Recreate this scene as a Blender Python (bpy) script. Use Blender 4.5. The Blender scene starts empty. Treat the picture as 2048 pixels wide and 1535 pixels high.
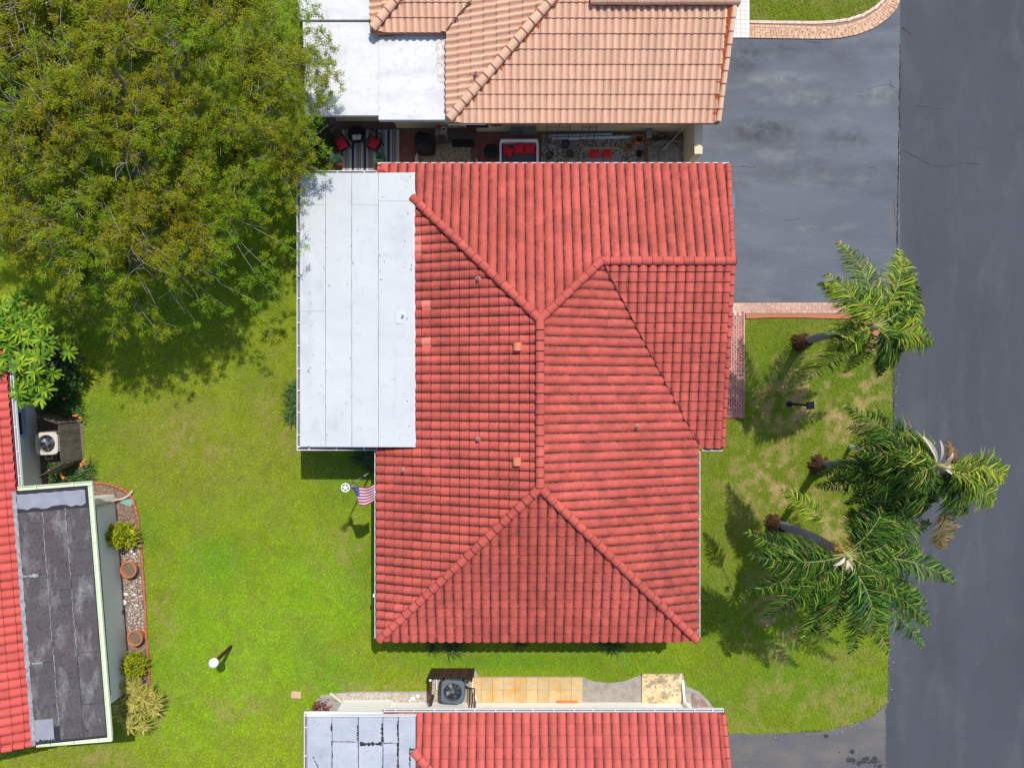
import bpy, math, random
import numpy as np
from mathutils import Vector, Matrix, Euler

random.seed(7)
RNG = np.random.default_rng(11)
R = math.radians
scene = bpy.context.scene

# ------------------------------------------------------------------ camera
CAM_H = 28.0                       # drone height above the lawn, looking straight down
FOC = 1400.0                       # focal length in photo pixels (photo 2048 wide)
cam_d = bpy.data.cameras.new('camera')
cam = bpy.data.objects.new('camera', cam_d)
scene.collection.objects.link(cam)
cam.location = (0, 0, CAM_H)
cam.rotation_euler = (0, 0, 0)
cam_d.sensor_width = 36.0
cam_d.lens = FOC / 2048.0 * 36.0
cam_d.clip_end = 2000.0
scene.camera = cam

# ------------------------------------------------------------------ sky and sun
SUN_DIR = Vector((0.25, 0.51, 1.0)).normalized()      # towards the sun
world = bpy.data.worlds.new('World')
scene.world = world
world.use_nodes = True
wn = world.node_tree
wn.nodes.clear()
sky = wn.nodes.new('ShaderNodeTexSky')
sky.sky_type = 'NISHITA'
sky.sun_disc = False
sky.sun_elevation = math.asin(SUN_DIR.z)
sky.sun_rotation = math.atan2(SUN_DIR.x, SUN_DIR.y)
bg = wn.nodes.new('ShaderNodeBackground')
bg.inputs['Strength'].default_value = 0.15
wo = wn.nodes.new('ShaderNodeOutputWorld')
wn.links.new(sky.outputs[0], bg.inputs['Color'])
wn.links.new(bg.outputs[0], wo.inputs['Surface'])
sun_d = bpy.data.lights.new('sun', 'SUN')
sun_d.energy = 3.7
sun_d.angle = R(0.55)
sun_d.color = (1.0, 0.965, 0.91)
sun = bpy.data.objects.new('sun', sun_d)
scene.collection.objects.link(sun)
sun.location = (20, 40, 80)
sun.rotation_euler = (-SUN_DIR).to_track_quat('-Z', 'Y').to_euler()
scene.view_settings.view_transform = 'Standard'
scene.view_settings.look = 'None'
scene.view_settings.gamma = 1.0
scene.view_settings.use_curve_mapping = False
scene.view_settings.exposure = 0.18
scene.cycles.max_bounces = 6
scene.cycles.diffuse_bounces = 3
scene.cycles.transparent_max_bounces = 4

# ------------------------------------------------------------------ helpers
COL = scene.collection
WM = {}


def at(px, py, z=0.0):
    """ground-plan point (metres) of a photo pixel for something at height z"""
    k = (CAM_H - z) / FOC
    return Vector(((px - 1024.0) * k, (767.5 - py) * k, z))


def at2(px, py, z=0.0):
    v = at(px, py, z)
    return (v.x, v.y)


def poly_at(pts, z=0.0):
    return [at2(x, y, z) for x, y in pts]


def tag(o, label=None, cat=None, group=None, kind=None):
    if label: o['label'] = label
    if cat: o['category'] = cat
    if group: o['group'] = group
    if kind: o['kind'] = kind
    return o


def link(name, data, parent=None, mw=None):
    o = bpy.data.objects.new(name, data)
    COL.objects.link(o)
    mw = mw if mw is not None else Matrix.Identity(4)
    o.matrix_basis = mw
    WM[o] = mw
    if parent is not None:
        o.parent = parent
        o.matrix_parent_inverse = WM[parent].inverted()
    return o


def thing(name, label, cat, loc=(0, 0, 0), group=None):
    o = link(name, None, None, Matrix.Translation(Vector(loc)))
    o.empty_display_size = 0.3
    return tag(o, label, cat, group)


def add_mat(me, mats):
    if not isinstance(mats, (list, tuple)):
        mats = [mats]
    for m in mats:
        me.materials.append(m)


class MB:
    """collects faces for one mesh"""
    def __init__(self):
        self.v = []; self.f = []; self.m = []; self.mi = 0

    def face(self, pts, mi=None):
        n = len(self.v)
        self.v.extend([tuple(p) for p in pts])
        self.f.append(list(range(n, n + len(pts))))
        self.m.append(self.mi if mi is None else mi)

    def add(self, verts, faces, M=None, mi=None):
        n = len(self.v)
        for p in verts:
            self.v.append(tuple(M @ Vector(p)) if M is not None else tuple(p))
        for f in faces:
            self.f.append([n + i for i in f])
            self.m.append(self.mi if mi is None else mi)

    def box(self, c, s, rz=0.0, M=None, mi=None, bev=0.0):
        hx, hy, hz = s[0] / 2, s[1] / 2, s[2] / 2
        T = Matrix.Translation(Vector(c)) @ Matrix.Rotation(rz, 4, 'Z')
        if M is not None:
            T = M @ T
        if bev <= 0:
            vs = [(-hx, -hy, -hz), (hx, -hy, -hz), (hx, hy, -hz), (-hx, hy, -hz),
                  (-hx, -hy, hz), (hx, -hy, hz), (hx, hy, hz), (-hx, hy, hz)]
            fs = [(0, 3, 2, 1), (4, 5, 6, 7), (0, 1, 5, 4), (1, 2, 6, 5), (2, 3, 7, 6), (3, 0, 4, 7)]
        else:
            b = bev
            vs = [(-hx, -hy, -hz), (hx, -hy, -hz), (hx, hy, -hz), (-hx, hy, -hz),
                  (-hx, -hy, hz - b), (hx, -hy, hz - b), (hx, hy, hz - b), (-hx, hy, hz - b),
                  (-hx + b, -hy + b, hz), (hx - b, -hy + b, hz), (hx - b, hy - b, hz), (-hx + b, hy - b, hz)]
            fs = [(0, 3, 2, 1), (8, 9, 10, 11)]
            for i in range(4):
                j = (i + 1) % 4
                fs += [(i, j, 4 + j, 4 + i), (4 + i, 4 + j, 8 + j, 8 + i)]
        self.add(vs, fs, T, mi)

    def seg(self, A, B, w, h, mi=None):
        """rectangular bar from A to B (centre line), w wide, h high"""
        A = Vector(A); B = Vector(B)
        d = B - A
        q = d.to_track_quat('X', 'Z')
        M = Matrix.Translation((A + B) / 2) @ q.to_matrix().to_4x4()
        self.box((0, 0, 0), (d.length, w, h), M=M, mi=mi)

    def prism(self, poly, z0, z1, mi=None):
        poly = ccw(poly)
        n = len(poly)
        vs = [(x, y, z0) for x, y in poly] + [(x, y, z1) for x, y in poly]
        fs = [list(range(n - 1, -1, -1)), list(range(n, 2 * n))]
        for i in range(n):
            j = (i + 1) % n
            fs.append((i, j, n + j, n + i))
        self.add(vs, fs, None, mi)

    def tube(self, pts, rad, seg=6, mi=None, cap=True):
        pts = [Vector(p) for p in pts]
        if not isinstance(rad, (list, tuple)):
            rad = [rad] * len(pts)
        n0 = len(self.v)
        ref = Vector((0, 0, 1))
        d0 = (pts[-1] - pts[0])
        if abs(d0.normalized().z) > 0.9:
            ref = Vector((1, 0, 0))
        for i, p in enumerate(pts):
            a = pts[max(i - 1, 0)]; b = pts[min(i + 1, len(pts) - 1)]
            d = (b - a).normalized()
            s = d.cross(ref).normalized(); u = s.cross(d)
            for k in range(seg):
                t = 2 * math.pi * k / seg
                self.v.append(tuple(p + (s * math.cos(t) + u * math.sin(t)) * rad[i]))
        mm = self.mi if mi is None else mi
        for i in range(len(pts) - 1):
            for k in range(seg):
                k2 = (k + 1) % seg
                self.f.append([n0 + i * seg + k, n0 + i * seg + k2, n0 + (i + 1) * seg + k2, n0 + (i + 1) * seg + k])
                self.m.append(mm)
        if cap:
            self.f.append([n0 + k for k in range(seg - 1, -1, -1)]); self.m.append(mm)
            self.f.append([n0 + (len(pts) - 1) * seg + k for k in range(seg)]); self.m.append(mm)

    def lathe(self, c, prof, seg=20, mi=None):
        """prof: list of (r, z); closed where r == 0"""
        n0 = len(self.v)
        c = Vector(c)
        for r, z in prof:
            for k in range(seg):
                t = 2 * math.pi * k / seg
                self.v.append((c.x + r * math.cos(t), c.y + r * math.sin(t), c.z + z))
        mm = self.mi if mi is None else mi
        for i in range(len(prof) - 1):
            for k in range(seg):
                k2 = (k + 1) % seg
                self.f.append([n0 + i * seg + k, n0 + i * seg + k2, n0 + (i + 1) * seg + k2, n0 + (i + 1) * seg + k])
                self.m.append(mm)

    def build(self, name, mats, parent=None, smooth=False, mw=None):
        me = bpy.data.meshes.new(name)
        me.from_pydata(self.v, [], self.f)
        add_mat(me, mats)
        if isinstance(mats, (list, tuple)) and len(mats) > 1:
            me.polygons.foreach_set('material_index', self.m)
        if smooth:
            me.polygons.foreach_set('use_smooth', [True] * len(self.f))
        me.update()
        return link(name, me, parent, mw)


def ccw(poly):
    a = 0.0
    for i in range(len(poly)):
        x0, y0 = poly[i][0], poly[i][1]; x1, y1 = poly[(i + 1) % len(poly)][0], poly[(i + 1) % len(poly)][1]
        a += x0 * y1 - x1 * y0
    return list(poly) if a > 0 else list(poly)[::-1]


def np_mesh(name, V, F, mat, parent=None, col=None, smooth=False):
    """fast mesh from arrays: V (n,3), F (m,k)"""
    me = bpy.data.meshes.new(name)
    V = np.ascontiguousarray(V, dtype=np.float32)
    F = np.ascontiguousarray(F, dtype=np.int32)
    m, k = F.shape
    me.vertices.add(len(V))
    me.vertices.foreach_set('co', V.ravel())
    me.loops.add(m * k)
    me.loops.foreach_set('vertex_index', F.ravel())
    me.polygons.add(m)
    me.polygons.foreach_set('loop_start', np.arange(0, m * k, k, dtype=np.int32))
    me.polygons.foreach_set('loop_total', np.full(m, k, dtype=np.int32))
    if smooth:
        me.polygons.foreach_set('use_smooth', np.ones(m, dtype=bool))
    me.update(calc_edges=True)
    if col is not None:
        ca = me.color_attributes.new('Col', 'FLOAT_COLOR', 'POINT')
        c4 = np.ones((len(V), 4), dtype=np.float32)
        c4[:, :3] = col
        ca.data.foreach_set('color', c4.ravel())
    add_mat(me, mat)
    return link(name, me, parent)


def inside(poly, X, Y):
    """vectorised point in polygon"""
    poly = list(poly)
    r = np.zeros(X.shape, dtype=bool)
    j = len(poly) - 1
    for i in range(len(poly)):
        xi, yi = poly[i]; xj, yj = poly[j]
        if yi != yj:
            c = ((yi > Y) != (yj > Y)) & (X < (xj - xi) * (Y - yi) / (yj - yi) + xi)
            r ^= c
        j = i
    return r


_LAT = {}


def vnoise(X, Y, scale, seed=0, octaves=3):
    """smooth value noise in 0..1"""
    out = np.zeros(X.shape); amp = 1.0; tot = 0.0
    for o in range(octaves):
        key = (seed, o)
        if key not in _LAT:
            _LAT[key] = np.random.default_rng(1000 + seed * 17 + o).random((128, 128))
        lat = _LAT[key]
        f = (2 ** o) / scale
        x = X * f + 37.3 * seed + 400; y = Y * f + 11.7 * seed + 400
        xi = np.floor(x).astype(int); yi = np.floor(y).astype(int)
        fx = x - xi; fy = y - yi
        fx = fx * fx * (3 - 2 * fx); fy = fy * fy * (3 - 2 * fy)
        a = lat[xi % 128, yi % 128]; b = lat[(xi + 1) % 128, yi % 128]
        c = lat[xi % 128, (yi + 1) % 128]; d = lat[(xi + 1) % 128, (yi + 1) % 128]
        out += amp * ((a * (1 - fx) + b * fx) * (1 - fy) + (c * (1 - fx) + d * fx) * fy)
        tot += amp; amp *= 0.5
    return out / tot


def sstep(a, b, x):
    t = np.clip((x - a) / (b - a), 0, 1)
    return t * t * (3 - 2 * t)


# ------------------------------------------------------------------ materials
def nd(nt, typ, **kw):
    n = nt.nodes.new(typ)
    for k, v in kw.items():
        setattr(n, k, v)
    return n


def noise_fac(nt, pos, scale, lo, hi, detail=4.0, rough=0.6, stretch=(1, 1, 1)):
    mp = nd(nt, 'ShaderNodeMapping')
    mp.inputs['Scale'].default_value = stretch
    nt.links.new(pos, mp.inputs['Vector'])
    n = nd(nt, 'ShaderNodeTexNoise')
    n.inputs['Scale'].default_value = scale
    n.inputs['Detail'].default_value = detail
    n.inputs['Roughness'].default_value = rough
    nt.links.new(mp.outputs[0], n.inputs['Vector'])
    mr = nd(nt, 'ShaderNodeMapRange')
    mr.inputs['From Min'].default_value = lo
    mr.inputs['From Max'].default_value = hi
    nt.links.new(n.outputs[0], mr.inputs['Value'])
    return mr.outputs[0]


def mixc(nt, fac, a, b, blend='MIX'):
    m = nd(nt, 'ShaderNodeMix', data_type='RGBA', blend_type=blend)
    if isinstance(fac, (int, float)):
        m.inputs['Factor'].default_value = fac
    else:
        nt.links.new(fac, m.inputs['Factor'])
    for sock, v in (('A', a), ('B', b)):
        s = [i for i in m.inputs if i.name == sock and i.type == 'RGBA'][0]
        if isinstance(v, tuple):
            s.default_value = (*v, 1)
        else:
            nt.links.new(v, s)
    return [o for o in m.outputs if o.type == 'RGBA'][0]


def mulf(nt, a, v):
    m = nd(nt, 'ShaderNodeMath', operation='MULTIPLY')
    nt.links.new(a, m.inputs[0])
    if isinstance(v, (int, float)):
        m.inputs[1].default_value = v
    else:
        nt.links.new(v, m.inputs[1])
    return m.outputs[0]


def pmat(name, base, rough=0.85, layers=(), bump=None, rand=0.0, attr=False, metallic=0.0, spec=0.3,
         transl=0.0, groove=None, emit=None, local=False, spots=()):
    """layers: (scale, lo, hi, colour, amount[, stretch]); bump: (scale, strength, dist); rand: per-piece value spread"""
    m = bpy.data.materials.new(name)
    m.use_nodes = True
    nt = m.node_tree
    nt.nodes.clear()
    out = nd(nt, 'ShaderNodeOutputMaterial')
    bs = nd(nt, 'ShaderNodeBsdfPrincipled')
    bs.inputs['Roughness'].default_value = rough
    bs.inputs['Metallic'].default_value = metallic
    bs.inputs['Specular IOR Level'].default_value = spec
    if local:
        tc = nd(nt, 'ShaderNodeTexCoord'); pos = tc.outputs['Object']
    else:
        g0 = nd(nt, 'ShaderNodeNewGeometry'); pos = g0.outputs['Position']
    if attr:
        a = nd(nt, 'ShaderNodeAttribute', attribute_name='Col')
        c = a.outputs['Color']
    else:
        rgb = nd(nt, 'ShaderNodeRGB'); rgb.outputs[0].default_value = (*base, 1)
        c = rgb.outputs[0]
    for L in layers:
        f = noise_fac(nt, pos, L[0], L[1], L[2], stretch=L[5] if len(L) > 5 else (1, 1, 1))
        c = mixc(nt, mulf(nt, f, L[4]), c, L[3])
    for (sx_, sy_, rx_, ry_, col_, am_, ns_) in spots:
        # one local stain: noisy soft-edged patch round (sx_, sy_)
        vm = nd(nt, 'ShaderNodeVectorMath', operation='SUBTRACT'); nt.links.new(pos, vm.inputs[0]); vm.inputs[1].default_value = (sx_, sy_, 0)
        vd = nd(nt, 'ShaderNodeVectorMath', operation='MULTIPLY'); nt.links.new(vm.outputs[0], vd.inputs[0]); vd.inputs[1].default_value = (1 / rx_, 1 / ry_, 0)
        vl = nd(nt, 'ShaderNodeVectorMath', operation='LENGTH'); nt.links.new(vd.outputs[0], vl.inputs[0])
        mr0 = nd(nt, 'ShaderNodeMapRange', interpolation_type='SMOOTHSTEP'); mr0.inputs['From Min'].default_value = 1.0; mr0.inputs['From Max'].default_value = 0.2
        nt.links.new(vl.outputs['Value'], mr0.inputs['Value'])
        c = mixc(nt, mulf(nt, mulf(nt, mr0.outputs[0], noise_fac(nt, pos, ns_, 0.34, 0.66)), am_), c, col_)
    if groove:
        # mildew: speckled dark growth along the side laps of the tiles (uv.x = 0..1 across one roll)
        uv = nd(nt, 'ShaderNodeUVMap'); uv.uv_map = 'UVMap'
        sx = nd(nt, 'ShaderNodeSeparateXYZ'); nt.links.new(uv.outputs[0], sx.inputs[0])
        lap = nd(nt, 'ShaderNodeMapRange'); lap.inputs['From Min'].default_value = groove[2]; lap.inputs['From Max'].default_value = 1.0
        nt.links.new(sx.outputs[0], lap.inputs['Value'])
        lap.inputs['From Max'].default_value = groove[2] + 0.05
        f1 = noise_fac(nt, pos, 5.0, 0.18, 0.58)
        c = mixc(nt, mulf(nt, mulf(nt, lap.outputs[0], f1), groove[1]), c, groove[0])
        # patchy mildew creeping up from the lap
        lp2 = nd(nt, 'ShaderNodeMapRange'); lp2.inputs['From Min'].default_value = 0.30; lp2.inputs['From Max'].default_value = 1.0
        nt.links.new(sx.outputs[0], lp2.inputs['Value'])
        f3 = noise_fac(nt, pos, 1.3, 0.36, 0.62); f4 = noise_fac(nt, pos, 30.0, 0.40, 0.60)
        c = mixc(nt, mulf(nt, mulf(nt, mulf(nt, lp2.outputs[0], f3), f4), groove[1]), c, groove[0])
        # front lip of the tile (uv.y = 0), darkened to paint the course shadow line
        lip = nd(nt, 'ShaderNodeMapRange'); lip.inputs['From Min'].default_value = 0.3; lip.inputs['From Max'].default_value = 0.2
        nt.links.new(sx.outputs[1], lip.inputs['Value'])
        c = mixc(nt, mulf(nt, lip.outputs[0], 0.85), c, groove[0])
    if rand:
        g = nd(nt, 'ShaderNodeNewGeometry'); oi = nd(nt, 'ShaderNodeObjectInfo')
        s = nd(nt, 'ShaderNodeMath', operation='ADD')
        nt.links.new(g.outputs['Random Per Island'], s.inputs[0]); nt.links.new(oi.outputs['Random'], s.inputs[1])
        fr = nd(nt, 'ShaderNodeMath', operation='FRACT'); nt.links.new(s.outputs[0], fr.inputs[0])
        mr = nd(nt, 'ShaderNodeMapRange')
        mr.inputs['To Min'].default_value = 1 - rand; mr.inputs['To Max'].default_value = 1 + rand
        nt.links.new(fr.outputs[0], mr.inputs['Value'])
        hv = nd(nt, 'ShaderNodeHueSaturation')
        nt.links.new(mr.outputs[0], hv.inputs['Value']); nt.links.new(c, hv.inputs['Color'])
        c = hv.outputs[0]
    nt.links.new(c, bs.inputs['Base Color'])
    if bump:
        n = nd(nt, 'ShaderNodeTexNoise'); n.inputs['Scale'].default_value = bump[0]; n.inputs['Detail'].default_value = 5
        nt.links.new(pos, n.inputs['Vector'])
        b = nd(nt, 'ShaderNodeBump'); b.inputs['Strength'].default_value = bump[1]; b.inputs['Distance'].default_value = bump[2]
        nt.links.new(n.outputs[0], b.inputs['Height']); nt.links.new(b.outputs[0], bs.inputs['Normal'])
    if emit:
        bs.inputs['Emission Color'].default_value = (*emit[0], 1); bs.inputs['Emission Strength'].default_value = emit[1]
    sh = bs.outputs[0]
    if transl:
        tr = nd(nt, 'ShaderNodeBsdfTranslucent'); nt.links.new(c, tr.inputs['Color'])
        mx = nd(nt, 'ShaderNodeMixShader'); mx.inputs[0].default_value = transl
        nt.links.new(sh, mx.inputs[1]); nt.links.new(tr.outputs[0], mx.inputs[2]); sh = mx.outputs[0]
    nt.links.new(sh, out.inputs['Surface'])
    return m


MAT = {}
MAT['red_tile'] = pmat('red_tile', (0.545, 0.106, 0.080), 0.8,
    [(0.40, 0.36, 0.66, (0.41, 0.074, 0.050), 0.85), (2.6, 0.48, 0.76, (0.29, 0.052, 0.038), 0.45),
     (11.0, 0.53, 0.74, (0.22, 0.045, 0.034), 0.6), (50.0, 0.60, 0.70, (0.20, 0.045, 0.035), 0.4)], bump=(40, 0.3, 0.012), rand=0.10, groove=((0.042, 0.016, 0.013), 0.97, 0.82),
    spots=[(at(1350, 1130, 3).x, at(0, 1150, 3).y, 1.9, 2.6, (0.16, 0.045, 0.035), 0.55, 3.0), (at(900, 640, 3.6).x, at(0, 560, 3.6).y, 1.6, 3.2, (0.24, 0.05, 0.035), 0.6, 2.5),
           (at(880, 370, 3).x, at(0, 370, 3).y, 1.6, 1.2, (0.17, 0.04, 0.03), 0.6, 4.0), (at(1430, 800, 3).x, at(0, 800, 3).y, 0.9, 2.4, (0.26, 0.05, 0.04), 0.55, 3.0), (at(1000, 1130, 3.4).x, at(0, 1150, 3.4).y, 3.2, 1.2, (0.30, 0.06, 0.045), 0.45, 3.0),
           (at(800, 1150, 3).x, at(0, 1050, 3).y, 0.7, 3.5, (0.30, 0.06, 0.06), 0.5, 4.0), (at(1230, 760, 3.8).x, at(0, 700, 3.8).y, 1.8, 2.0, (0.30, 0.055, 0.042), 0.4, 3.0)])
MAT['red_tile_west'] = pmat('red_tile_clean', (0.59, 0.10, 0.078), 0.75,
    [(0.6, 0.40, 0.70, (0.58, 0.07, 0.06), 0.5), (20.0, 0.62, 0.75, (0.35, 0.05, 0.04), 0.3)], bump=(40, 0.2, 0.01), rand=0.10, groove=((0.11, 0.028, 0.024), 0.8, 0.88))
MAT['red_tile_south'] = pmat('red_tile_streaked', (0.55, 0.112, 0.086), 0.8,
    [(0.6, 0.40, 0.70, (0.47, 0.085, 0.075), 0.7), (9.0, 0.56, 0.76, (0.30, 0.055, 0.045), 0.5), (50.0, 0.60, 0.72, (0.22, 0.045, 0.04), 0.4)], bump=(40, 0.3, 0.012), rand=0.10,
    groove=((0.060, 0.020, 0.018), 0.92, 0.84))
MAT['peach_tile'] = pmat('peach_tile', (0.65, 0.42, 0.275), 0.8,
    [(0.7, 0.40, 0.70, (0.72, 0.40, 0.27), 0.6), (5.0, 0.52, 0.75, (0.74, 0.42, 0.33), 0.5),
     (30.0, 0.62, 0.75, (0.45, 0.22, 0.14), 0.4)], bump=(40, 0.2, 0.01), rand=0.07, groove=((0.50, 0.23, 0.16), 0.75, 0.66))
MAT['peach_pan'] = pmat('peach_underlay', (0.42, 0.17, 0.10), 0.9)
MAT['orange_mortar'] = pmat('orange_mortar', (0.50, 0.12, 0.035), 0.95, [(9, 0.45, 0.7, (0.36, 0.075, 0.02), 0.7)], bump=(30, 0.5, 0.02))
MAT['red_under'] = pmat('dark_underlay', (0.12, 0.03, 0.027), 0.9)
MAT['new_tile'] = pmat('replacement_tile', (0.66, 0.185, 0.14), 0.75, [(8, 0.5, 0.75, (0.62, 0.15, 0.12), 0.5)], bump=(40, 0.2, 0.01))
MAT['white_roof'] = pmat('white_roof_coating', (0.555, 0.57, 0.565), 0.75,
    [(0.5, 0.35, 0.70, (0.49, 0.515, 0.525), 0.8), (2.4, 0.55, 0.76, (0.39, 0.405, 0.41), 0.45), (13.0, 0.64, 0.72, (0.30, 0.31, 0.32), 0.6), (1.0, 0.60, 0.74, (0.42, 0.435, 0.45), 0.5, (3.0, 0.5, 1)), (45.0, 0.60, 0.70, (0.40, 0.41, 0.42), 0.35)],
    bump=(14, 0.15, 0.01), rand=0.015,
    spots=[(at(625, 0, 2.9).x, at(0, 370, 2.9).y, .9, .8, (0.36, 0.38, 0.40), 0.6, 2.5), (at(640, 0, 2.9).x, at(0, 860, 2.9).y, 1.2, .6, (0.40, 0.43, 0.45), 0.6, 2.0), (at(800, 0, 3.2).x, at(0, 470, 3.2).y, .7, 1.8, (0.42, 0.44, 0.45), 0.5, 3.0), (at(612, 0, 2.9).x, at(0, 640, 2.9).y, .35, 3.5, (0.42, 0.45, 0.47), 0.6, 2.0)])
MAT['bright_roof'] = pmat('bright_white_roof', (0.63, 0.63, 0.625), 0.8,
    [(0.8, 0.46, 0.70, (0.47, 0.47, 0.49), 0.75, (0.6, 1.4, 1)), (5.0, 0.54, 0.75, (0.38, 0.37, 0.37), 0.45), (22.0, 0.62, 0.72, (0.33, 0.33, 0.35), 0.45)],
    bump=(14, 0.15, 0.01))
MAT['grey_roof'] = pmat('grey_roof_coating', (0.37, 0.39, 0.435), 0.8,
    [(0.9, 0.35, 0.68, (0.49, 0.50, 0.54), 0.8), (5.0, 0.56, 0.76, (0.24, 0.25, 0.28), 0.5), (30.0, 0.62, 0.72, (0.17, 0.17, 0.19), 0.5)],
    bump=(16, 0.2, 0.01), rand=0.05)
MAT['dark_roof'] = pmat('worn_dark_roof', (0.085, 0.076, 0.078), 0.9,
    [(0.55, 0.44, 0.66, (0.095, 0.068, 0.068), 0.7), (1.6, 0.50, 0.72, (0.25, 0.24, 0.238), 0.7, (1.6, 0.6, 1)), (9.0, 0.52, 0.68, (0.035, 0.03, 0.032), 0.7),
     (34.0, 0.60, 0.70, (0.33, 0.32, 0.33), 0.5)], bump=(20, 0.3, 0.02), rand=0.08)
MAT['roof_patch'] = pmat('grey_roof_patch', (0.24, 0.25, 0.285), 0.85, [(3, 0.4, 0.7, (0.31, 0.315, 0.35), 0.8)], bump=(20, 0.2, 0.01))
MAT['tar'] = pmat('bitumen_seam', (0.022, 0.022, 0.026), 0.85, [(18, 0.45, 0.7, (0.07, 0.07, 0.075), 0.6)])
MAT['white'] = pmat('white_paint', (0.80, 0.80, 0.80), 0.5, [(4, 0.55, 0.8, (0.62, 0.62, 0.62), 0.4)])
MAT['gutter_in'] = pmat('gutter_grime', (0.19, 0.17, 0.175), 0.9, [(6, 0.4, 0.7, (0.09, 0.07, 0.06), 0.7)])
MAT['pale_green'] = pmat('pale_green_paint', (0.72, 0.80, 0.60), 0.6, [(4, 0.5, 0.8, (0.60, 0.66, 0.48), 0.5)])
MAT['pale_green_in'] = pmat('pale_green_gutter', (0.64, 0.72, 0.47), 0.7, [(5, 0.5, 0.75, (0.50, 0.55, 0.36), 0.5)])
MAT['beige_wall'] = pmat('beige_stucco', (0.66, 0.57, 0.38), 0.9, [(2, 0.45, 0.75, (0.56, 0.47, 0.31), 0.5)], bump=(60, 0.3, 0.01))
MAT['cream'] = pmat('cream_stucco', (0.92, 0.895, 0.83), 0.9, [(2, 0.45, 0.75, (0.88, 0.84, 0.75), 0.4)], bump=(60, 0.2, 0.01))
MAT['grey_wall'] = pmat('grey_stucco', (0.78, 0.755, 0.655), 0.9, [(1.5, 0.45, 0.75, (0.70, 0.67, 0.57), 0.5)], bump=(60, 0.2, 0.01))
MAT['main_wall'] = pmat('pale_stucco', (0.70, 0.66, 0.58), 0.9, [(2, 0.45, 0.75, (0.6, 0.56, 0.5), 0.4)])
MAT['window'] = pmat('window_glass', (0.03, 0.035, 0.045), 0.1, spec=0.6)
MAT['sill'] = pmat('blue_grey_frame', (0.40, 0.50, 0.60), 0.6)
MAT['vent_tile'] = pmat('vent_clay', (0.62, 0.20, 0.105), 0.8, [(6, 0.45, 0.7, (0.50, 0.15, 0.08), 0.7)])
MAT['vent_pipe'] = pmat('vent_lead', (0.45, 0.22, 0.17), 0.7, [(8, 0.45, 0.7, (0.25, 0.16, 0.14), 0.7)])
MAT['black'] = pmat('black_fabric', (0.012, 0.012, 0.014), 0.8, [(8, 0.5, 0.75, (0.035, 0.035, 0.04), 0.6)])
MAT['black_metal'] = pmat('black_metal', (0.015, 0.015, 0.017), 0.45, [(8, 0.5, 0.75, (0.05, 0.04, 0.035), 0.5)])
MAT['asphalt_road'] = pmat('road_asphalt', (0.054, 0.0575, 0.069), 0.9,
    [(0.22, 0.38, 0.66, (0.072, 0.076, 0.089), 0.8, (1.6, 0.5, 1)), (0.7, 0.52, 0.74, (0.105, 0.108, 0.118), 0.45, (1.8, 0.5, 1)), (0.9, 0.54, 0.76, (0.055, 0.056, 0.062), 0.5),
     (24, 0.50, 0.72, (0.125, 0.129, 0.142), 0.5), (31, 0.54, 0.72, (0.035, 0.035, 0.039), 0.6), (6.0, 0.755, 0.765, (0.62, 0.62, 0.62), 0.9)], bump=(120, 0.25, 0.01))
MAT['asphalt_drive'] = pmat('driveway_asphalt', (0.100, 0.112, 0.134), 0.9,
    [(0.33, 0.38, 0.64, (0.135, 0.149, 0.172), 0.85, (0.5, 1.6, 1)), (0.42, 0.48, 0.70, (0.068, 0.070, 0.077), 0.65, (0.5, 1.3, 1)), (5.0, 0.62, 0.76, (0.052, 0.050, 0.053), 0.5),
     (1.1, 0.56, 0.76, (0.195, 0.188, 0.180), 0.6, (0.5, 1.4, 1)), (24, 0.50, 0.72, (0.19, 0.2, 0.215), 0.5), (31, 0.54, 0.72, (0.06, 0.062, 0.068), 0.55)], bump=(120, 0.25, 0.01),
    spots=[(at(1520, 0).x, at(0, 262).y, 2.2, .75, (0.050, 0.046, 0.045), 0.85, 2.0), (at(1490, 0).x, at(0, 118).y, 1.1, .9, (0.045, 0.045, 0.048), 0.85, 2.5), (at(1560, 0).x, at(0, 100).y, 1.2, .45, (0.060, 0.060, 0.066), 0.7, 3.0), (at(1690, 0).x, at(0, 275).y, 1.6, .6, (0.060, 0.058, 0.060), 0.7, 2.0),
           (at(1620, 0).x, at(0, 345).y, 2.6, .45, (0.078, 0.080, 0.086), 0.7, 2.0), (at(1560, 0).x, at(0, 155).y, 2.2, .35, (0.225, 0.228, 0.235), 0.7, 2.0), (at(1600, 0).x, at(0, 195).y, 3.2, .5, (0.21, 0.213, 0.22), 0.6, 2.0), (at(1760, 0).x, at(0, 190).y, .9, .7, (0.24, 0.225, 0.21), 0.6, 3.0), (at(1560, 0).x, at(0, 310).y, 1.9, .35, (0.22, 0.215, 0.21), 0.6, 2.0),
           (at(1787, 0).x, at(0, 440).y, .35, 1.3, (0.16, 0.13, 0.115), 0.7, 3.0)])
MAT['asphalt_south'] = pmat('stained_asphalt', (0.105, 0.102, 0.103), 0.9,
    [(0.5, 0.40, 0.66, (0.17, 0.148, 0.128), 0.8, (0.6, 1.6, 1)), (0.9, 0.50, 0.74, (0.085, 0.09, 0.115), 0.8), (6.0, 0.66, 0.74, (0.04, 0.04, 0.045), 0.7),
     (24, 0.50, 0.72, (0.21, 0.20, 0.195), 0.5), (31, 0.54, 0.72, (0.055, 0.053, 0.052), 0.55)], bump=(120, 0.25, 0.01))
MAT['crack'] = pmat('asphalt_crack', (0.034, 0.034, 0.037), 0.95)
MAT['soil'] = pmat('soil', (0.10, 0.085, 0.045), 0.95, [(2, 0.4, 0.7, (0.07, 0.09, 0.03), 0.7)], bump=(20, 0.4, 0.02))
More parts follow.
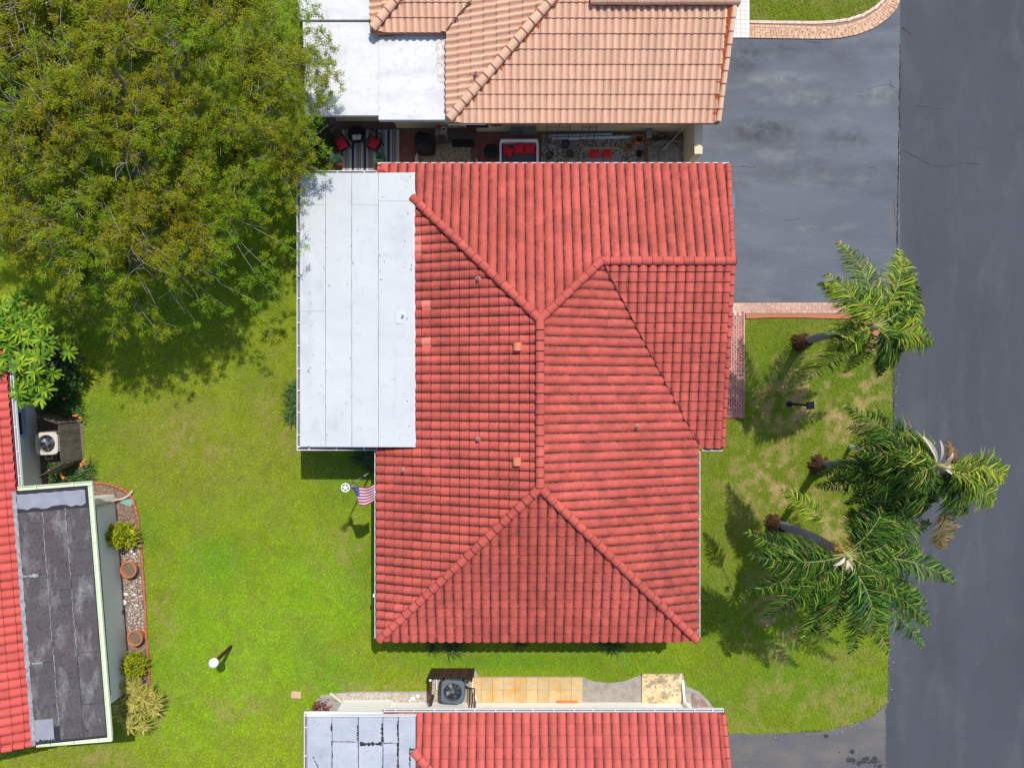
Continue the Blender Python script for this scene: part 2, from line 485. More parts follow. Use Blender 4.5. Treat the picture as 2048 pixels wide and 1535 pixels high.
MAT['lawn'] = pmat('lawn_thatch', (0.1, 0.1, 0.05), 0.95, [(26, 0.42, 0.68, (0.10, 0.075, 0.03), 0.5)], attr=True, bump=(30, 0.6, 0.03))
MAT['grass'] = pmat('grass_blades', (0.1, 0.2, 0.02), 0.6, attr=True, transl=0.22, spec=0.25)
MAT['leaf'] = pmat('leaf', (0.1, 0.2, 0.02), 0.55, attr=True, transl=0.20, spec=0.2)
MAT['palm_leaf'] = pmat('palm_leaf', (0.05, 0.13, 0.02), 0.5, attr=True, transl=0.18, spec=0.12)
MAT['bark'] = pmat('pale_bark', (0.34, 0.30, 0.25), 0.9, [(5, 0.4, 0.7, (0.20, 0.17, 0.14), 0.7)], bump=(30, 0.5, 0.02))
MAT['palm_trunk'] = pmat('palm_trunk', (0.235, 0.225, 0.235), 0.9, [(3, 0.42, 0.7, (0.14, 0.13, 0.14), 0.7, (1, 1, 5))], bump=(20, 0.5, 0.03))
MAT['palm_root'] = pmat('palm_root', (0.13, 0.055, 0.025), 0.95, [(9, 0.4, 0.7, (0.035, 0.018, 0.012), 0.8)], bump=(30, 0.8, 0.05))
MAT['rachis'] = pmat('palm_rachis', (0.34, 0.33, 0.11), 0.6)
MAT['spathe'] = pmat('dry_spathe', (0.60, 0.53, 0.44), 0.8, [(7, 0.45, 0.7, (0.40, 0.32, 0.24), 0.6)])
MAT['fruit'] = pmat('palm_fruit', (0.46, 0.28, 0.06), 0.8, [(14, 0.45, 0.7, (0.25, 0.12, 0.04), 0.7)])
MAT['brick'] = pmat('pink_paver', (0.56, 0.345, 0.265), 0.9, [(3, 0.45, 0.7, (0.50, 0.29, 0.20), 0.7), (40, 0.6, 0.7, (0.30, 0.18, 0.14), 0.4)], rand=0.14, bump=(60, 0.3, 0.01))
MAT['tan_brick'] = pmat('tan_paver', (0.60, 0.375, 0.24), 0.9, [(3, 0.45, 0.7, (0.50, 0.31, 0.21), 0.7), (40, 0.6, 0.7, (0.34, 0.22, 0.15), 0.4)], rand=0.16, bump=(60, 0.3, 0.01))
MAT['red_brick'] = pmat('red_brick', (0.37, 0.125, 0.10), 0.85, [(1.2, 0.45, 0.65, (0.25, 0.065, 0.07), 0.85), (3, 0.5, 0.7, (0.47, 0.21, 0.15), 0.6)], rand=0.16, bump=(60, 0.3, 0.01))
MAT['grout'] = pmat('pale_grout', (0.60, 0.52, 0.45), 0.95, [(8, 0.45, 0.7, (0.45, 0.38, 0.32), 0.6)])
MAT['dark_joint'] = pmat('sandy_joint', (0.29, 0.19, 0.125), 0.95)
MAT['orange_kerb'] = pmat('orange_kerb_paint', (0.46, 0.16, 0.085), 0.85, [(4, 0.45, 0.7, (0.42, 0.12, 0.06), 0.7)], bump=(40, 0.3, 0.01))
MAT['pale_kerb'] = pmat('chipped_kerb', (0.62, 0.43, 0.34), 0.9, [(5, 0.45, 0.65, (0.72, 0.62, 0.54), 0.8), (16, 0.62, 0.7, (0.30, 0.15, 0.10), 0.6)], bump=(30, 0.4, 0.02))
MAT['white_tile'] = pmat('pale_path_tile', (0.74, 0.67, 0.65), 0.85, [(2, 0.5, 0.7, (0.64, 0.50, 0.47), 0.6)], rand=0.05)
MAT['sand_tile'] = pmat('sandy_paving_tile', (0.58, 0.44, 0.23), 0.85, [(1.6, 0.42, 0.64, (0.58, 0.33, 0.085), 0.85), (7, 0.50, 0.7, (0.52, 0.37, 0.21), 0.6), (16, 0.62, 0.72, (0.33, 0.21, 0.10), 0.5)], rand=0.07, bump=(50, 0.2, 0.01))
MAT['concrete_pad'] = pmat('mottled_concrete', (0.70, 0.56, 0.33), 0.9, [(1.1, 0.44, 0.62, (0.66, 0.46, 0.22), 0.7), (3.0, 0.50, 0.60, (0.28, 0.22, 0.15), 0.8), (9, 0.55, 0.66, (0.08, 0.065, 0.05), 0.7)], bump=(30, 0.3, 0.01))
MAT['weathered_concrete'] = pmat('weathered_concrete', (0.36, 0.32, 0.275), 0.95, [(3, 0.42, 0.68, (0.25, 0.215, 0.18), 0.8), (20, 0.56, 0.7, (0.50, 0.46, 0.41), 0.7), (40, 0.6, 0.7, (0.11, 0.09, 0.075), 0.6)], bump=(30, 0.5, 0.02))
MAT['gravel'] = pmat('pale_gravel', (0.48, 0.42, 0.35), 0.9, rand=0.4)
MAT['mulch'] = pmat('bark_mulch', (0.23, 0.155, 0.11), 0.95, rand=0.55)
MAT['mulch_base'] = pmat('bed_soil', (0.20, 0.14, 0.105), 0.95, [(14, 0.42, 0.68, (0.10, 0.065, 0.045), 0.8), (40, 0.6, 0.7, (0.5, 0.45, 0.4), 0.7)], bump=(30, 0.7, 0.03))
MAT['pebble'] = pmat('brown_pebble', (0.40, 0.30, 0.18), 0.85, rand=0.5)
MAT['pebble_dark'] = pmat('grey_pebble', (0.36, 0.32, 0.26), 0.85, rand=0.6)
MAT['stone_white'] = pmat('white_stone', (0.72, 0.69, 0.63), 0.85, [(6, 0.45, 0.7, (0.55, 0.5, 0.42), 0.6)], rand=0.1)
MAT['terracotta'] = pmat('terracotta', (0.56, 0.185, 0.075), 0.85, [(5, 0.45, 0.7, (0.44, 0.14, 0.06), 0.6)])
MAT['potting'] = pmat('potting_soil', (0.14, 0.10, 0.07), 0.95, [(20, 0.45, 0.65, (0.28, 0.22, 0.16), 0.7)])
MAT['wood_dark'] = pmat('dark_brown_wood', (0.075, 0.036, 0.02), 0.9, [(9, 0.42, 0.7, (0.03, 0.014, 0.009), 0.8)], rand=0.25, bump=(20, 0.4, 0.01))
MAT['wood_grey'] = pmat('weathered_grey_wood', (0.155, 0.13, 0.105), 0.9, [(6, 0.42, 0.7, (0.075, 0.06, 0.048), 0.8), (14, 0.58, 0.7, (0.26, 0.23, 0.20), 0.6)], rand=0.22, bump=(20, 0.4, 0.01))
MAT['timber'] = pmat('orange_timber', (0.26, 0.10, 0.03), 0.9)
MAT['ac_grey'] = pmat('grey_enamel', (0.115, 0.14, 0.165), 0.5, [(6, 0.5, 0.75, (0.16, 0.19, 0.215), 0.5)])
MAT['ac_beige'] = pmat('beige_enamel', (0.60, 0.565, 0.49), 0.6, [(5, 0.5, 0.72, (0.52, 0.44, 0.34), 0.5)])
MAT['fan'] = pmat('fan_blade', (0.34, 0.34, 0.33), 0.5, metallic=0.2)
MAT['fan_dark'] = pmat('fan_housing', (0.02, 0.022, 0.026), 0.7)
MAT['motor'] = pmat('fan_motor', (0.11, 0.15, 0.21), 0.5)
MAT['patio_tile'] = pmat('red_brown_patio_tile', (0.30, 0.105, 0.078), 0.8, [(4, 0.45, 0.7, (0.15, 0.05, 0.04), 0.6)], rand=0.12)
MAT['grey_slab'] = pmat('grey_garden_slab', (0.34, 0.32, 0.27), 0.9, [(3, 0.42, 0.66, (0.13, 0.12, 0.09), 0.8), (12, 0.55, 0.7, (0.34, 0.32, 0.28), 0.6)], rand=0.15)
MAT['rug_beige'] = pmat('rug_beige', (0.58, 0.53, 0.46), 0.95, [(20, 0.45, 0.7, (0.34, 0.30, 0.26), 0.6)])
MAT['rug_navy'] = pmat('rug_navy', (0.032, 0.055, 0.12), 0.95)
MAT['cushion'] = pmat('crimson_cushion', (0.62, 0.022, 0.055), 0.85, [(5, 0.45, 0.7, (0.50, 0.015, 0.04), 0.5)], bump=(60, 0.2, 0.01))
MAT['cushion_red'] = pmat('red_cushion', (0.56, 0.018, 0.03), 0.85, [(5, 0.45, 0.7, (0.45, 0.012, 0.022), 0.5)], bump=(60, 0.2, 0.01))
MAT['grey_cushion'] = pmat('grey_seat_pad', (0.10, 0.10, 0.12), 0.9, [(6, 0.45, 0.7, (0.07, 0.07, 0.085), 0.6)])
MAT['bench_wood'] = pmat('grey_bench_wood', (0.33, 0.29, 0.28), 0.9, [(4, 0.42, 0.7, (0.24, 0.21, 0.20), 0.7, (0.5, 3, 1))], bump=(20, 0.3, 0.01))
MAT['yellow_wire'] = pmat('yellow_wire', (0.48, 0.36, 0.10), 0.7)
MAT['rust'] = pmat('rusty_iron', (0.13, 0.055, 0.035), 0.9)
MAT['silver'] = pmat('galvanised_pole', (0.42, 0.44, 0.47), 0.4, metallic=0.6)
MAT['flag_red'] = pmat('flag_red', (0.46, 0.04, 0.085), 0.8, transl=0.2)
MAT['flag_white'] = pmat('flag_white', (0.76, 0.66, 0.74), 0.8, transl=0.2)
MAT['flag_blue'] = pmat('flag_blue', (0.035, 0.065, 0.21), 0.8, transl=0.15)
MAT['panel'] = pmat('solar_panel', (0.012, 0.014, 0.035), 0.2, spec=0.6)
MAT['globe'] = pmat('white_globe', (0.86, 0.86, 0.86), 0.35)
MAT['flower'] = pmat('orange_flower', (0.75, 0.24, 0.06), 0.7)
MAT['drain_green'] = pmat('green_splash_tray', (0.22, 0.36, 0.27), 0.7)
MAT['paver_pink'] = pmat('pinkish_stepping_stone', (0.60, 0.38, 0.25), 0.9, [(6, 0.45, 0.7, (0.5, 0.3, 0.19), 0.6)])


# ------------------------------------------------------------------ roof building kit
def tile_faces(roll, length, h, bar, lift, n=9, lip=0.004):
    """one clay tile: barrel + pan; faces of (x, y, z, u), flag top"""
    prof = []
    for i in range(n + 1):
        t = i / n
        prof.append((roll * bar * t, h * math.sin(math.pi * t) ** 0.75 if 0 < t < 1 else 0.0))
    if bar < 0.97:
        prof.append((roll * (bar + (1 - bar) * 0.4), -0.006))
        prof.append((roll * 0.995, -0.004))
    faces = []
    for (x0, z0), (x1, z1) in zip(prof[:-1], prof[1:]):
        u0, u1 = x0 / roll, x1 / roll
        faces.append(([(x0, 0, z0 + lift, u0), (x1, 0, z1 + lift, u1), (x1, length, z1, u1), (x0, length, z0, u0)], True))
    fr = [(x, 0, z + lift, x / roll) for x, z in prof]
    for p, q in zip(fr[:-1], fr[1:]):
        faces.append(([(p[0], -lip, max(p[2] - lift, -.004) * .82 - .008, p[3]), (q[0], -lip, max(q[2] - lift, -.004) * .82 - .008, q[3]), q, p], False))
    return faces


def faces_to_arrays(faces):
    V, F, U, S = [], [], [], []
    idx = {}
    for pts, top in faces:
        f = []
        for p in pts:
            key = (round(p[0], 4), round(p[1], 4), round(p[2], 4), top)
            if key not in idx:
                idx[key] = len(V); V.append(p[:3])
            f.append(idx[key])
        if len(set(f)) < 3:
            continue
        F.append(f); U.append([p[3] for p in pts]); S.append(top)
    return V, F, U, S


def uv_mesh(name, V, F, U, S, mat):
    me = bpy.data.meshes.new(name)
    me.from_pydata(V, [], F)
    uv = me.uv_layers.new(name='UVMap')
    flat = []
    for us, s in zip(U, S):
        for u in us:
            flat += [u, 0.5 if s else 0.0]
    uv.data.foreach_set('uv', flat)
    me.polygons.foreach_set('use_smooth', S)
    add_mat(me, mat)
    me.update()
    return me


def clip_poly(pts, planes):
    for (ax, ay, dx, dy) in planes:
        if not pts:
            return pts
        out = []
        n = len(pts)
        for i in range(n):
            p = pts[i]; q = pts[(i + 1) % n]
            sp = dx * (p[1] - ay) - dy * (p[0] - ax)
            sq = dx * (q[1] - ay) - dy * (q[0] - ax)
            if sp >= 0:
                out.append(p)
            if (sp >= 0) != (sq >= 0):
                t = sp / (sp - sq)
                out.append(tuple(p[k] + (q[k] - p[k]) * t for k in range(4)))
        pts = out
    return pts


def half_planes(poly):
    poly = ccw(poly)
    L = []
    for i in range(len(poly)):
        a = poly[i]; b = poly[(i + 1) % len(poly)]
        L.append((a[0], a[1], b[0] - a[0], b[1] - a[1]))
    return L


class Roof:
    """tiled roof of one house: decks are parts, tiles sub-parts, the surplus one stuff part"""
    def __init__(self, house, mat, under, roll, course, h=0.07, bar=0.88, lift=0.034, limit=300, hide=None, new=()):
        self.house = house; self.mat = mat; self.under = under
        self.roll = roll; self.course = course; self.h = h; self.bar = bar; self.lift = lift
        self.limit = limit; self.hide = hide; self.rec = []; self.part = []; self.new = new

    def slope(self, O, w, pitch, poly, tiles=True, view=None, soffit=0.13, lip=0.004):
        O = Vector(O); w = Vector((w[0], w[1], 0)).normalized()
        u = Vector((w.y, -w.x, 0))
        cs = 1 / math.sqrt(1 + pitch * pitch)
        up = Vector((w.x * cs, w.y * cs, pitch * cs))
        nrm = u.cross(up)
        zf = lambda x, y: O.z + pitch * ((x - O.x) * w.x + (y - O.y) * w.y)
        mb = MB()
        P = ccw(poly); n = len(P)
        vs = [(x, y, zf(x, y) - 0.016 - soffit) for x, y in P] + [(x, y, zf(x, y) - 0.016) for x, y in P]
        fs = [list(range(n - 1, -1, -1)), list(range(n, 2 * n))] + [(i, (i + 1) % n, n + (i + 1) % n, n + i) for i in range(n)]
        mb.add(vs, fs)
        deck = mb.build('roof_slope', self.under, self.house)
        if not tiles:
            return deck
        planes = half_planes(poly)
        su = [(x - O.x) * u.x + (y - O.y) * u.y for x, y in poly]
        sw = [((x - O.x) * w.x + (y - O.y) * w.y) / cs for x, y in poly]
        L = self.course / cs
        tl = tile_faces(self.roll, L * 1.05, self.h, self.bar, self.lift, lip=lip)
        i0, i1 = math.floor(min(su) / self.roll), math.ceil(max(su) / self.roll)
        j0, j1 = math.floor(min(sw) / L + 1e-6), math.ceil(max(sw) / L)
        B = Matrix(((u.x, up.x, nrm.x, 0), (u.y, up.y, nrm.y, 0), (u.z, up.z, nrm.z, 0), (0, 0, 0, 1)))
        for j in range(j0, j1):
            for i in range(i0, i1):
                org = O + u * (i * self.roll) + up * (j * L)
                cen = org + u * self.roll * .5 + up * L * .5
                if view and not (view[0] < cen.x < view[1] and view[2] < cen.y < view[3]):
                    continue
                if self.hide and self.hide(cen.x, cen.y):
                    continue
                jig = Matrix.Rotation(random.gauss(0, 0.006), 4, 'Z') @ Matrix.Rotation(random.gauss(0, 0.004), 4, 'X')
                M = Matrix.Translation(org + nrm * random.uniform(0, 0.004)) @ B @ jig
                cor = [org, org + u * self.roll, org + u * self.roll + up * L * 1.05, org + up * L * 1.05]
                ok = all(dx * (c.y - ay) - dy * (c.x - ax) >= -1e-4 for c in cor for (ax, ay, dx, dy) in planes)
                if ok:
                    self.rec.append((cen, M, deck, tl))
                else:
                    W = []
                    for pts, top in tl:
                        wp = []
                        for p in pts:
                            q = M @ Vector(p[:3]); wp.append((q.x, q.y, q.z, p[3]))
                        c = clip_poly(wp, planes)
                        if len(c) >= 3:
                            W.append((c, top))
                    if W:
                        self.part.append(W)
        return deck

    def finish(self):
        def seen(r):
            c = r[0]
            k = FOC / (CAM_H - c.z)
            return abs(c.x * k) < 1010 and abs(c.y * k) < 755
        special = []
        for nx, ny in self.new:
            best = min(self.rec, key=lambda r: (r[0].x - nx) ** 2 + (r[0].y - ny) ** 2)
            special.append(id(best))
        self.rec.sort(key=lambda r: (id(r) not in special, not seen(r), -r[0].z))
        mes = {}
        rest = []
        for k, (cen, M, deck, tl) in enumerate(self.rec):
            if k < self.limit and (seen(self.rec[k]) or id(self.rec[k]) in special):
                if id(self.rec[k]) in special:
                    link('roof_tile', uv_mesh('replacement_tile', *faces_to_arrays(tl), MAT['new_tile']), deck, M)
                else:
                    if id(tl) not in mes:
                        mes[id(tl)] = uv_mesh('roof_tile', *faces_to_arrays(tl), self.mat)
                    link('roof_tile', mes[id(tl)], deck, M)
            else:
                rest.append([([tuple(M @ Vector(p[:3])) + (p[3],) for p in pts], top) for pts, top in tl])
        V, F, U, S = [], [], [], []
        for fc in rest + self.part:
            v, f, uu, s = faces_to_arrays(fc)
            n = len(V)
            V += v; F += [[a + n for a in x] for x in f]; U += uu; S += s
        if V:
            o = link('roof_tile', uv_mesh('roof_tile_mass', V, F, U, S, self.mat), self.house)
            tag(o, kind='stuff')


_CAP = {}


def cap_mesh(mat, r, L, key):
    if key in _CAP:
        return _CAP[key]
    mb = MB(); n = 10
    rows = []
    for (x, rr, dz) in ((0, r * 1.06, 0.028), (0.022, r * 1.04, 0.027), (L * 1.12, r * 0.9, 0.0)):
        rows.append([(x, -rr * math.cos(math.pi * k / n) * 1.05, rr * 0.86 * math.sin(math.pi * k / n) + dz) for k in range(n + 1)])
    for a, b in zip(rows[:-1], rows[1:]):
        n0 = len(mb.v)
        mb.add(a + b, [(k, n + 1 + k, n + 2 + k, k + 1) for k in range(n)])
    mb.face(rows[0][::-1])
    me = bpy.data.meshes.new('ridge_tile')
    me.from_pydata(mb.v, [], mb.f)
    me.polygons.foreach_set('use_smooth', [True] * (len(mb.f) - 1) + [False])
    uv = me.uv_layers.new(name='UVMap')
    fl = []
    for i, f in enumerate(mb.f):
        dark = i < n or i == len(mb.f) - 1          # front lip joint
        fl += [0.2, 0.0 if dark else 0.5] * len(f)
    uv.data.foreach_set('uv', fl)
    add_mat(me, mat); me.update()
    _CAP[key] = me
    return me


def caps(house, A, B, mat, r=0.14, L=0.36, lift=0.05, key='red'):
    """ridge or hip tiles from the low end A to the high end B"""
    A = Vector(A) + Vector((0, 0, lift)); B = Vector(B) + Vector((0, 0, lift))
    d = B - A
    n = max(1, round(d.length / L))
    q = d.to_track_quat('X', 'Z').to_matrix().to_4x4()
    step = d.length / n
    me = cap_mesh(mat, r, step, (key, round(step, 3)))
    for i in range(n):
        p = A + d * (i / n) + Vector((0, 0, random.uniform(-.004, .004)))
        link('ridge_tile', me, house, Matrix.Translation(p) @ q @ Matrix.Rotation(random.gauss(0, 0.012), 4, 'Z'))


def mortar(house, A, B, mat, w, lift=0.03, n=40):
    """ragged bedding mortar under the ridge tiles"""
    A = Vector(A); B = Vector(B); d = (B - A)
    s = Vector((d.y, -d.x, 0)).normalized()
    mb = MB(); prev = None
    for i in range(n + 1):
        c = A + d * (i / n) + Vector((0, 0, lift))
        a = c + s * (w * (1 + 0.22 * math.sin(i * 2.1) + random.uniform(-.12, .12))) - Vector((0, 0, 0.05))
        b = c - s * (w * (1 + 0.22 * math.sin(i * 2.3 + 1) + random.uniform(-.12, .12))) - Vector((0, 0, 0.05))
        t = c + Vector((0, 0, 0.07))
        if prev:
            mb.face([prev[0], a, t, prev[1]]); mb.face([prev[1], t, b, prev[2]])
        prev = (a, t, b)
    mb.build('mortar_bed', mat, house)


def gutter(house, A, B, side, w=0.115, h=0.10, mat=None, mat_in=None, hang=0.78, ends=True):
    """open box gutter along A-B (inner top edge); side=+1 puts it to the left of A->B"""
    mat = mat or MAT['white']; mat_in = mat_in or MAT['gutter_in']
    A = Vector(A); B = Vector(B)
    d = (B - A).normalized(); s = Vector((-d.y, d.x, 0)).normalized() * side
    mb = MB(); t = 0.018
    dn = Vector((0, 0, -1))
    mb.seg(A + s * (w - t / 2) + dn * h / 2, B + s * (w - t / 2) + dn * h / 2, t, h)
    mb.seg(A + s * t / 2 + dn * (h / 2 + .006), B + s * t / 2 + dn * (h / 2 + .006), t, h - .012)
    if ends:
        mb.seg(A + s * t + d * t / 2 + dn * (h / 2 + .003), A + s * (w - t) + d * t / 2 + dn * (h / 2 + .003), t, h - .006)
        mb.seg(B + s * t - d * t / 2 + dn * (h / 2 + .003), B + s * (w - t) - d * t / 2 + dn * (h / 2 + .003), t, h - .006)
    mb.mi = 1
    mb.seg(A + s * w / 2 + dn * (h - .01), B + s * w / 2 + dn * (h - .01), w - 2 * t, 0.012)
    g = mb.build('gutter', [mat, mat_in], house)
    L = (B - A).length
    if hang:
        n = max(1, int(L / hang)); hm = None
        for i in range(n):
            p = A + d * (L * (i + .5) / n + random.uniform(-.06, .06)) + dn * 0.006
            if hm is None:
                m2 = MB(); m2.box((0, 0, 0), (0.03, w - 2 * t - .004, 0.012))
                me = bpy.data.meshes.new('gutter_hanger'); me.from_pydata(m2.v, [], m2.f); add_mat(me, mat); hm = me
            M = Matrix.Translation(p + s * w / 2) @ Matrix.Rotation(math.atan2(d.y, d.x), 4, 'Z')
            link('gutter_hanger', hm, g, M)
    return g


def flat_roof(house, C, cols, rows, mat, slab_mat, lip=0.005, thick=0.15, gap=0.006, edge=None):
    """low-slope roof of laid sheets. C: corners NW, NE, SE, SW (x, y, z); cols: s splits; rows: t splits per column"""
    C = [Vector(c) for c in C]

    def q(s, t):
        return (C[0] * (1 - s) + C[1] * s) * (1 - t) + (C[3] * (1 - s) + C[2] * s) * t
    mb = MB()
    dn = Vector((0, 0, -thick))
    ring = [C[3], C[2], C[1], C[0]]
    vs = [tuple(c + dn) for c in ring] + [tuple(c) for c in ring]
    mb.add(vs, [(3, 2, 1, 0), (4, 5, 6, 7), (0, 1, 5, 4), (1, 2, 6, 5), (2, 3, 7, 6), (3, 0, 4, 7)])
    fr = mb.build('flat_roof', slab_mat, house)
    W = (C[1] - C[0]).length; H = (C[3] - C[0]).length
    for ci in range(len(cols) - 1):
        for ri in range(len(rows[ci]) - 1):
            s0, s1, t0, t1 = cols[ci], cols[ci + 1], rows[ci][ri], rows[ci][ri + 1]
            gs, gt = gap / W, gap / H
            z0 = 0.004 + lip * ((ci + ri) % 2)
            N = max(2, int((t1 - t0) * H / 0.35))
            m2 = MB()
            L0, L1 = [], []
            for k in range(N + 1):
                t = t0 + gt + (t1 - t0 - 2 * gt) * k / N
                a = q(s0 + gs + random.uniform(0, .004) / W * 2, t); b = q(s1 - gs - random.uniform(0, .004) / W * 2, t)
                z = z0 + random.uniform(0, 0.004)
                L0.append(a + Vector((0, 0, z))); L1.append(b + Vector((0, 0, z)))
            for k in range(N):
                m2.face([L0[k + 1], L1[k + 1], L1[k], L0[k]])
                m2.face([L0[k], L0[k] - Vector((0, 0, .012)), L0[k + 1] - Vector((0, 0, .012)), L0[k + 1]])
                m2.face([L1[k + 1], L1[k + 1] - Vector((0, 0, .012)), L1[k] - Vector((0, 0, .012)), L1[k]])
            m2.build('roofing_sheet', mat, fr)
    return fr, q


def ragged_strip(name, pts, w, mat, parent, jit=0.5, sub=10, dz=0.0):
    """irregular flat ribbon (tar, cracks) along a polyline of (x, y, z)"""
    pts = [Vector(p) for p in pts]
    mb = MB(); prev = None
    for a, b in zip(pts[:-1], pts[1:]):
        n = max(2, int((b - a).length / 0.09))
        s = Vector((b.y - a.y, a.x - b.x, 0)).normalized()
        for i in range(n + (1 if b is pts[-1] else 0)):
            c = a + (b - a) * (i / n) + Vector((0, 0, dz))
            c += s * random.gauss(0, 0.012 if w < .05 else 0.009)
            ww = w * max(0.15, 1 + random.uniform(-jit, jit))
            cur = (c - s * ww / 2, c + s * ww / 2)
            if prev:
                mb.face([prev[0], prev[1], cur[1], cur[0]])
            prev = cur
    return mb.build(name, mat, parent)


def wall_box(house, poly, z1, mat, name='wall'):
    mb = MB(); mb.prism(poly, 0.0, z1)
    return mb.build(name, mat, house)


# ------------------------------------------------------------------ ground, lawn, road
mb = MB(); mb.prism([(-300, -300), (300, -300), (300, 300), (-300, 300)], -0.5, -0.03)
tag(mb.build('ground', MAT['soil']), 'bare soil ground under the lawns and houses', 'ground', kind='structure')

ROAD = poly_at([(1797, -200), (1797, 560), (1789, 700), (1787, 900), (1782, 1100), (1777, 1300), (1775, 1400), (1771, 1440), (1771, 1800), (2600, 1800), (2600, -200)])
mb = MB(); mb.prism(ROAD, -0.2, 0.0)
road = tag(mb.build('road', MAT['asphalt_road']), 'dark grey asphalt road along the right edge', 'road', kind='structure')
DRIVE = poly_at([(1372, 72), (1500, 76), (1560, 78), (1650, 76), (1720, 66), (1765, 40), (1790, 15), (1800, -20), (1800, -200), (1799, 560), (1799, 606), (1372, 606)])
DRIVE = poly_at([(1372, 60), (1796, 60), (1796, 606), (1372, 606)])
DRIVE_LAWN = poly_at([(1372, 60), (1800, 0), (1800, 606), (1372, 606)])
mb = MB(); mb.prism(poly_at([(1372, 60), (1690, 60), (1745, 40), (1785, 5), (1800, -40), (1800, 606), (1372, 606)]), -0.2, 0.004)
drive = tag(mb.build('driveway', MAT['asphalt_drive']), 'blue-grey asphalt driveway beside the red-roofed house', 'driveway', kind='structure')
SDRIVE = poly_at([(1440, 1466), (1560, 1465), (1640, 1462), (1700, 1449), (1745, 1432), (1772, 1406), (1773, 1800), (1440, 1800)])
mb = MB(); mb.prism(SDRIVE, -0.2, 0.004)
sdrive = tag(mb.build('driveway', MAT['asphalt_south']), 'brown-stained asphalt driveway corner at the bottom', 'driveway', kind='structure')

# seam and cracks in the asphalt
ragged_strip('seam', [at(x, y, 0.008) for x, y in ((1800, 90), (1799, 230), (1797, 330), (1795, 430), (1794, 560))], 0.045, MAT['crack'], drive, 0.7)
for pts, w in (([(1805, 300), (1835, 315), (1860, 330), (1890, 333), (1930, 326), (1960, 330)], 0.016),
               ([(1830, 212), (1850, 214), (1870, 218), (1895, 215)], 0.010),
               ([(1803, 57), (1812, 60), (1822, 69)], 0.03)):
    ragged_strip('crack', [at(x, y, 0.005) for x, y in pts], w, MAT['crack'], road, 0.8)
for pts, w in (([(1464, 333), (1500, 334), (1512, 335)], 0.02), ([(1735, 336), (1750, 334)], 0.015), ([(1570, 440), (1600, 437)], 0.012),
               ([(1720, 190), (1728, 198)], 0.015), ([(1735, 178), (1775, 168), (1790, 176)], 0.012), ([(1780, 160), (1786, 180), (1795, 186)], 0.012),
               ([(1611, 83), (1640, 85)], 0.02), ([(1788, 400), (1790, 440)], 0.02)):
    ragged_strip('crack', [at(x, y, 0.009) for x, y in pts], w, MAT['crack'], drive, 0.8)
ragged_strip('seam', [at(1771, 1406, 0.006), at(1771, 1600, 0.006)], 0.012, MAT['crack'], sdrive, 0.6)
# blue paint spill by the garage and oil spots
def blot(name, c, rx, ry, mat, parent, n=16):
    mb = MB(); pts = []
    for k in range(n):
        t = 2 * math.pi * k / n; r = random.uniform(.6, 1.1)
        pts.append((c.x + rx * r * math.cos(t), c.y + ry * r * math.sin(t), c.z))
    mb.face(pts); return mb.build(name, mat, parent)
MAT['blue_spill'] = pmat('blue_paint_spill', (0.06, 0.21, 0.33), 0.9, [(9, 0.45, 0.62, (0.15, 0.18, 0.22), 0.9)])
MAT['oil'] = pmat('oil_spot', (0.035, 0.035, 0.04), 0.8, [(14, 0.5, 0.7, (0.09, 0.09, 0.095), 0.7)])
blot('paint_spill', at(1466, 404, 0.009), 0.11, 0.45, MAT['blue_spill'], drive)
for i in range(60):
    blot('oil_spot', at(random.gauss(1716, 26), random.gauss(1521, 11), 0.0085 + i * 0.0002), *(lambda a: (a, a * .8))(.02 + .11 * random.random() ** 2.2), MAT['oil'], sdrive, 9)
blot('oil_spot', at(1652, 1471, 0.009), .12, .09, MAT['oil'], sdrive)

# ------------------------------------------------------------------ beds, walks and pads (polygons also keep the grass out)
BED_W = poly_at([(182, 964), (215, 966), (248, 978), (268, 996), (276, 1030), (283, 1080), (287, 1140), (291, 1200), (294, 1270), (299, 1330), (300, 1368), (285, 1395), (225, 1395), (150, 960)])
BED_S = poly_at([(636, 1392), (655, 1386), (690, 1382), (740, 1379), (800, 1382), (856, 1380), (858, 1336), (952, 1336), (956, 1350), (1030, 1348), (1165, 1350), (1180, 1359), (1215, 1363), (1245, 1360), (1272, 1350), (1282, 1343), (1364, 1342), (1372, 1368), (1395, 1378), (1412, 1393), (1424, 1408), (1434, 1424), (1440, 1500), (600, 1500), (622, 1418)])
PATIO = poly_at([(630, 232), (1405, 232), (1400, 350), (625, 350)])
BED_AC = poly_at([(30, 830), (122, 812), (166, 842), (168, 922), (195, 966), (30, 975)])
WALK_N = [at(1502, 77, 0), ]
YMAX = 17.0


def band_poly():
    outer = [(1498, 77), (1560, 78), (1640, 79), (1680, 77), (1715, 70), (1748, 57), (1775, 38), (1793, 18), (1802, -6), (1808, -40), (1812, -120)]
    inner = [(1498, 42), (1560, 43), (1630, 44), (1665, 42), (1700, 37), (1730, 26), (1755, 9), (1771, -10), (1780, -40), (1784, -120)]
    return outer, inner


outer, inner = band_poly()
BAND = poly_at(outer + inner[::-1])
WALK_E = [at2(1446, 632), at2(1490, 632), at2(1488, 836), at2(1440, 836)]
STRIP = poly_at([(1440, 603), (1700, 602), (1700, 637), (1440, 637)])
NPATH = poly_at([(1440, -150), (1500, -150), (1499, 78), (1440, 78)])
HOUSES_FOOT = []
EXCL = [ROAD, poly_at([(1372, 0), (1800, 0), (1800, 606), (1372, 606)]), SDRIVE, BED_W, BED_S, PATIO, BED_AC, BAND, WALK_E, STRIP, NPATH]
LAWN_NE = poly_at(inner + [(1498, -120)])

